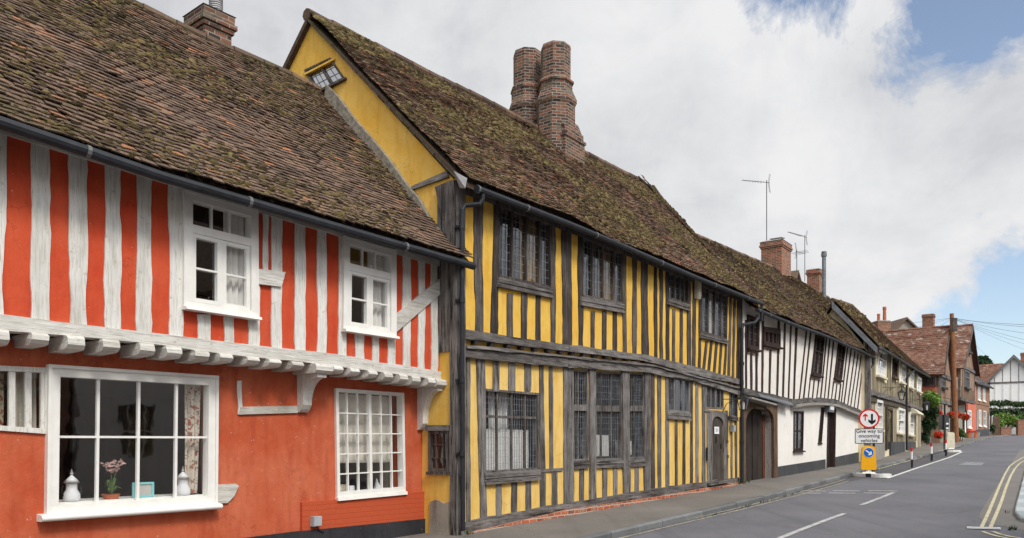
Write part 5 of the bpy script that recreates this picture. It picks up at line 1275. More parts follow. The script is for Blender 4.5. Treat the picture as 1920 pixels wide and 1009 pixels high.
a5 = WF.hit(1536, 500, yl5)[0]; b5 = WF.hit(1541, 500, yl5)[0]; c5 = brick_chimney('chimney', WF, whi, a5, a5+.55, yl5, WF.hit_s(1513, 500, a5)[0], zt5-3.2, zt5, 'brick_red', 2)
xm = a5+.1; yy5 = WF.hit_s(1509, 480, xm)[0]; aerial(WF, xm, yy5, zt5-.6, WF.hit_s(1509, 441, xm)[1], 1.7, 'wide flat television aerial above the narrower brick chimney', (1, -.25), n=14, el=.12, side=-1)
xm = WF.hit(1494, 500, yl5)[0]; aerial(WF, xm, yl5, zt5-.9, WF.hit(1494, 468, yl5)[1], .6, 'small low television aerial left of the narrower brick chimney', (1, -.3), n=4, el=.5, side=1)
# steel flue
yl6 = hw_-.25; xf = WF.hit(1545, 520, yl6)[0]; zf0 = WF.hit(1546, 560, yl6)[1]; zf1 = WF.hit(1545, 472, yl6)[1]
mb = MB(); mb.lathe(xf, yl6, [(.10, zf0-.5), (.10, zf1-.25), (.14, zf1-.24), (.14, zf1-.1), (.12, zf1-.09), (.13, zf1)], 14); mb.build('flue_pipe', 'lead', whi, smooth=False)
# rear gable with white plaster seen between the chimneys
yl7 = hw_+2.0; xa7 = WF.hit(1484, 520, yl7)[0]; xb7 = WF.hit(1512, 520, yl7)[0]; xc7 = WF.hit(1491, 512, yl7)[0]; za7 = WF.hit(1491, 512, yl7)[1]; zb7 = za7-1.6
mb = MB(); mb.prism([(xc7-1.2, zb7), (xc7+1.6, zb7), (xc7, za7-.1)], yl7, yl7+.15); g7 = mb.build('rear_gable', 'white_smooth', whi)
mb = MB()
mb.hexa([(xc7-1.4, yl7-.2, zb7-.15), (xc7, yl7-.2, za7), (xc7, yl7+2, za7), (xc7-1.4, yl7+2, zb7-.15), (xc7-1.4, yl7-.2, zb7), (xc7, yl7-.2, za7+.14), (xc7, yl7+2, za7+.14), (xc7-1.4, yl7+2, zb7)])
mb.hexa([(xc7+.001, yl7-.2, za7), (xc7+1.8, yl7-.2, zb7-.15), (xc7+1.8, yl7+2, zb7-.15), (xc7+.001, yl7+2, za7), (xc7+.001, yl7-.2, za7+.14), (xc7+1.8, yl7-.2, zb7), (xc7+1.8, yl7+2, zb7), (xc7+.001, yl7+2, za7+.14)]); mb.build('gable_roof', 'tiles_brown', g7)
# ================================================================== OCHRE-GREY HOUSE
p_ = at(1629, 800, 34.0)
HF = Frame(p_.x, p_.y, dir_from_vp(1870))
gry = empty('terraced_house', HF, (0, 0, 0), 'weathered ochre timber framed house with white sash windows and close narrow studs', 'house', 'old timber framed houses of the terrace')
HE = HF.hit(1729, 750)[0]
hT = lambda x: interp([(1629,642),(1740,707)], x)
HB = [(1629,730),(1654,738),(1686,748),(1709,757),(1729,765)]
hB = L(HF, HB); hTl = L(HF, [(1629,640),(1645,650),(1660,659),(1680,671),(1700,683),(1729,700)])
HWu = [[(1645.5,651.5),(1661.5,660.5),(1658,709),(1642.5,702.5)], [(1674,673),(1681.5,679),(1680,710),(1672,706)], [(1689,681),(1697.5,686),(1695.5,719.5),(1686.5,715.5)], [(1706.3,697),(1712.5,700.5),(1711.3,728),(1704.5,725)], [(1720,706),(1726.5,710),(1725.5,735.5),(1718.5,732.5)]]
HWl = [[(1682,764),(1694,768),(1693,811.5),(1681.5,811)], [(1704,773),(1711.5,775),(1711,815.5),(1703.5,815)], [(1641,749),(1652,752),(1652,806),(1641,806)]]
hq = []
for i, Wn in enumerate(HWu):
    dk = i == 1
    w_, q_ = window(HF, gry, Wn, 0, mat='black_timber' if dk else 'white_paint', fw=.12, cols=(.5,) if dk else (.35,.65), rows=() if dk else ((.33,.04),(.66,.04)), bw=.05 if dk else .04, proud=.06, gmat='glass_old' if dk else 'glass', sill=(.10,.10,.16), sillmat='brown_timber' if dk else 'cream_plastic'); hq.append(q_)
for i, Wn in enumerate(HWl):
    w_, q_ = window(HF, gry, Wn, .10, mat='white_paint', fw=.12, cols=(.35,.65), rows=((.25,.04),(.5,.05),(.75,.04)), bw=.04, proud=.10, gmat='glass', sill=(.10,.10,.16), sillmat='cream_plastic'); hq.append(q_)
hd = [L(HF, [(1660,767),(1669.5,771),(1669.5,842),(1660,845)], .10), L(HF, [(1718.5,776),(1723,778),(1723,838),(1718.5,838.5)], .10)]
hdh = [arch(hd[0], .80), [hd[1][3], hd[1][2], hd[1][1], hd[1][0]]]
hB2 = [(0, hB[0][1])]+hB[1:-1]+[(HE, hB[-1][1])]
wall(gry, [(p[0], p[1]-.05) for p in hB2]+[(p[0], p[1]+.1) for p in reversed(hTl)], [shrink(q, .04) for q in hq[:5]], 0, .2, 'aged_ochre')
hz = lambda x: HF.gz(x, .1)-.2
wall(gry, [(0, hz(0)), (HE, hz(HE))]+[(p[0], p[1]-.06) for p in reversed(hB2)], [shrink(q, .04) for q in hq[5:]]+hdh, .10, .25, 'aged_ochre', 'ground_floor_wall')
def auto_studs(parent, x0, x1, sp, w, zb, zt, y, mat, boxes, proud=.02):
    x = x0
    while x < x1:
        segs = [(zb(x), zt(x))]
        for q in boxes:
            bx0 = min(p[0] for p in q)-.06; bx1 = max(p[0] for p in q)+.06; bz0 = min(p[1] for p in q)-.12; bz1 = max(p[1] for p in q)+.05
            if x+w > bx0 and x < bx1:
                ns = []
                for a, b in segs:
                    if a < bz0: ns.append((a, min(b, bz0)))
                    if b > bz1: ns.append((max(a, bz1), b))
                segs = ns
        for a, b in segs:
            if b-a > .15: stud_l(parent, mat, (x, a), (x+w, a), (x+w, b), (x, b), y, proud=proud, n=3, jit=.012)
        x += sp*U(.92, 1.08)
auto_studs(gry, .5, HE-.2, .48, .17, lambda x: interp(hB2, x)-.02, lambda x: interp(hTl, x)+.05, 0, 'ochre_timber', hq[:5])
auto_studs(gry, .5, HE-.2, .50, .17, lambda x: hz(x)+.6, lambda x: interp(hB2, x)-.3, .10, 'ochre_timber', hq[5:]+hd)
stud_l(gry, 'grey_timber', (-.03, hz(0)), (.28, hz(0)), (.28, hTl[0][1]), (-.03, hTl[0][1]), 0, proud=.06, thick=.16, name='corner_post')
beam_l(gry, 'grey_timber_beam', hB2, [(p[0], p[1]-.22) for p in hB2], 0, proud=.06, thick=.2, name='jetty_beam', x0=.29, jit=.02); beam_l(gry, 'ochre_timber', [(p[0], p[1]-.26) for p in hB2], [(p[0], p[1]-.48) for p in hB2], .10, proud=.08, thick=.15, name='lower_beam', x0=.29, jit=.02)
for q, nm in ((hd[0], 'arched'), (hd[1], 'plain')):
    mb = MB(); rect(mb, q, 0, 1, 0, 1, .28, .33); mb.build('door', 'oak_door', gry)
    W_ = math.dist(q[3], q[2]); u = .16/W_; mb = MB(); mt = 'ochre_timber' if nm == 'arched' else 'cream_plastic'
    rect(mb, q, -u, 0, 0, 1.0, .0, .26); rect(mb, q, 1, 1+u, 0, 1.0, .0, .26); rect(mb, q, -u, 1+u, 1.001, 1.06, -.02, .26); mb.build('door_frame', mt, gry)
mb = MB(); q = L(HF, [(1715,771),(1726,775),(1726,779),(1715,775)], -.2); mb.hexa([(q[3][0], -.4, q[3][1]), (q[2][0], -.4, q[2][1]), (q[2][0], .1, q[2][1]), (q[3][0], .1, q[3][1]), (q[0][0], -.35, q[3][1]+.12), (q[1][0], -.35, q[2][1]+.12), (q[1][0], .1, q[2][1]+.45), (q[0][0], .1, q[3][1]+.45)]); mb.build('door_hood', 'cream_plastic', gry, fix=True)
stud_l(gry, 'cream_plastic', (HF.hit(1698.5, 800)[0], hz(10)+.2), (HF.hit(1700.5, 800)[0], hz(10)+.2), (HF.hit(1700.5, 780)[0], HF.hit(1700, 777)[1]), (HF.hit(1698.5, 780)[0], HF.hit(1700, 777)[1]), .1, proud=.12, name='pilaster')
for x0, x1 in ((0, HF.hit(1659, 800)[0]), (HF.hit(1671, 800)[0], HF.hit(1697, 800)[0]), (HF.hit(1701.5, 800)[0], HF.hit(1717.5, 800)[0])):
    mb = MB(); A = [(x0, HF.gz(x0, 0)+.85-.02*x0), (x1, HF.gz(x1, 0)+.85-.02*x1)]; mb.strip(A, [(p[0], hz(p[0])) for p in A], .0, .15); mb.build('plinth', 'grey_plinth' if x0 > 5 else 'stone_grey', gry)
ey4 = -.35
ge = [(p[0], ey4, p[1]) for p in L(HF, [(1629,638),(1650,651),(1680,669),(1710,688),(1742,706)], ey4)]
hw4 = HF.hit_s(1560, 557, -.35)[0]
gr = [(p[0], hw4, p[1]-.18) for p in L(HF, [(1559,557),(1580,563.5),(1596,569),(1612,585),(1640,611.5),(1660,630),(1690,657),(1738,702)], hw4)]
ge = [(-.35, ey4, ge[0][2])]+[g for g in ge if g[0] > -.2]; gr0 = gr[0]
gr = [(-.35, hw4, gr[0][2])]+[g for g in gr if g[0] > -.2]
ro, _, _ = roof(gry, polyP(ge), polyP(gr), 'tiles_mossy', seed=41, wave=.06, tw=.2, gauge=.13, mossn=3500, mossz=(.03, .08))
gutter(gry, [(p[0], p[1]-.05, p[2]-.05) for p in ge], r=.06, clips=4)
mb = MB(); soffit_grid(mb, polyP(gr), polyP([(p[0], 2*hw4, ge[0][2]) for p in gr]), .12); mb.build('rear_roof', 'tiles_mossy', gry)
ridge_tiles(gry, [(p[0], p[1], p[2]+.04) for p in gr], 'tiles_mossy', .12)
# gable wall and bargeboard facing down the street
GH = Frame(HF.o.x, HF.o.y, Vector((HF.d.y, -HF.d.x)))
zc = ge[0][2]; zr = gr[0][2]
o = wall(gry, [(-2*hw4, 0), (-.02, 0), (-.02, zc-.15), (-hw4, zr-.2), (-2*hw4, zc-.2)], [], -.02, .2, 'aged_ochre', 'gable_wall'); turned(o)
mb = MB(); mb.quadbox([(-hw4, zr-.28), (.38, zc-.30), (.38, zc-.02), (-hw4, zr+.02)], -.42, -.36); turned(mb.build('bargeboard', 'lead', gry))
interior(gry, HF, .1, HE-.1, .8, 2*hw4-.3, -.3, zc-.3, (0.2, hB[0][1]-.2))
for (xx_, xb_) in ((1713, 1697),):
    xg_ = HF.hit(xx_, 690, -.4)[0]; zz_ = interp([(g[0], g[2]) for g in ge], xg_); xd = HF.hit(1700, 720, -.15)[0]
    pipe(HF, gry, [(xg_, -.4, zz_-.06), (xg_, -.4, zz_-.25), (xg_-1.2, -.3, zz_-.5), (xd, -.15, zz_-.8), (xd, -.15, zz_-1.3), (xd, -.15, HF.gz(xd, 0)+.05)], .06)
p = HF.hit(1690.5, 749, -.8); lantern(p[0], -.8, p[1], 1.3, 'wall_lantern', 'square black lantern on a long bracket on the ochre house', 'wall lanterns along the street', HF, (p[0]-.3, 0, HF.hit(1684, 733, -.4)[1]))
p = HF.hit(1738, 769, -1.0); lantern(p[0], -1.0, p[1], 1.7, 'wall_lantern', 'grey lantern hanging beside the leafy climber at the end of the ochre house', 'wall lanterns along the street', HF, (p[0]-1.5, 0, HF.hit(1729, 757, -.4)[1]))
# ================================================================== BROWN GABLED HOUSE
p_ = at(1763, 800, 66.0)
BF = Frame(p_.x, p_.y, dir_from_vp(2100))
brn = empty('gabled_house', BF, (0, 0, 0), 'tall brown house with two steep gables and patchy red tiled roofs beyond the ochre house', 'house', 'houses at the far end of the street')
s_l = 0.0; s_a1 = BF.hit(1772, 614)[0]; z_a1 = BF.hit(1772, 615)[1]; s_r1 = BF.hit(1783, 690)[0]; z_e1 = BF.hit(1763, 700)[1]
s_l2 = BF.hit(1796, 690)[0]; s_a2 = BF.hit(1812, 612)[0]; z_a2 = BF.hit(1812.5, 612.5)[1]; s_r2 = BF.hit(1824, 700)[0]; z_e2 = BF.hit(1826, 703)[1]
BK = 11.0
gzb = lambda x: BF.gz(x, 0)-.2
bwin = [L(BF, q) for q in ([(1765.2,704),(1771.5,706.5),(1771.5,727),(1765.2,726)], [(1804.7,694),(1813.2,698),(1813.2,728),(1804.7,725)], [(1808.3,641),(1814.2,645),(1815,661),(1809,658.5)], [(1790.5,690),(1796,692.5),(1796,721),(1790.5,719)])]
zj = BF.hit(1770, 757)[1]; zj2 = BF.hit(1810, 754)[1]
s_m = (s_r1+s_l2)/2
# upper fronts
wall(brn, [(s_l, zj), (s_r1, zj), (s_r1, z_e1), (s_a1, z_a1-.1), (s_l, z_e1)], [shrink(bwin[0], .04)], 0, .2, 'brown_render')
wall(brn, [(s_l2, zj2), (s_r2, zj2), (s_r2, z_e2), (s_a2, z_a2-.1), (s_l2, z_e2)], [shrink(bwin[1], .04), shrink(bwin[2], .04)], -.15, .2, 'brown_render')
wall(brn, [(s_r1+.01, zj), (s_l2-.01, zj), (s_l2-.01, z_e2+.6), (s_r1+.01, z_e1+.6)], [], .8, .2, 'brown_render')
wall(brn, [(s_l, gzb(0)), (s_r2, gzb(s_r2)), (s_r2, zj2-.02), (s_l2, zj-.02), (s_l, zj-.02)], [], .7, .2, 'grey_render', 'ground_floor_wall')
for q, kw in ((bwin[0], dict(cols=(.5,), rows=((.55,.06),))), (bwin[1], dict(cols=(.33,.66), rows=((.6,.08),))), (bwin[2], dict(cols=(.5,)))):
    yy = 0 if q is bwin[0] else -.15
    window_l(brn, q, yy, mat='lead', fw=.10, bw=.07, proud=.08, gmat='glass_old', sill=(.12,.2,.25), sillmat='dark_timber', **kw)
for x0, x1 in ((s_l, s_l+.22), (s_r1-.22, s_r1)): stud_l(brn, 'grey_timber', (x0, zj), (x1, zj), (x1, z_e1), (x0, z_e1), 0, proud=.04, n=4)
for x0, x1 in ((s_l2, s_l2+.25), (s_r2-.25, s_r2), (s_l2+1.6, s_l2+1.8)): stud_l(brn, 'grey_timber' if x0 != s_l2+1.6 else 'brown_timber', (x0, zj2), (x1, zj2), (x1, z_e2), (x0, z_e2), -.15, proud=.04, n=4)
x = s_l2+.9
while x < s_r2-.5:
    stud_l(brn, 'brown_timber', (x, zj2), (x+.16, zj2), (x+.16, zj2+1.3), (x, zj2+1.3), -.15, proud=.03, n=3); x += .75
for (a, b, z, yy) in ((s_l, s_r1, z_e1, 0), (s_l2, s_r2, z_e2+.3, -.15), (s_l, s_r1, zj+.25, 0), (s_l2, s_r2, zj2+.25, -.15)):
    beam_l(brn, 'grey_timber_beam', [(a, z), (b, z)], [(a, z-.28), (b, z-.28)], yy, proud=.12, thick=.15, name='beam')
for x0, w_ in ((.6, 1.0), (2.4, 1.6), (s_l2+.4, 1.1), (s_l2+2.2, 2.2), (s_r2-1.6, 1.0)):
    mb = MB(); z0 = gzb(x0)+.8; mb.box(x0, x0+w_, .64, .695, z0, z0+1.9)
    for k in range(3): mb.box(x0+w_*k/3+.02, x0+w_*k/3+.08, .60, .639, z0, z0+1.9)
    mb.build('shop_front', 'dark_timber', brn)
# side wall facing down the street
BS = Frame(BF.o.x, BF.o.y, Vector((BF.d.y, -BF.d.x)))
sw = [[(1732,708),(1741.5,708),(1741.5,722),(1732,721.5)], [(1744.5,708),(1753,708),(1753,722),(1744.5,721.5)]]
swq = [L(BS, q) for q in sw]
zt_ = z_e1-.1
o = wall(brn, [(-BK, -.3), (0, -.3), (0, zt_), (-BK, zt_)], [shrink(q, .03) for q in swq], -.02, .2, 'brown_render', 'side_wall'); turned(o)
for q in swq: turned(window_l(brn, q, 0, mat='dark_timber', fw=.14, cols=(), bw=.08, proud=.06, gmat='glass_old', sill=(.1,.1,.15)))
q = L(BS, [(1728,723),(1756,723),(1756,770),(1728,770)], -.03); mb = MB(); mb.quadbox([q[3], q[2], q[1], q[0]], -.045, .0); turned(mb.build('red_panel', 'coral', brn))
for a, b in ((1755.5,1760),(1742,1744),(1728.5,1731)):
    q = L(BS, [(a,702.5),(b,702.5),(b,724),(a,724)], -.03); o = stud_l(brn, 'dark_timber', q[3], q[2], q[1], q[0], 0, proud=.06, n=3); turned(o)
# roofs
yr1 = BF.hit_s(1656, 624, s_a1)[0]
yr1 = min(max(yr1, 8), 40)
def slope(se, ze, sr, zr, y0, y1, near=True):
    if near: return (lambda t: Vector((se, y1+(y0-y1)*t, ze))), (lambda t: Vector((sr, y1+(y0-y1)*t, zr)))
    return (lambda t: Vector((se, y0+(y1-y0)*t, ze))), (lambda t: Vector((sr, y0+(y1-y0)*t, zr)))
E1, R1 = slope(s_l-.35, BF.hit(1760, 702, 0)[1], s_a1, z_a1, -.35, yr1)
roof(brn, E1, R1, 'tiles_red', tw=.26, gauge=.19, seed=51, wave=.07, jit=1.6)
E1b, R1b = slope(s_r1+.35, z_e1-.3, s_a1, z_a1, -.35, yr1, False)
mb = MB(); soffit_grid(mb, E1b, R1b, .1); mb.build('roof', 'tiles_red', brn)
E2_, R2_ = slope(s_l2-.45, z_e2-.2, s_a2, z_a2, -.55, 16)
roof(brn, E2_, R2_, 'tiles_red', tw=.26, gauge=.19, seed=52, wave=.07, jit=1.6)
E2b, R2b = slope(s_r2+.35, z_e2-.1, s_a2, z_a2, -.55, 16, False)
mb = MB(); soffit_grid(mb, E2b, R2b, .1); mb.build('roof', 'tiles_red', brn)
ridge_tiles(brn, [(s_a1, -.35, z_a1+.09), (s_a1, yr1, z_a1+.09)], 'tiles_red', .13); ridge_tiles(brn, [(s_a2, -.55, z_a2+.09), (s_a2, 16, z_a2+.09)], 'tiles_red', .13)
def barge(a, b, y, w=.3): 
    mb = MB(); pts = [(a[0], a[1]-w), (b[0], b[1]-w), (b[0], b[1]+.02), (a[0], a[1]+.02)]
    mb.quadbox(pts, y-.06, y); mb.build('bargeboard', 'dark_timber', brn, fix=True)
barge((s_l-.35, z_e1), (s_a1, z_a1), -.36); barge((s_a1+.001, z_a1), (s_r1+.35, z_e1-.2), -.362)
barge((s_l2-.45, z_e2-.2), (s_a2, z_a2), -.56); barge((s_a2+.001, z_a2), (s_r2+.35, z_e2-.1), -.562)
for s_ in (s_r1+1.0,): pipe(BF, brn, [(s_, .7, z_e1), (s_, .65, z_e1-1), (s_, .6, gzb(s_)+.3)], .07)
ca = BF.local(at(1741, 600, 80)); brick_chimney('chimney', BF, brn, ca.x-.42, ca.x+.42, ca.y-.5, ca.y+.5, z_a1-2.5, BF.local(at(1741, 590.5, 80)).z, 'brick_red', 2)
# ================================================================== HOUSE BEHIND (grey gable, chimney with two pots)
p_ = at(1675, 700, 88.0); KF = Frame(p_.x, p_.y, Vector((1, .08)))
rear = empty('rendered_house', KF, (0, 0, 0), 'grey rendered gable end showing behind the patchy red tiled roof, with a two pot chimney', 'house', 'houses at the far end of the street')
a = KF.hit(1675, 621); b = KF.hit(1719, 619); c = KF.hit(1697.5, 599)
mb = MB(); mb.prism([(a[0], 0), (b[0], 0), (b[0], b[1]), (c[0], c[1]), (a[0], a[1])], 0, 6); mb.build('wall', 'grey_render', rear)
mb = MB()
for (u, v, e) in ((a, c, 0), (c, b, .002)):
    dx, dz = v[0]-u[0], v[1]-u[1]; ex = .08 if u is a else 0; ex2 = .08 if v is b else 0
    p0 = (u[0]-dx*ex, u[1]-dz*ex); p1 = (v[0]+dx*ex2, v[1]+dz*ex2)
    mb.hexa([(p0[0]+e, -.35, p0[1]), (p1[0], -.35, p1[1]), (p1[0], 6.3, p1[1]), (p0[0]+e, 6.3, p0[1]), (p0[0]+e, -.35, p0[1]+.22), (p1[0], -.35, p1[1]+.22), (p1[0], 6.3, p1[1]+.22), (p0[0]+e, 6.3, p0[1]+.22)])
mb.build('roof', 'tiles_brown', rear)
q0 = KF.local(at(1641, 603, 78)); q1 = KF.local(at(1666, 603, 78)); zt = q0.z
brick_chimney('chimney', KF, rear, q0.x, q1.x, q0.y-.5, q0.y+.6, zt-4, zt, 'brick_red', 1, pots=((q0.x+.35, q0.y, .15, .75), (q0.x+.95, q0.y, .17, 1.45)))
# ================================================================== RED COTTAGE AND BRICK HOUSE
p_ = at(1826.5, 800, 92.0); CF = Frame(p_.x, p_.y, dir_from_vp(2250))
bri = empty('brick_house', CF, (0, 0, 0), 'small brown brick house with white sash windows and a slate roof at the bend', 'house', 'houses at the far end of the street')
c_r = CF.hit(1855, 760)[0]; z_ev = CF.hit(1840, 724)[1]
cw = [L(CF, q) for q in ([(1833.5,724.5),(1838.5,725.5),(1838.5,750.5),(1833.5,749.5)], [(1843,726),(1847.5,727),(1847.5,752.5),(1843,751.5)], [(1835,768),(1840,769),(1840,798.5),(1835,798)], [(1844,770),(1849,771),(1849,799.5),(1844,799)])]
cd = [L(CF, q) for q in ([(1828,770),(1831.5,771),(1831.5,811),(1828,811.5)], [(1850.5,773),(1854,774),(1854,812),(1850.5,812)])]
gzc = lambda x: CF.gz(x, 0)-.2
wall(bri, [(0, gzc(0)), (c_r, gzc(c_r)), (c_r, z_ev+.2), (0, z_ev+.2)], [shrink(q, .03) for q in cw]+[[q[3], q[2], q[1], q[0]] for q in cd], 0, .25, 'brick_house')
for q in cw: window_l(bri, q, 0, mat='white_paint', fw=.10, cols=(.5,), rows=((.5,.05),), bw=.04, proud=.01, gmat='glass', sill=(.06,.14,.12))
for q in cd:
    mb = MB(); rect(mb, q, 0, 1, 0, 1, .1, .15); mb.build('door', 'black_paint', bri); mb = MB(); rect(mb, q, -.12, 0, 0, 1, -.03, .1); rect(mb, q, 1, 1.12, 0, 1, -.03, .1); mb.build('door_frame', 'white_paint', bri)
zs = CF.hit(1835, 755)[1]; beam_l(bri, 'brick_house', [(0, zs), (c_r, zs)], [(0, zs-.2), (c_r, zs-.2)], 0, proud=.06, name='string_course', jit=0)
E_, R_ = (lambda t: Vector((-1.4+(c_r+1.6)*t, -.35, z_ev))), (lambda t: Vector((-1.4+(c_r+1.6)*t, 3.0, z_ev+2.6)))
roof(bri, E_, R_, 'slate', tw=.3, gauge=.25, seed=61, wave=.03); gutter(bri, [(-1.4, -.42, z_ev-.03), (c_r+.2, -.42, z_ev-.03)], r=.08, clips=9)
mb = MB(); soffit_grid(mb, R_, lambda t: Vector((-1.4+(c_r+1.6)*t, 6.3, z_ev)), .1); mb.build('rear_roof', 'slate', bri)
mb = MB(); mb.prism([(c_r-.25, gzc(c_r)), (c_r-.02, gzc(c_r)), (c_r-.02, z_ev), (c_r-.25, z_ev)], .26, 6); mb.build('side_wall', 'brick_house', bri)
mb = MB(); mb.strip([(0, gzc(0)+1.0), (c_r, gzc(c_r)+1.0)], [(0, gzc(0)), (c_r, gzc(c_r))], -.04, .05); mb.build('plinth', 'grey_plinth', bri)
red2 = empty('cottage', CF, (-4.2, -.2, 0), 'narrow coral red rendered cottage between the brown gables and the brick house', 'house', 'houses at the far end of the street')
def loc2(o): return o
w0 = -4.2
qz = L(CF, [(1815,769),(1820.5,770),(1820.5,802),(1815,802)], -.2); qd = L(CF, [(1805,768),(1809.5,769),(1810.5,817),(1805,818)], -.2)
sh = lambda q: [(p[0]-w0, p[1]) for p in q]
zz0 = CF.hit(1824, 716)[1]
wall(red2, [(0, gzc(-4)-.2), (4.19, gzc(0)), (4.19, zz0), (0, zz0)], [shrink(sh(qz), .03)], 0, .2, 'coral')
window_l(red2, sh(qz), 0, mat='white_paint', fw=.14, cols=(.5,), rows=((.5,.05),), bw=.04, proud=.06, gmat='glass', sill=(.1,.12,.15))
mb = MB(); rect(mb, sh(qd), 0, 1, 0, .9, -.06, .05); mb.build('door', 'white_paint', red2)
mb = MB(); mb.add([(-.1, -.35, zz0-.1), (4.19, -.35, zz0-.1), (4.19, 3, zz0+2.4), (-.1, 3, zz0+2.4), (-.1, -.35, zz0), (4.19, -.35, zz0), (4.19, 3, zz0+2.5), (-.1, 3, zz0+2.5)], [(0,3,2,1),(4,5,6,7),(0,1,5,4),(1,2,6,5),(2,3,7,6),(3,0,4,7)]); mb.build('roof', 'tiles_red', red2)
# ================================================================== WHITE GABLE HOUSE
p_ = at(1853, 790, 112.0); VF = Frame(p_.x, p_.y, Vector((2560, -1500)))
vw = empty('gabled_house', VF, (0, 0, 0), 'white timber framed gable end with grey studs at the far end of the street', 'house', 'houses at the far end of the street')
A_ = VF.hit(1900.5, 668); Lf_ = VF.hit(1851.5, 717); rx = A_[0]*2-Lf_[0]; xw0 = VF.hit(1856, 760)[0]; xw1 = 2*A_[0]-xw0
zb_ = -1.0; sl_ = (A_[1]-Lf_[1])/(A_[0]-Lf_[0]); zw = Lf_[1]+sl_*(xw0-Lf_[0])-.1
wall(vw, [(xw0, zb_), (xw1, zb_), (xw1, zw), (A_[0], A_[1]-.15), (xw0, zw)], [], 0, .25, 'white_bright')
zbm = VF.hit(1880, 716)[1]
beam_l(vw, 'grey_timber_beam', [(xw0, zbm), (xw1, zbm)], [(xw0, zbm-.25), (xw1, zbm-.25)], 0, proud=.06, name='beam')
x = xw0+.5
while x < xw1-.3:
    zt = min(zw+sl_*(x-xw0), zw+sl_*(xw1-x-.2))-.12
    if zt > zbm+.2: stud_l(vw, 'stone_grey', (x, zbm+.01), (x+.12, zbm+.01), (x+.12, zt), (x, zt), 0, proud=.02, n=3)
    stud_l(vw, 'white_wood', (x, zb_), (x+.17, zb_), (x+.17, zbm-.26), (x, zbm-.26), 0, proud=.03, n=3); x += .95
for sgn in (0, 1):
    mb = MB(); u = Lf_ if sgn == 0 else (rx, Lf_[1]); a_ = (u[0], u[1]); b_ = (A_[0]+(.002 if sgn else 0), A_[1])
    mb.hexa([(a_[0], -.5, a_[1]), (b_[0], -.5, b_[1]), (b_[0], 12, b_[1]), (a_[0], 12, a_[1]), (a_[0], -.5, a_[1]+.2), (b_[0], -.5, b_[1]+.2), (b_[0], 12, b_[1]+.2), (a_[0], 12, a_[1]+.2)]); mb.build('roof', 'tiles_red', vw, fix=True)
    mb = MB(); mb.quadbox([(a_[0], a_[1]-.25), (b_[0], b_[1]-.25), (b_[0], b_[1]+.1), (a_[0], a_[1]+.1)], -.56, -.505); mb.build('bargeboard', 'lead', vw, fix=True)
# left wing roof and chimney
t0 = VF.hit(1815, 686, 4.5); t1 = VF.hit(1887, 681.5, 4.5); e0 = VF.hit(1815, 728, 1.0); e1 = VF.hit(1887, 726, 1.0)
roof(vw, lambda t: Vector((t0[0]+(t1[0]-t0[0])*t, 1.0, e0[1])), lambda t: Vector((t0[0]+(t1[0]-t0[0])*t, 4.5, t0[1]+(t1[1]-t0[1])*t)), 'tiles_red', tw=.3, gauge=.22, seed=71, wave=.06, name='wing_roof')
mb = MB(); mb.box(t0[0], xw0+1, 1.4, 8, zb_, e0[1]-.05); mb.build('wing_wall', 'white_smooth', vw)
cc = VF.hit(1917, 665, 5); brick_chimney('chimney', VF, vw, cc[0]-.2, cc[0]+1.0, 4.5, 5.6, cc[1]-4, cc[1]+.2, 'brick_red', 2)
# ================================================================== GREENERY
def bush(name, label, cat, blobs, n, size, mat, group=None, seed=1, stem=None, y0=None):
    rs = random.Random(seed); c0 = Vector(blobs[0][0]); g = Vector((c0.x, c0.y, G(c0.x, c0.y)))
    o = empty(name, None, g, label, cat, group)
    mb = MB()
    tot = sum(b[1][0]*b[1][2] for b in blobs)
    for c, r in blobs: leaves(mb, Vector(c)-g, r, int(n*r[0]*r[2]/tot), size, rs, 1, .45)
    mb.build('foliage', mat, o)
    m = MB(); 
    for c, r in blobs:
        cc = Vector(c)-g; b0 = Vector((stem[0]*U(.8,1.2) if stem else cc.x*.3, 0, 0))
        m.tube([b0, b0.lerp(cc, .5)+Vector((U(-.1,.1), 0, .1)), cc+Vector((0, 0, r[2]*.3))], [.06*r[0]+.03, .05*r[0]+.02, .02], 6)
    m.build('stems', 'bark', o); return o
D = 61.0
def P(px, py, d): return at(px, py, d)
def sz(npx, d): return npx/F*d
cl = [(P(1741, 745, D), (sz(15, D), .9, sz(15, D))), (P(1752, 752, D-.5), (sz(13, D), .8, sz(14, D))), (P(1738, 765, D), (sz(11, D), .8, sz(17, D))), (P(1748, 775, D), (sz(13, D), .8, sz(18, D))), (P(1738, 795, D), (sz(8, D), .7, sz(20, D))), (P(1735, 818, D), (sz(6, D), .6, sz(16, D))), (P(1748, 795, D), (sz(9, D), .7, sz(12, D)))]
bush('climbing_shrub', 'tall leafy green climber covering the wall corner at the end of the ochre house', 'shrub', cl[:2], 2600, .10, 'leaf_light', 'shrubs along the street', 3, stem=(0,))
bush('climbing_shrub', 'dark green ivy mass hanging below the pale leafy climber', 'shrub', cl[2:], 4200, .09, 'leaf_dark', 'shrubs along the street', 4, stem=(0,))
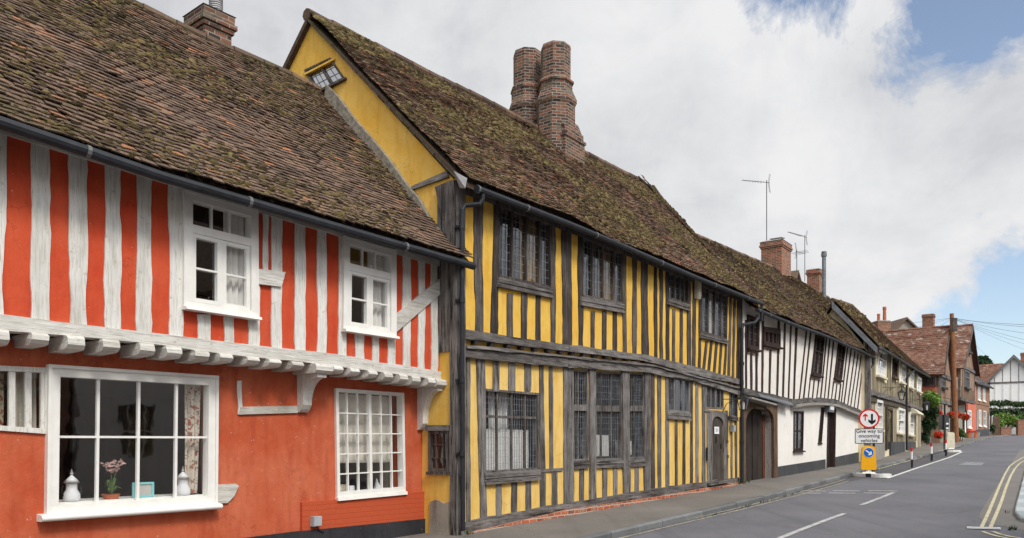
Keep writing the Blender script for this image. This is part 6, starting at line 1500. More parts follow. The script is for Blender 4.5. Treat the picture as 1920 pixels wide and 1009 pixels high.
def basket(px, py, d, r, lab, hang=True, n=240, grp='red flower displays on the brown gabled house'):
    c = P(px, py, d); rs = random.Random(int(px)); rr = sz(r, d)
    mb = MB(); z0 = -rr*.6
    mb.lathe(0, 0, [(rr*.25, z0), (rr*.5, z0+rr*.25), (rr*.6, z0+rr*.5), (rr*.5, z0+rr*.45)], 10)
    o = mb.build('flower_basket' if hang else 'flower_trough', 'dark_timber', None, base=None); o.location = c; tag(o, lab, 'flower basket' if hang else 'flower trough', grp)
    m = MB(); leaves(m, (0, 0, 0), (rr, rr*.8, rr*.75), n, .09, rs, 1, .3); m.build('foliage', 'leaf_green', o)
    m = MB(); leaves(m, (0, 0, .05), (rr*1.08, rr*.95, rr*.85), int(n*1.3), .08, rs, 1, .7); m.build('flowers', 'petal_red', o)
    if hang:
        m = MB(); m.tube([(0, 0, z0+rr), (0, 0, rr+1.0), (-.3, .7, rr+1.2)], .02, 5); m.build('bracket', 'iron', o)
    return o
basket(1760, 776, 64.5, 8, 'hanging basket of red flowers, leftmost of the row under the brown gables')
basket(1782, 779, 66.5, 8, 'hanging basket of red flowers directly left of the telegraph pole')
basket(1797, 780, 69, 8, 'hanging basket of red flowers directly right of the telegraph pole')
basket(1811, 783, 72, 9, 'hanging basket of deep red flowers, rightmost of the row')
basket(1760, 817, 63.5, 9, 'low trough of orange red flowers at the foot of the brown house', False, 320)
bush('shrub', 'low green shrub at the foot of the telegraph pole', 'shrub', [(P(1800, 811, 70), (sz(8, 70), .5, sz(9, 70))), (P(1806, 816, 70.5), (sz(6, 70), .5, sz(5, 70)))], 900, .09, 'leaf_green', 'shrubs along the street', 6)
bush('potted_shrub', 'row of small pots with reddish plants below the coral red cottage', 'potted plant', [(P(1819, 811, 88), (sz(7, 88), .4, sz(5, 88))), (P(1828, 811, 90), (sz(5, 90), .4, sz(4, 90)))], 500, .09, 'petal_red', None, 7)
for k, (px, d) in enumerate(((1815, 86), (1821, 87), (1827, 88), (1832, 90))):
    c = gpt(px, 815.5, 0) if False else at(px, 817, d); c.z = G(c.x, c.y); mb = MB(); mb.lathe(0, 0, [(.22, 0), (.3, .5), (.33, .55), (.25, .52)], 12); o = mb.build('plant_pot', 'stone_grey' if k % 2 else 'clay_pot'); o.location = c
    tag(o, ('clay', 'grey', 'second clay', 'second grey')[k]+' plant pot in the row by the coral red cottage wall', 'plant pot', 'pots by the coral red cottage')
# hedge and garden wall in front of the white gable
DH = 108
bush('hedge', 'long dark hedge of climbers in front of the white gable end', 'hedge', [(P(x, 757+U(-2, 2), DH), (sz(11, DH), .8, sz(7, DH))) for x in range(1858, 1945, 9)]+[(P(x, 772, DH), (sz(12, DH), .8, sz(9, DH))) for x in range(1858, 1945, 12)], 5200, .14, 'leaf_hedge', None, 8)
bush('shrub', 'rounded bright green shrub by the low brick wall at the bend', 'shrub', [(P(1880, 785, 104), (sz(16, 104), 1.2, sz(14, 104))), (P(1895, 788, 104), (sz(12, 104), 1.2, sz(12, 104))), (P(1872, 795, 103), (sz(8, 103), 1, sz(12, 103)))], 4200, .13, 'leaf_light', 'shrubs along the street', 9)
bush('shrub', 'dark green shrub right of the bright rounded one at the bend', 'shrub', [(P(1906, 790, 105), (sz(11, 105), 1.1, sz(14, 105))), (P(1917, 783, 106), (sz(9, 106), 1.1, sz(9, 106)))], 2600, .13, 'leaf_green', 'shrubs along the street', 10)
bush('shrub', 'low scrubby bush at the corner of the brick house', 'shrub', [(P(1862, 803, 99), (sz(5, 99), .6, sz(9, 99)))], 700, .10, 'leaf_hedge', 'shrubs along the street', 12)
for (x0, x1, yt, d, lab) in ((1877, 1897, 801, 101, 'low red brick garden wall below the bright shrub at the bend'), (1909, 1932, 787, 101, 'taller brick garden wall at the right edge of the picture')):
    a = at(x0, yt, d); b = at(x1, yt, d); mb = MB(); g = G(a.x, a.y)-.2; mb.box(a.x, b.x, a.y, a.y+.35, g, a.z-.1); mb.box(a.x-.05, b.x+.05, a.y-.05, a.y+.4, a.z-.1, a.z)
    o = mb.build('garden_wall', 'brick_red', None, base=(a.x, a.y, g)); tag(o, lab, 'wall', 'brick garden walls at the bend')
a = at(1863, 781, 100); b = at(1866, 809, 100); mb = MB(); mb.box(-.10, .75, -.04, .04, 0, a.z-G(a.x, a.y))
o = mb.build('garden_gate', 'brown_timber', None); o.location = (a.x, a.y, G(a.x, a.y)); tag(o, 'tall narrow brown wooden gate beside the brick house', 'gate')
# distant tree
T = 165.0; tp = P(1841, 700, T); g = Vector((tp.x, tp.y, G(tp.x, tp.y)))
tr = empty('broadleaf_tree', None, g, 'dark green rounded tree rising behind the roofs beside the brown gable', 'tree')
rs = random.Random(15); mb = MB(); m = MB(); top = P(1841, 676, T)-g
m.tube([(0, 0, 0), (.1, 0, top.z*.5), (0, 0, top.z)], [.5, .38, .15], 8)
for (px, py, r) in ((1830,678,6),(1838,672,7),(1847,672,7),(1854,678,6),(1842,682,10),(1833,686,8),(1851,686,8),(1825,684,5),(1858,683,4),(1841,690,12)):
    c = P(px, py, T+rs.uniform(-2, 2))-g; rr = sz(r, T); leaves(mb, c, (rr, rr, rr*.9), 520, .27, rs, 1, .35); m.tube([(0, 0, top.z*.7), (c.x*.5, c.y*.5, (top.z*.7+c.z)/2), c], [.18, .12, .05], 5)
mb.build('crown', 'leaf_dark', tr); m.build('trunk', 'bark', tr)
# ================================================================== STREET FURNITURE
def on_road(px, py): x, y = ray_ground(px, py, -.10); return Vector((x, y, G(x, y)-.10))
def on_pave(px, py): x, y = ray_ground(px, py, 0); return Vector((x, y, G(x, y)))
def face_cam(p, extra=0.0): return math.atan2(-p.x, p.y)*-1+extra   # front (-y) turned to the camera
def mesh_obj(mb, name, mat, loc=None, rz=0, parent=None, smooth=False, fix=False):
    o = mb.build(name, mat, parent, smooth=smooth, fix=fix)
    if loc is not None: o.location = loc; o.rotation_euler = (0, 0, rz)
    return o
# telegraph pole
tp = on_pave(1792, 829); D_ = tp.y; top = at(1785, 588, D_)
h = top.z-tp.z
mb = MB(); tilt = (at(1784.5, 588, D_).x-tp.x)
mb.tube([(0, 0, -.3), (tilt*.3, 0, h*.3), (tilt*.65, 0, h*.66), (tilt, 0, h)], [.27, .235, .20, .16], 14)
pole = mesh_obj(mb, 'telegraph_pole', 'pole_wood', tp); tag(pole, 'tall reddish brown wooden telegraph pole in front of the brown gabled house', 'telegraph pole')
m = MB(); m.box(tilt-.05, tilt+.35, -.22, -.05, h-1.5, h-.4); m.build('junction_case', 'dark_timber', pole)
m = MB()
for k in range(5): z = 3+k*1.6; m.tube([(tilt*z/h-.38, 0, z), (tilt*z/h+.02, 0, z)], .018, 5)
m.build('steps', 'iron', pole)
ptop = Vector((tp.x+tilt, tp.y, tp.z+h-.35))
wires = [(1925,605.5,40,.8),(1925,610,46,.8),(1925,622,52,1),(1925,635,60,1),(1925,643,70,1.2),(1925,655,85,1),(1870,685,110,1.4),(1560,610,40,1.0),(1740,625,80,.6),(1660,625,78,.8)]
for k, (px, py, d, sag) in enumerate(wires):
    e = at(px, py, d); v = e-ptop; e2 = ptop+v*1.25 if px > 1900 else e
    pts = []
    for i in range(17):
        t = i/16; q = ptop.lerp(e2, t); q.z -= sag*.35*4*t*(1-t)*.5; pts.append(q-ptop)
    mb = MB(); mb.tube(pts, .009, 5); o = mesh_obj(mb, 'overhead_wire', 'iron', ptop)
    tag(o, ['topmost thin wire running right from the telegraph pole', 'second wire from the top running right from the telegraph pole', 'third wire from the top running right from the telegraph pole', 'fourth wire from the top running right from the telegraph pole', 'fifth wire from the top running right from the telegraph pole', 'lowest wire reaching the right edge from the telegraph pole', 'wire dropping from the telegraph pole to the houses at the bend', 'wire running left from the telegraph pole towards the chimneys', 'short wire dropping left behind the brown gabled roof', 'faint wire from the pole to the two pot chimney'][k], 'wire', 'overhead wires on the telegraph pole')
# traffic island with give-way sign and keep-left bollard
isl = on_road(1632, 893.5); rz = 0
ia = on_road(1600, 893); ib = on_road(1665, 897.5); ang = math.atan2(ib.y-ia.y, ib.x-ia.x); Wd = (ib-ia).length
def island(o_, W, Dp, name, label, ang):
    e = empty(name, None, o_, label, 'traffic island', 'traffic islands at the road narrowing'); e.rotation_euler = (0, 0, ang)
    n = 22; segs = []
    for i in range(n): 
        a = 2*math.pi*i/n; segs.append((W/2*math.copysign(abs(math.cos(a))**.7, math.cos(a)), Dp/2*math.copysign(abs(math.sin(a))**.7, math.sin(a))))
    for i in range(n):
        a, b = segs[i], segs[(i+1) % n]; k = .86; c, d = (b[0]*k, b[1]*k), (a[0]*k, a[1]*k); mb = MB()
        mb.hexa([(a[0], a[1], -.05), (b[0], b[1], -.05), (c[0], c[1], -.05), (d[0], d[1], -.05), (a[0]*.985, a[1]*.985, .10), (b[0]*.985, b[1]*.985, .10), (c[0], c[1], .11), (d[0], d[1], .11)])
        mb.build('kerb_block', 'concrete_white' if i % 6 != 5 else 'black_plinth', e)
    mb = MB(); mb.add([(s[0]*.865, s[1]*.865, .095) for s in segs], [tuple(range(n))]); mb.build('top', 'pavement_mat', e)
    return e
Wi = Wd
island(isl, Wi, .75, 'traffic_island', 'black and white kerbed island under the give way sign', ang)
def text_mesh(lines, size, name, mat, parent, loc, spacing=1.15, face=-1):
    cu = bpy.data.curves.new(name, 'FONT'); cu.body = '\n'.join(lines); cu.size = size; cu.align_x = 'CENTER'; cu.align_y = 'CENTER'; cu.extrude = .001; cu.space_line = spacing; cu.offset = size*.013
    ob = bpy.data.objects.new(name, cu); C.objects.link(ob); bpy.context.view_layer.update()
    me = bpy.data.meshes.new_from_object(ob.evaluated_get(bpy.context.evaluated_depsgraph_get())); bpy.data.objects.remove(ob)
    me.materials.clear(); me.materials.append(MAT[mat]); o = bpy.data.objects.new(name, me); C.objects.link(o); o.parent = parent
    o.location = loc; o.rotation_euler = (math.pi/2, 0, 0); return o
def disc(mb, cx, cz, r0, r1, y0, y1, n=40):
    vs = []; 
    for k in range(n):
        a = 2*math.pi*k/n; c, s = math.cos(a), math.sin(a)
        vs += [(cx+r1*c, y0, cz+r1*s), (cx+r1*c, y1, cz+r1*s), (cx+r0*c, y0, cz+r0*s), (cx+r0*c, y1, cz+r0*s)]
    fs = []
    for k in range(n):
        a = 4*k; b = 4*((k+1) % n)
        fs += [(a, b, b+1, a+1), (a, a+2, b+2, b), (a+1, b+1, b+3, a+3)]
        if r0 > 0: fs.append((a+2, a+3, b+3, b+2))
    mb.add(vs, fs)
def arrow(mb, pts, y0, y1): mb.prism(pts, y0, y1)
so_ = on_road(1630, 889.5); so_ = so_+Vector((.1, .25, .10)); Ds = so_.y; m1px = Ds/F
zc = at(1630, 785, Ds).z-so_.z; zpl = at(1630, 817.8, Ds).z-so_.z
R0 = 18.2*m1px
sg = empty('road_sign', None, so_, 'round red ringed priority sign above a plate reading give way to oncoming vehicles', 'road sign'); sg.rotation_euler = (0, 0, -math.radians(14))
for sx in (-.12, .16):
    mb = MB(); mb.lathe(sx, .05, [(.038, 0), (.038, zc+.1)], 12); mb.build('post', 'steel' if sx < 0 else 'black_paint', sg)
mb = MB(); disc(mb, 0, zc, R0*.84, R0, -.022, 0); mb.build('red_ring', 'sign_red', sg, fix=True)
mb = MB(); disc(mb, 0, zc, 0.001, R0*.845, -.018, 0); mb.build('white_disc', 'sign_white', sg, fix=True)
def arrow_pts(cx, cz, w, hh, hw, hd, up):
    s = 1 if up else -1
    P = [(cx-w/2, cz-s*hh/2), (cx+w/2, cz-s*hh/2), (cx+w/2, cz+s*(hh/2-hd*.9)), (cx+hw/2, cz+s*(hh/2-hd*1.25)), (cx+hw/2, cz+s*(hh/2-hd*.62)), (cx, cz+s*hh/2), (cx-hw/2, cz+s*(hh/2-hd*.62)), (cx-hw/2, cz+s*(hh/2-hd*1.25)), (cx-w/2, cz+s*(hh/2-hd*.9))]
    return P if up else P[::-1]
k_ = m1px
mb = MB(); mb.prism(arrow_pts(-6.6*k_, zc+3.0*k_, 2.3*k_, 13.5*k_, 8.2*k_, 5.5*k_, True), -.022, -.0185); mb.build('red_arrow', 'sign_red', sg, fix=True)
mb = MB(); mb.prism(arrow_pts(5.0*k_, zc-1.2*k_, 3.6*k_, 20*k_, 12.5*k_, 8.0*k_, False), -.022, -.0185); mb.build('black_arrow', 'sign_black', sg, fix=True)
def rrect(w, h, r, n=5):
    out = []
    for cx, cz, a0 in ((w/2-r, h/2-r, 0), (-w/2+r, h/2-r, 90), (-w/2+r, -h/2+r, 180), (w/2-r, -h/2+r, 270)):
        for k in range(n+1): a = math.radians(a0+90*k/n); out.append((cx+r*math.cos(a), cz+r*math.sin(a)))
    return out
wp, hp = 49.5*k_, 28.3*k_
mb = MB(); mb.prism([(a, b+zpl) for a, b in rrect(wp, hp, .04)], -.012, 0); mb.build('plate_border', 'sign_black', sg, fix=True)
mb = MB(); mb.prism([(a, b+zpl) for a, b in rrect(wp-.045, hp-.045, .025)], -.018, -.0125); mb.build('plate', 'sign_white', sg, fix=True)
text_mesh(['Give way to', 'oncoming', 'vehicles'], 9.3*k_, 'lettering', 'sign_black', sg, (0, -.020, zpl+.3*k_), .95)
# keep-left bollard in front
bo_ = on_road(1628, 893.5)+Vector((0, 0, .10)); kb_ = bo_.y/F
bol = empty('illuminated_bollard', None, bo_, 'yellow traffic bollard with a round blue arrow sign in front of the give way sign', 'bollard', 'traffic bollards at the road narrowing'); bol.rotation_euler = (0, 0, -math.radians(14))
zt = at(1628, 836, bo_.y).z-bo_.z; zb = at(1628, 881, bo_.y).z-bo_.z
def bollard_body(parent, mat, zb, zt, wb, wt, rim='cream_plastic'):
    mb = MB(); vs = []; n = 10; P = []
    P = [(-wb/2+.03, zb), (wb/2-.03, zb), (wb/2, zb+.05)]
    P += [(wt/2+.008, zt-.12)]
    for k in range(7): a = math.pi*k/6; P.append((wt/2*math.cos(a), zt-.07+.07*math.sin(a)))
    P += [(-wt/2-.008, zt-.12), (-wb/2, zb+.05)]
    mb.prism(P, -.10, .10); o = mb.build('body', mat, parent, fix=True)
    m = MB(); n = len(P); Q = [(p[0]*1.05, (p[1]-(zb+zt)/2)*1.015+(zb+zt)/2) for p in P]
    m.prism(Q, -.015, .015); m.build('rim', rim, parent, fix=True)
    m = MB(); m.hexa([(-.22, -.16, .0), (.22, -.16, 0), (.22, .16, 0), (-.22, .16, 0), (-.17, -.11, .05), (.17, -.11, .05), (.17, .11, .05), (-.17, .11, .05)]); m.lathe(0, 0, [(.12, .045), (.085, max(.06, zb)+.01)], 14); m.build('base', 'concrete_white', parent)
    return o
bollard_body(bol, 'bollard_yellow', zb, zt, 27*kb_, 22*kb_)
zr = at(1627.5, 848.5, bo_.y).z-bo_.z
mb = MB(); disc(mb, -.005, zr, 0.001, 8.6*kb_, -.112, -.101); mb.build('blue_disc', 'sign_blue', bol, fix=True)
mb = MB(); disc(mb, -.005, zr, 8.6*kb_, 9.2*kb_, -.110, -.101); mb.build('disc_rim', 'sign_white', bol, fix=True)
pts = arrow_pts(0, 0, 2.2*kb_, 13*kb_, 8.0*kb_, 4.5*kb_, True); ca, sa = math.cos(math.radians(-128)), math.sin(math.radians(-128))
pts = [(p[0]*ca-p[1]*sa-.005, p[0]*sa+p[1]*ca+zr) for p in pts]; mb = MB(); mb.prism(pts, -.116, -.1125); mb.build('white_arrow', 'sign_white', bol, fix=True)
# far island with cream bollard and the back of a sign
f0 = on_road(1780, 847.5); fa = on_road(1761, 846.5); fb = on_road(1801, 848); an2 = math.atan2(fb.y-fa.y, fb.x-fa.x)
island(f0, 40/F*f0.y, 1.0, 'traffic_island', 'black and white kerbed island under the cream bollard farther up the street', an2)
fo = on_road(1781.5, 846)+Vector((0, 0, .13)); kf = fo.y/F
b2 = empty('illuminated_bollard', None, fo, 'cream white back of a traffic bollard on the farther island', 'bollard', 'traffic bollards at the road narrowing')
bollard_body(b2, 'cream_plastic', at(0, 840, fo.y).z-fo.z, at(0, 810.5, fo.y).z-fo.z, 15.5*kf, 13*kf)
s0 = on_road(1770.5, 846)+Vector((0, 0, .13)); ks = s0.y/F
s2 = empty('road_sign', None, s0, 'dark back of a road sign on a black post beside the cream bollard', 'road sign')
mb = MB(); mb.lathe(0, 0, [(.045, 0), (.045, at(0, 777, s0.y).z-s0.z)], 10); mb.build('post', 'black_paint', s2)
za, zb2 = at(0, 777.5, s0.y).z-s0.z, at(0, 799, s0.y).z-s0.z
mb = MB(); mb.box(-9.5*ks, 9.8*ks, .05, .07, zb2, za); mb.build('sign_back', 'sign_grey_back', s2)
mb = MB(); zc2 = at(0, 806, s0.y).z-s0.z; mb.box(-9.0*ks, 9.5*ks, .072, .09, zc2, zb2-.003); mb.build('plate_back', 'sign_grey_back', s2)
for zz_, ww in ((794.5, 4), (803, 4)):
    mb = MB(); z_ = at(0, zz_, s0.y).z-s0.z; mb.box(4.2*ks, 8.4*ks, .035, .049, z_-1.5*ks, z_+1.5*ks); mb.build('sticker', 'sign_white', s2)
l0 = on_pave(1744.5, 833); mb = MB(); hh = at(0, 801, l0.y).z-l0.z; mb.lathe(0, 0, [(.035, 0), (.035, hh), (.02, hh+.04)], 10); mb.build
o = mesh_obj(mb, 'steel_post', 'steel', l0); tag(o, 'thin grey steel post standing on the pavement in front of the leafy climber', 'post')
# striped posts
for k, (px, yt, yb, lab) in enumerate(((1709, 838, 877.5, 'nearest of the three red white and black striped posts along the edge line'), (1746, 829.5, 865, 'middle one of the three red white and black striped posts'), (1773, 824, 855.5, 'farthest of the three red white and black striped posts, by the cream bollard'))):
    b = on_road(px+1, yb); q = b.y/F; h = (yb-yt)*q; r = 1.9*q
    e = empty('striped_post', None, b, lab, 'post', 'striped posts beside the edge line')
    for (z0, z1, mt, nm) in ((0, .40*h, 'black_paint', 'lower_section'), (.40*h+.001, .78*h, 'sign_white', 'white_band'), (.78*h+.001, .965*h, 'sign_red', 'red_band'), (.965*h+.001, h, 'black_paint', 'cap')):
        mb = MB(); rr = r*(1.1 if nm == 'lower_section' else 1); mb.lathe(-.03*z0/h, 0, [(rr*(1.25 if z0 == 0 else 1), z0), (rr, z0+.03), (rr, z1)] if nm != 'cap' else [(rr, z0), (rr*.6, z1)], 14); mb.build(nm, mt, e)
# ================================================================== HOUSES ACROSS THE STREET (seen in the window reflections)
OD = RF.d
o1 = Vector((-1.04, 12.79))+Vector((RF.d.y, -RF.d.x))*12.3
OF = Frame(o1.x, o1.y, -RF.d)      # front faces the timber framed houses
def opp_house(x0, x1, h, mat, label, roofm):
    e = empty('terraced_house', OF, (x0, 0, 0), label, 'house', 'houses across the street'); g = min(OF.gz(x0, 0), OF.gz(x1, 0))-.5; W = x1-x0
    wins = []; n = max(2, int(W/3.2))
    for k in range(n):
        xc = W*(k+.5)/n
        for z0 in (g+1.6, g+4.3): wins.append([(xc-.55, z0+1.5), (xc+.55, z0+1.5), (xc+.55, z0), (xc-.55, z0)])
    wall(e, [(0, g), (W, g), (W, h), (0, h)], [[q[3], q[2], q[1], q[0]] for q in wins], 0, .3, mat)
    for q in wins: window_l(e, q, 0, mat='white_paint', fw=.07, cols=(.33,.66), rows=((.5,.05),), bw=.03, proud=.0, gmat='glass')
    mb = MB(); mb.box(.02, W-.02, .5, 6, g, h-.05); mb.build('inner_walls', 'interior', e)
    mb = MB(); mb.hexa([(-.1, -.4, h), (W+.1, -.4, h), (W+.1, 3.2, h+3.2), (-.1, 3.2, h+3.2), (-.1, -.4, h+.15), (W+.1, -.4, h+.15), (W+.1, 3.2, h+3.35), (-.1, 3.2, h+3.35)]); mb.hexa([(-.1, 3.201, h+3.2), (W+.1, 3.201, h+3.2), (W+.1, 6.6, h), (-.1, 6.6, h), (-.1, 3.201, h+3.35), (W+.1, 3.201, h+3.35), (W+.1, 6.6, h+.15), (-.1, 6.6, h+.15)]); mb.build('roof', roofm, e)
opp_house(-40, -15.2, 6.0, 'brick_red', 'long brick house across the street, farthest up the hill', 'tiles_brown')
opp_house(-15, -6.2, 5.4, 'white_plaster', 'pale rendered house across the street, between the long brick house and the white one', 'tiles_brown')
opp_house(-6, .3, 5.7, 'white_smooth', 'bright white house across the street, opposite the many-paned window', 'tiles_brown')
opp_house(.5, 12, 5.9, 'brick_red', 'brick house across the street, nearest behind the viewer', 'tiles_brown')
# ================================================================== GROUND
def gpt(px, py, off=0.0):
    x, y = ray_ground(px, py, off); return Vector((x, y, G(x, y)+off))
def sheet(name, pts_rows, mat, label=None, kind='structure', cat=None, group=None):
    """rows of equal length of world points; closed lightly by a skirt-free sheet"""
    mb = MB(); n = len(pts_rows[0]); vs = [p for row in pts_rows for p in row]
    fs = []
    for j in range(len(pts_rows)-1):
        for i in range(n-1):
            a = j*n+i; fs.append((a, a+1, a+n+1, a+n))
    mb.add(vs, fs)
    o = mb.build(name, mat); 
    me = o.data
    if sum(p.normal.z for p in me.polygons) < 0: me.flip_normals(); me.update()
    tag(o, label, cat, group, kind); return o
def zoff(p, off): return Vector((p[0], p[1], G(p[0], p[1])+off))
ROAD = -.10
xs = [-400,-200,-120,-80,-60,-45,-35,-25,-15,-8,0,8,15,25,35,45,55,65,80,100,130,200,300,500]; ys = [-400,-200,-100,-60,-40,-25,-15,-8,0,8,15,22,30,38,46,54,62,70,78,86,94,102,110,120,130,140,160,200,300,500,900]
sheet('ground', [[Vector((x, y, G(x, y)-.17)) for x in xs] for y in ys], 'ground_mat', 'earth beneath the village', cat='ground')
kerb_px = [(1117,1005),(1168,992),(1241,977),(1322,958),(1399,939),(1467,923),(1527,905),(1595,888),(1668,869),(1757,846.5),(1800,835),(1842,824),(1870,818.5),(1895,815.5),(1920,813.8)]
KL = [gpt(a, b, 0) for a, b in kerb_px]
d0 = (KL[0]-KL[2]).normalized(); KL = [KL[0]+d0*40, KL[0]+d0*20, KL[0]+d0*10, KL[0]+d0*5]+KL
dl = (KL[-1]-KL[-3]).normalized(); dl = Vector((dl.x*.6+.4*.9, dl.y*.6+.4*.3, 0)).normalized(); KL += [KL[-1]+dl*12, KL[-1]+dl*40]
def resample(P, step):
    out = []; 
    for a, b in zip(P, P[1:]):
        n = max(1, int((b-a).length/step)); out += [a.lerp(b, k/n) for k in range(n)]
    return out+[P[-1]]
def smoothline(P, it=2):
    for _ in range(it): P = [P[0]]+[(P[i-1]+P[i]*2+P[i+1])/4 for i in range(1, len(P)-1)]+[P[-1]]
    return P
KL = smoothline(resample(KL, 1.2), 3); KL = [zoff(p, 0) for p in KL]
def normals2(P):
    out = []
    for i in range(len(P)):
        t = (P[min(i+1, len(P)-1)]-P[max(i-1, 0)]); t = Vector((t.x, t.y)).normalized(); out.append(Vector((t.y, -t.x)))   # points to the right of travel
    return out
def off_line(P, d, zo):
    N = normals2(P); return [zoff((p.x+n.x*d, p.y+n.y*d), zo) for p, n in zip(P, N)]
# right kerb
KRpx = [(1905,948),(1912,920),(1918,900),(1924,884)]
ka = gpt(1897, 975, -.03); kb = gpt(1920, 889, -.03)
dk = (kb-ka); dk.z = 0; dk.normalize()
KR = [ka-dk*1.2+Vector((1.7,-1.2,0)), ka-dk*.9+Vector((.75,-.55,0)), ka-dk*.6+Vector((.22,-.12,0)), ka, kb, kb+dk*12, kb+dk*28]
# follow the bend of the left kerb beyond
tail = [p for p in off_line(KL, 8.2, 0) if p.y > (kb+dk*34).y]
KR = smoothline(resample(KR+tail, .8), 3); KR = [zoff(p, 0) for p in KR]
# road
i0 = 0
def along(P, n):
    Ls = [0]
    for a, b in zip(P, P[1:]): Ls.append(Ls[-1]+(b-a).length)
    out = []
    for k in range(n):
        t = Ls[-1]*k/(n-1); 
        for i in range(len(P)-1):
            if Ls[i+1] >= t-1e-9:
                out.append(P[i].lerp(P[i+1], (t-Ls[i])/max(1e-9, Ls[i+1]-Ls[i]))); break
    return out
A = [p for p in KL]; Bo = off_line(KL, 16, 0)
sheet('road', [[zoff(a.lerp(b, k/12), ROAD) for k in range(13)] for a, b in zip(A, Bo)], 'asphalt', 'grey asphalt village street climbing away and bending right', cat='road')
inn = off_line(KL, -.13, 0)
# pavement on the house side
sheet('pavement', [[zoff(p, 0), zoff(p.lerp(q, .12), -.015), zoff(p.lerp(q, .25), -.045), zoff(p.lerp(q, .6), -.06), zoff(q, -.06)] for p, q in zip(inn, off_line(KL, -7.5, 0))], 'pavement_mat', 'worn asphalt pavement in front of the timber framed houses', cat='pavement')
def kerb(name, P, side, mat, label, w=.11, ln=.9, top=.004, rs=random.Random(3)):
    D = [0]
    for a, b in zip(P, P[1:]): D.append(D[-1]+(b-a).length)
    def pos(t):
        t = max(0, min(D[-1]-1e-6, t))
        for i in range(len(P)-1):
            if D[i+1] > t: return P[i].lerp(P[i+1], (t-D[i])/(D[i+1]-D[i]))
        return P[-1]
    mb = MB(); t = 0
    while t < D[-1]:
        a = pos(t); b = pos(min(D[-1], t+ln-.012)); t += ln
        dd = (b-a); 
        if dd.length < .1: continue
        n = Vector((dd.y, -dd.x)).normalized()*(-side); j = rs.uniform(-.006, .006); h = rs.uniform(-.004, .006)
        def q(p, o, z): return (p.x+n.x*o, p.y+n.y*o, G(p.x, p.y)+z)
        vs = [q(a, j, -.16), q(b, j, -.16), q(b, w, -.16), q(a, w, -.16), q(a, j, top-.02+h), q(b, j, top-.02+h), q(b, w, top+h), q(a, w, top+h), q(a, j+.02, top+h), q(b, j+.02, top+h)]
        fs = [(0,1,5,4), (4,5,9,8), (8,9,6,7), (1,2,6,9,5), (3,0,4,8,7), (2,3,7,6)]
        if side < 0: pass
        mb.add(vs, fs, rs.random())
    o = mb.build(name, mat, fix=True); tag(o, label, 'kerb', None, 'structure'); return o
kerb('kerb', KL, 1, 'kerb_stone', 'grey stone kerb on the house side of the street')
kerb('kerb', KR, -1, 'kerb_pale', 'pale granite kerb on the right side of the street', w=.30, ln=.95, top=-.02)
sheet('pavement', [[zoff(p, -.024), zoff(p.lerp(q, .5), -.02), zoff(q, -.015)] for p, q in zip(off_line(KR, .28, 0), off_line(KR, 5, 0))], 'pavement_mat', 'asphalt pavement at the right edge beside the pale kerb', cat='pavement')
# worn stone channel beside the right kerb and dirt in the left gutter
sheet('road_channel', [[zoff(p, ROAD+.004), zoff(q, ROAD+.004)] for p, q in zip(off_line(KR, .01, 0), off_line(KR, -.55, 0))], 'channel_mat', 'rough pale strip of road along the right kerb', cat='road')
def mark(name, P, w, mat, label, group=None, z=ROAD+.008, cat='road marking'):
    N = normals2(P); return sheet(name, [[zoff((p.x-n.x*w/2, p.y-n.y*w/2), z), zoff((p.x+n.x*w/2, p.y+n.y*w/2), z)] for p, n in zip(P, N)], mat, label, 'structure', cat, group)
def rl(pts, step=.6, it=2): return smoothline(resample([gpt(a, b, ROAD) for a, b in pts], step), it)
ln = [p for p in off_line(KL, .34, 0)]
ylw = [(1100,1019),(1155,1008),(1250,984),(1330,966),(1400,949),(1460,934),(1506,922),(1560,906.5),(1585,899)]
mark('yellow_line', rl(ylw), .05, 'mark_yellow_faint', 'worn yellow line nearer the left kerb in front of the yellow house', 'double yellow lines on the left')
mark('yellow_line', rl([(a+6, b+3.2) for a, b in ylw]), .05, 'mark_yellow_faint', 'worn yellow line farther from the left kerb in front of the yellow house', 'double yellow lines on the left')
yl2 = [(1640,882),(1668,874),(1700,865.5),(1730,857),(1757,849)]
mark('yellow_line', rl(yl2), .07, 'mark_yellow', 'yellow line along the left kerb behind the traffic island')
ya = [(1840,990),(1852,965),(1864,936),(1874,912),(1884,890),(1893,874.5),(1903,867),(1920,857)]
yb = [(1857,990),(1868,965),(1878,940),(1886,915),(1895,893),(1903,879),(1912,869),(1925,862)]
mark('yellow_line', rl(ya, .4), .058, 'mark_yellow', 'left one of the two bold yellow lines at the right side of the road', 'double yellow lines on the right')
mark('yellow_line', rl(yb, .4), .058, 'mark_yellow', 'right one of the two bold yellow lines at the right side of the road', 'double yellow lines on the right')
mark('yellow_line', rl([(1842,997),(1850,1003),(1870,1006.5),(1890,1010)], .2), .06, 'mark_yellow', 'short curved yellow line below the drain, nearer the road')
mark('yellow_line', rl([(1861,997),(1872,1003),(1890,1007),(1915,1010)], .2), .06, 'mark_yellow', 'short curved yellow line below the drain, nearer the kerb')
mark('edge_line', rl([(1664,897),(1722,877),(1780,858),(1804,847.5)]), .11, 'mark_white', 'solid white line slanting past the three striped posts')
mark('centre_dash', rl([(1462,1010),(1524,985),(1583,963.5)]), .10, 'mark_white_worn', 'nearest worn white centre dash on the road')
mark('centre_dash', rl([(1615,947.5),(1650,934.5),(1675,924)]), .10, 'mark_white_worn', 'second white centre dash joining the give way line')
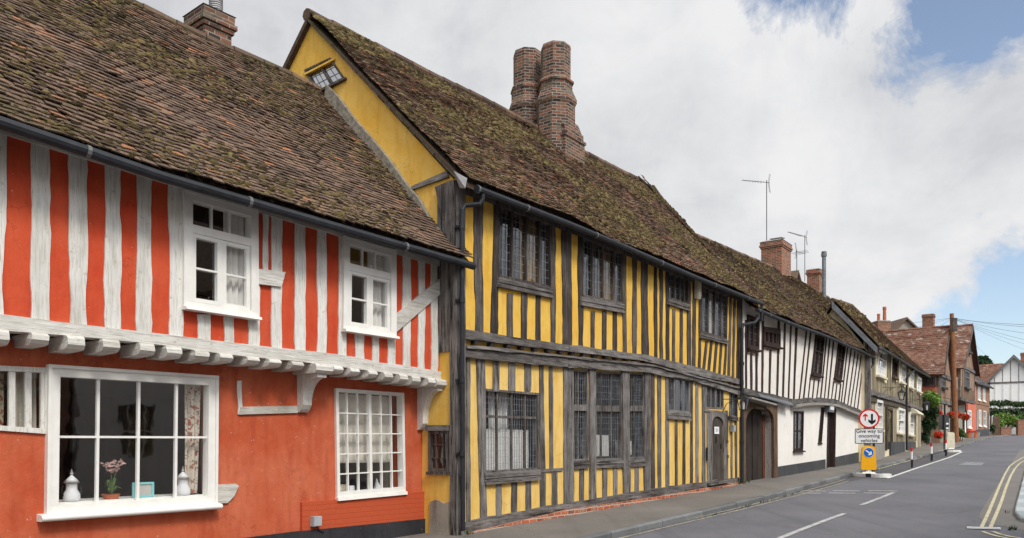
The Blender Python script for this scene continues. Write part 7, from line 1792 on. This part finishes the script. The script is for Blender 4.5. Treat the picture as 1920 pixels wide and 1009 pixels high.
for k, (x0, x1) in enumerate(((1503,1548),(1562,1612),(1628,1683))):
    nm = ('left', 'middle', 'right')[k]
    for r, (dy, dx) in enumerate(((0, 0), (4.2, -8))):
        P = [gpt(x0+dx, 920.6+dy, ROAD), gpt(x1+dx-(6 if r and k == 2 else 0), 921.2+dy, ROAD)]
        mark('give_way_dash', P, .10, 'mark_white', '%s dash of the %s row of the double broken give way line' % (nm, ('far', 'near')[r]))
def gpoly(name, pts, mat, label, z, cat):
    P = [gpt(a, b, ROAD) for a, b in pts]; mb = MB(); mb.add([zoff(p, z) for p in P], [tuple(range(len(P)))]); o = mb.build(name, mat)
    if o.data.polygons[0].normal.z < 0: o.data.flip_normals()
    tag(o, label, cat, None, 'structure'); return o
gpoly('road_patch', [(1796,872),(1812,866.5),(1846,868),(1840,873)], 'mark_patch', 'pale worn rectangular patch on the road beyond the posts', ROAD+.006, 'road')
gpoly('road', [(1120,1015),(1500,925),(1620,897),(1663,897.5),(1806,847),(1765,850),(1668,873),(1595,891.5),(1527,908),(1460,926),(1390,944),(1322,962),(1241,981),(1150,1001)], 'asphalt_lane', 'darker gritty strip of road between the kerb and the white edge line', ROAD+.003, 'road')
# drain
g0 = gpt(1813, 991, ROAD); g1 = gpt(1876, 993.5, ROAD)
dv = (g1-g0); dv.z = 0; Ld = dv.length; dv.normalize(); an = math.atan2(dv.y, dv.x)
mb = MB(); mb.box(0, Ld, -.09, -.055, 0, .02); mb.box(0, Ld, .055, .09, 0, .02); mb.box(0, .05, -.0545, .0545, 0, .019); mb.box(Ld-.05, Ld, -.0545, .0545, 0, .019)
dr = mb.build('channel_drain', 'sign_white', None); dr.location = g0+Vector((0, 0, .006)); dr.rotation_euler = (-GY, math.atan(-GX), an); tag(dr, 'narrow white edged drain cover set across the yellow lines at the right', 'drain')
m = MB(); m.box(.0505, Ld-.0505, -.0545, .0545, -.0, .012); m.build('grate', 'steel', dr)
m = MB(); m.lathe(.1, 0, [(.018, .011), (.018, .014)], 10); m.build('lifting_hole', 'iron', dr)
# tufts in the gutters
rs = random.Random(21); tf = MB(); dn = off_line(KL, .07, ROAD)
for i, p in enumerate(dn):
    if not (15 < p.y < 62): continue
    dens = noise.noise(Vector((i*.23, 3, 1)))
    base_n = 16 if dens > -.05 else 2
    for k in range(base_n):
        c = p+Vector((rs.uniform(-.5, .5), rs.uniform(-.6, .6), 0)); j = min(range(max(0, i-2), min(len(dn), i+3)), key=lambda q: (dn[q]-c).length)
        a = dn[j]; t = (dn[min(j+1, len(dn)-1)]-dn[max(j-1, 0)]); t.normalize(); c = a+t*((c-a).dot(t)); c = c+Vector((rs.uniform(-.03, .09)*t.y, -rs.uniform(-.03, .09)*t.x, 0)); c.z = G(c.x, c.y)+ROAD
        h = rs.uniform(.012, .05)*(1.3 if dens > .2 else .8)
        for q in range(5):
            an_ = rs.uniform(0, 6.28); l = h*rs.uniform(.6, 1.2)
            tf.add([(c.x-.012*math.sin(an_), c.y+.012*math.cos(an_), c.z), (c.x+.012*math.sin(an_), c.y-.012*math.cos(an_), c.z), (c.x+l*.9*math.cos(an_), c.y+l*.9*math.sin(an_), c.z+l)], [(0,1,2)], rs.random())
for (px, py, n_) in ((880,1001,24),(1890,962,6),(1898,993,24),(1575,850,0),(1385,906,40),(1398,903,30)):
    for q in range(n_):
        c = gpt(px+rs.uniform(-10, 10)*(.7 if n_ < 40 else .8), py+rs.uniform(-2, 2), 0 if px < 1500 else ROAD); l = rs.uniform(.03, .09)*(1.8 if n_ >= 30 else 1); an_ = rs.uniform(0, 6.28)
        tf.add([(c.x-.012*math.sin(an_), c.y+.012*math.cos(an_), c.z), (c.x+.012*math.sin(an_), c.y-.012*math.cos(an_), c.z), (c.x+l*.6*math.cos(an_), c.y+l*.6*math.sin(an_), c.z+l)], [(0,1,2)], rs.random())
tag(tf.build('kerbside_weeds', 'leaf_hedge'), 'small weeds and moss growing along the kerb gutter', 'weeds', kind='stuff')
# ================================================================== CAMERA, LIGHT, SKY
cam = bpy.data.cameras.new('camera'); co = bpy.data.objects.new('camera', cam); C.objects.link(co); scene.camera = co
co.location = (0, 0, CZ); co.rotation_euler = (math.pi/2, 0, 0); cam.sensor_width = 36; cam.lens = 36*F/1920; cam.shift_y = (HY-504.5)/1920; cam.clip_end = 2000; cam.clip_start = .05
sd = Vector((.45, -.62, .85)).normalized()      # towards the sun
sl = bpy.data.lights.new('sun', 'SUN'); sl.energy = 1.9; sl.angle = math.radians(14); sl.color = (1, .95, .87)
so = bpy.data.objects.new('sun', sl); C.objects.link(so); so.rotation_euler = sd.to_track_quat('Z', 'Y').to_euler()
w = bpy.data.worlds.new('World'); scene.world = w; w.use_nodes = True
t = w.node_tree; 
for n in list(t.nodes): t.nodes.remove(n)
def N(typ, ins=None, **kw):
    nd = t.nodes.new(typ)
    for k, v in kw.items(): setattr(nd, k, v)
    for k, v in (ins or {}).items():
        if isinstance(v, bpy.types.NodeSocket): t.links.new(v, nd.inputs[k])
        else: nd.inputs[k].default_value = v
    return nd
def RAMP(fac, stops):
    nd = N('ShaderNodeValToRGB', {'Fac': fac}); cr = nd.color_ramp
    while len(cr.elements) < len(stops): cr.elements.new(.5)
    for e, (p, c) in zip(cr.elements, stops): e.position = p; e.color = (*c, 1) if isinstance(c, tuple) else (c, c, c, 1)
    return nd.outputs[0]
def M(op, a, b=0.0, c=None, clamp=False):
    i = {0: a, 1: b}
    if c is not None: i[2] = c
    return N('ShaderNodeMath', i, operation=op, use_clamp=clamp).outputs[0]
sky = N('ShaderNodeTexSky', sky_type='NISHITA', sun_disc=False, sun_elevation=math.asin(sd.z), sun_rotation=math.atan2(sd.x, sd.y), altitude=50, air_density=1.0, dust_density=.6, ozone_density=1.2)
hs = N('ShaderNodeHueSaturation', {'Color': sky.outputs[0], 'Saturation': .85, 'Value': 1.0})
bg1 = N('ShaderNodeBackground', {'Color': hs.outputs[0], 'Strength': .125})
vec = N('ShaderNodeTexCoord').outputs['Generated']
sep = N('ShaderNodeSeparateXYZ', {0: vec})
# clouds lie on a layer overhead: divide by height
zz = M('ADD', M('MAXIMUM', sep.outputs[2], 0.0), .22)
px_ = M('DIVIDE', sep.outputs[0], zz); py_ = M('DIVIDE', sep.outputs[1], zz)
pv = N('ShaderNodeCombineXYZ', {'X': px_, 'Y': py_, 'Z': 0.0}).outputs[0]
n1 = N('ShaderNodeTexNoise', {'Vector': pv, 'Scale': 1.3, 'Detail': 10., 'Roughness': .60, 'Distortion': .25}).outputs[0]
n2 = N('ShaderNodeTexNoise', {'Vector': vec, 'Scale': 6.0, 'Detail': 10., 'Roughness': .66, 'Distortion': .35}).outputs[0]
n3 = N('ShaderNodeTexNoise', {'Vector': vec, 'Scale': 2.4, 'Detail': 6., 'Roughness': .5}).outputs[0]
def spot(px, py, rad, soft):     # angular gap in the cloud towards one bearing
    d = Vector(((px-CX)/F, 1, (HY-py)/F)).normalized()
    dt = N('ShaderNodeVectorMath', {0: N('ShaderNodeVectorMath', {0: vec}, operation='NORMALIZE').outputs[0], 1: tuple(d)}, operation='DOT_PRODUCT').outputs['Value']
    a = M('ARCCOSINE', dt)
    return N('ShaderNodeMapRange', {'Value': a, 'From Min': math.radians(rad), 'From Max': math.radians(rad-soft), 'To Min': 0., 'To Max': 1.}, clamp=True).outputs[0]
gap = M('MAXIMUM', spot(1900, -90, 9.8, 7), M('MULTIPLY', spot(1990, 520, 8, 7), .9)); gap = M('MAXIMUM', gap, M('MULTIPLY', spot(1530, -110, 9, 8), .8)); gap = M('MAXIMUM', gap, M('MULTIPLY', spot(1800, 730, 9, 8), .95)); gap = M('MAXIMUM', gap, M('MULTIPLY', spot(1230, 455, 4, 4), .32))
cov = M('ADD', M('MULTIPLY', gap, -1.0), M('ADD', .62, M('MULTIPLY', M('SUBTRACT', n2, .5), 2.3)))
mask = N('ShaderNodeMapRange', {'Value': cov, 'From Min': -.05, 'From Max': .24, 'To Min': 0.0, 'To Max': 1.}, clamp=True).outputs[0]
shade = M('ADD', M('MULTIPLY', n1, .5), M('MULTIPLY', n3, .5))
bright = spot(1300, 130, 22, 20)
shade = M('ADD', shade, M('MULTIPLY', bright, .13))
shade = M('ADD', shade, M('MULTIPLY', M('MAXIMUM', spot(1640, 600, 12, 11), spot(1420, 470, 12, 12)), .05))
shade = M('ADD', shade, M('MULTIPLY', gap, .10)); shade = M('ADD', shade, M('MULTIPLY', M('SUBTRACT', n2, .5), .35))
ccol = RAMP(shade, [(.38, (.60, .615, .655)), (.47, (.70, .71, .745)), (.56, (.85, .86, .88)), (.66, (.99, .99, 1.0)), (.8, (1.06, 1.06, 1.06))])
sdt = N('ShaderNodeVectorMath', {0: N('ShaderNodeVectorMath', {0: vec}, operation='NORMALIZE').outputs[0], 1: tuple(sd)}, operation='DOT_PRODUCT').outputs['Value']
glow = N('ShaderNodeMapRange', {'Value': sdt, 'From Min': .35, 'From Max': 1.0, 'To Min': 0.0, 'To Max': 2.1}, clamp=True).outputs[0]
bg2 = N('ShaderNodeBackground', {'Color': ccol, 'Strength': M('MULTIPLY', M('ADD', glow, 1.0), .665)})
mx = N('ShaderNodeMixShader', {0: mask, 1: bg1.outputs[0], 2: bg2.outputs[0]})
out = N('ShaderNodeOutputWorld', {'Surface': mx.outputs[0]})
scene.view_settings.view_transform = 'Standard'; scene.view_settings.look = 'None'; scene.view_settings.exposure = .38; scene.view_settings.gamma = 1
scene.render.engine = 'CYCLES'
scene.cycles.max_bounces = 8; scene.cycles.transparent_max_bounces = 12
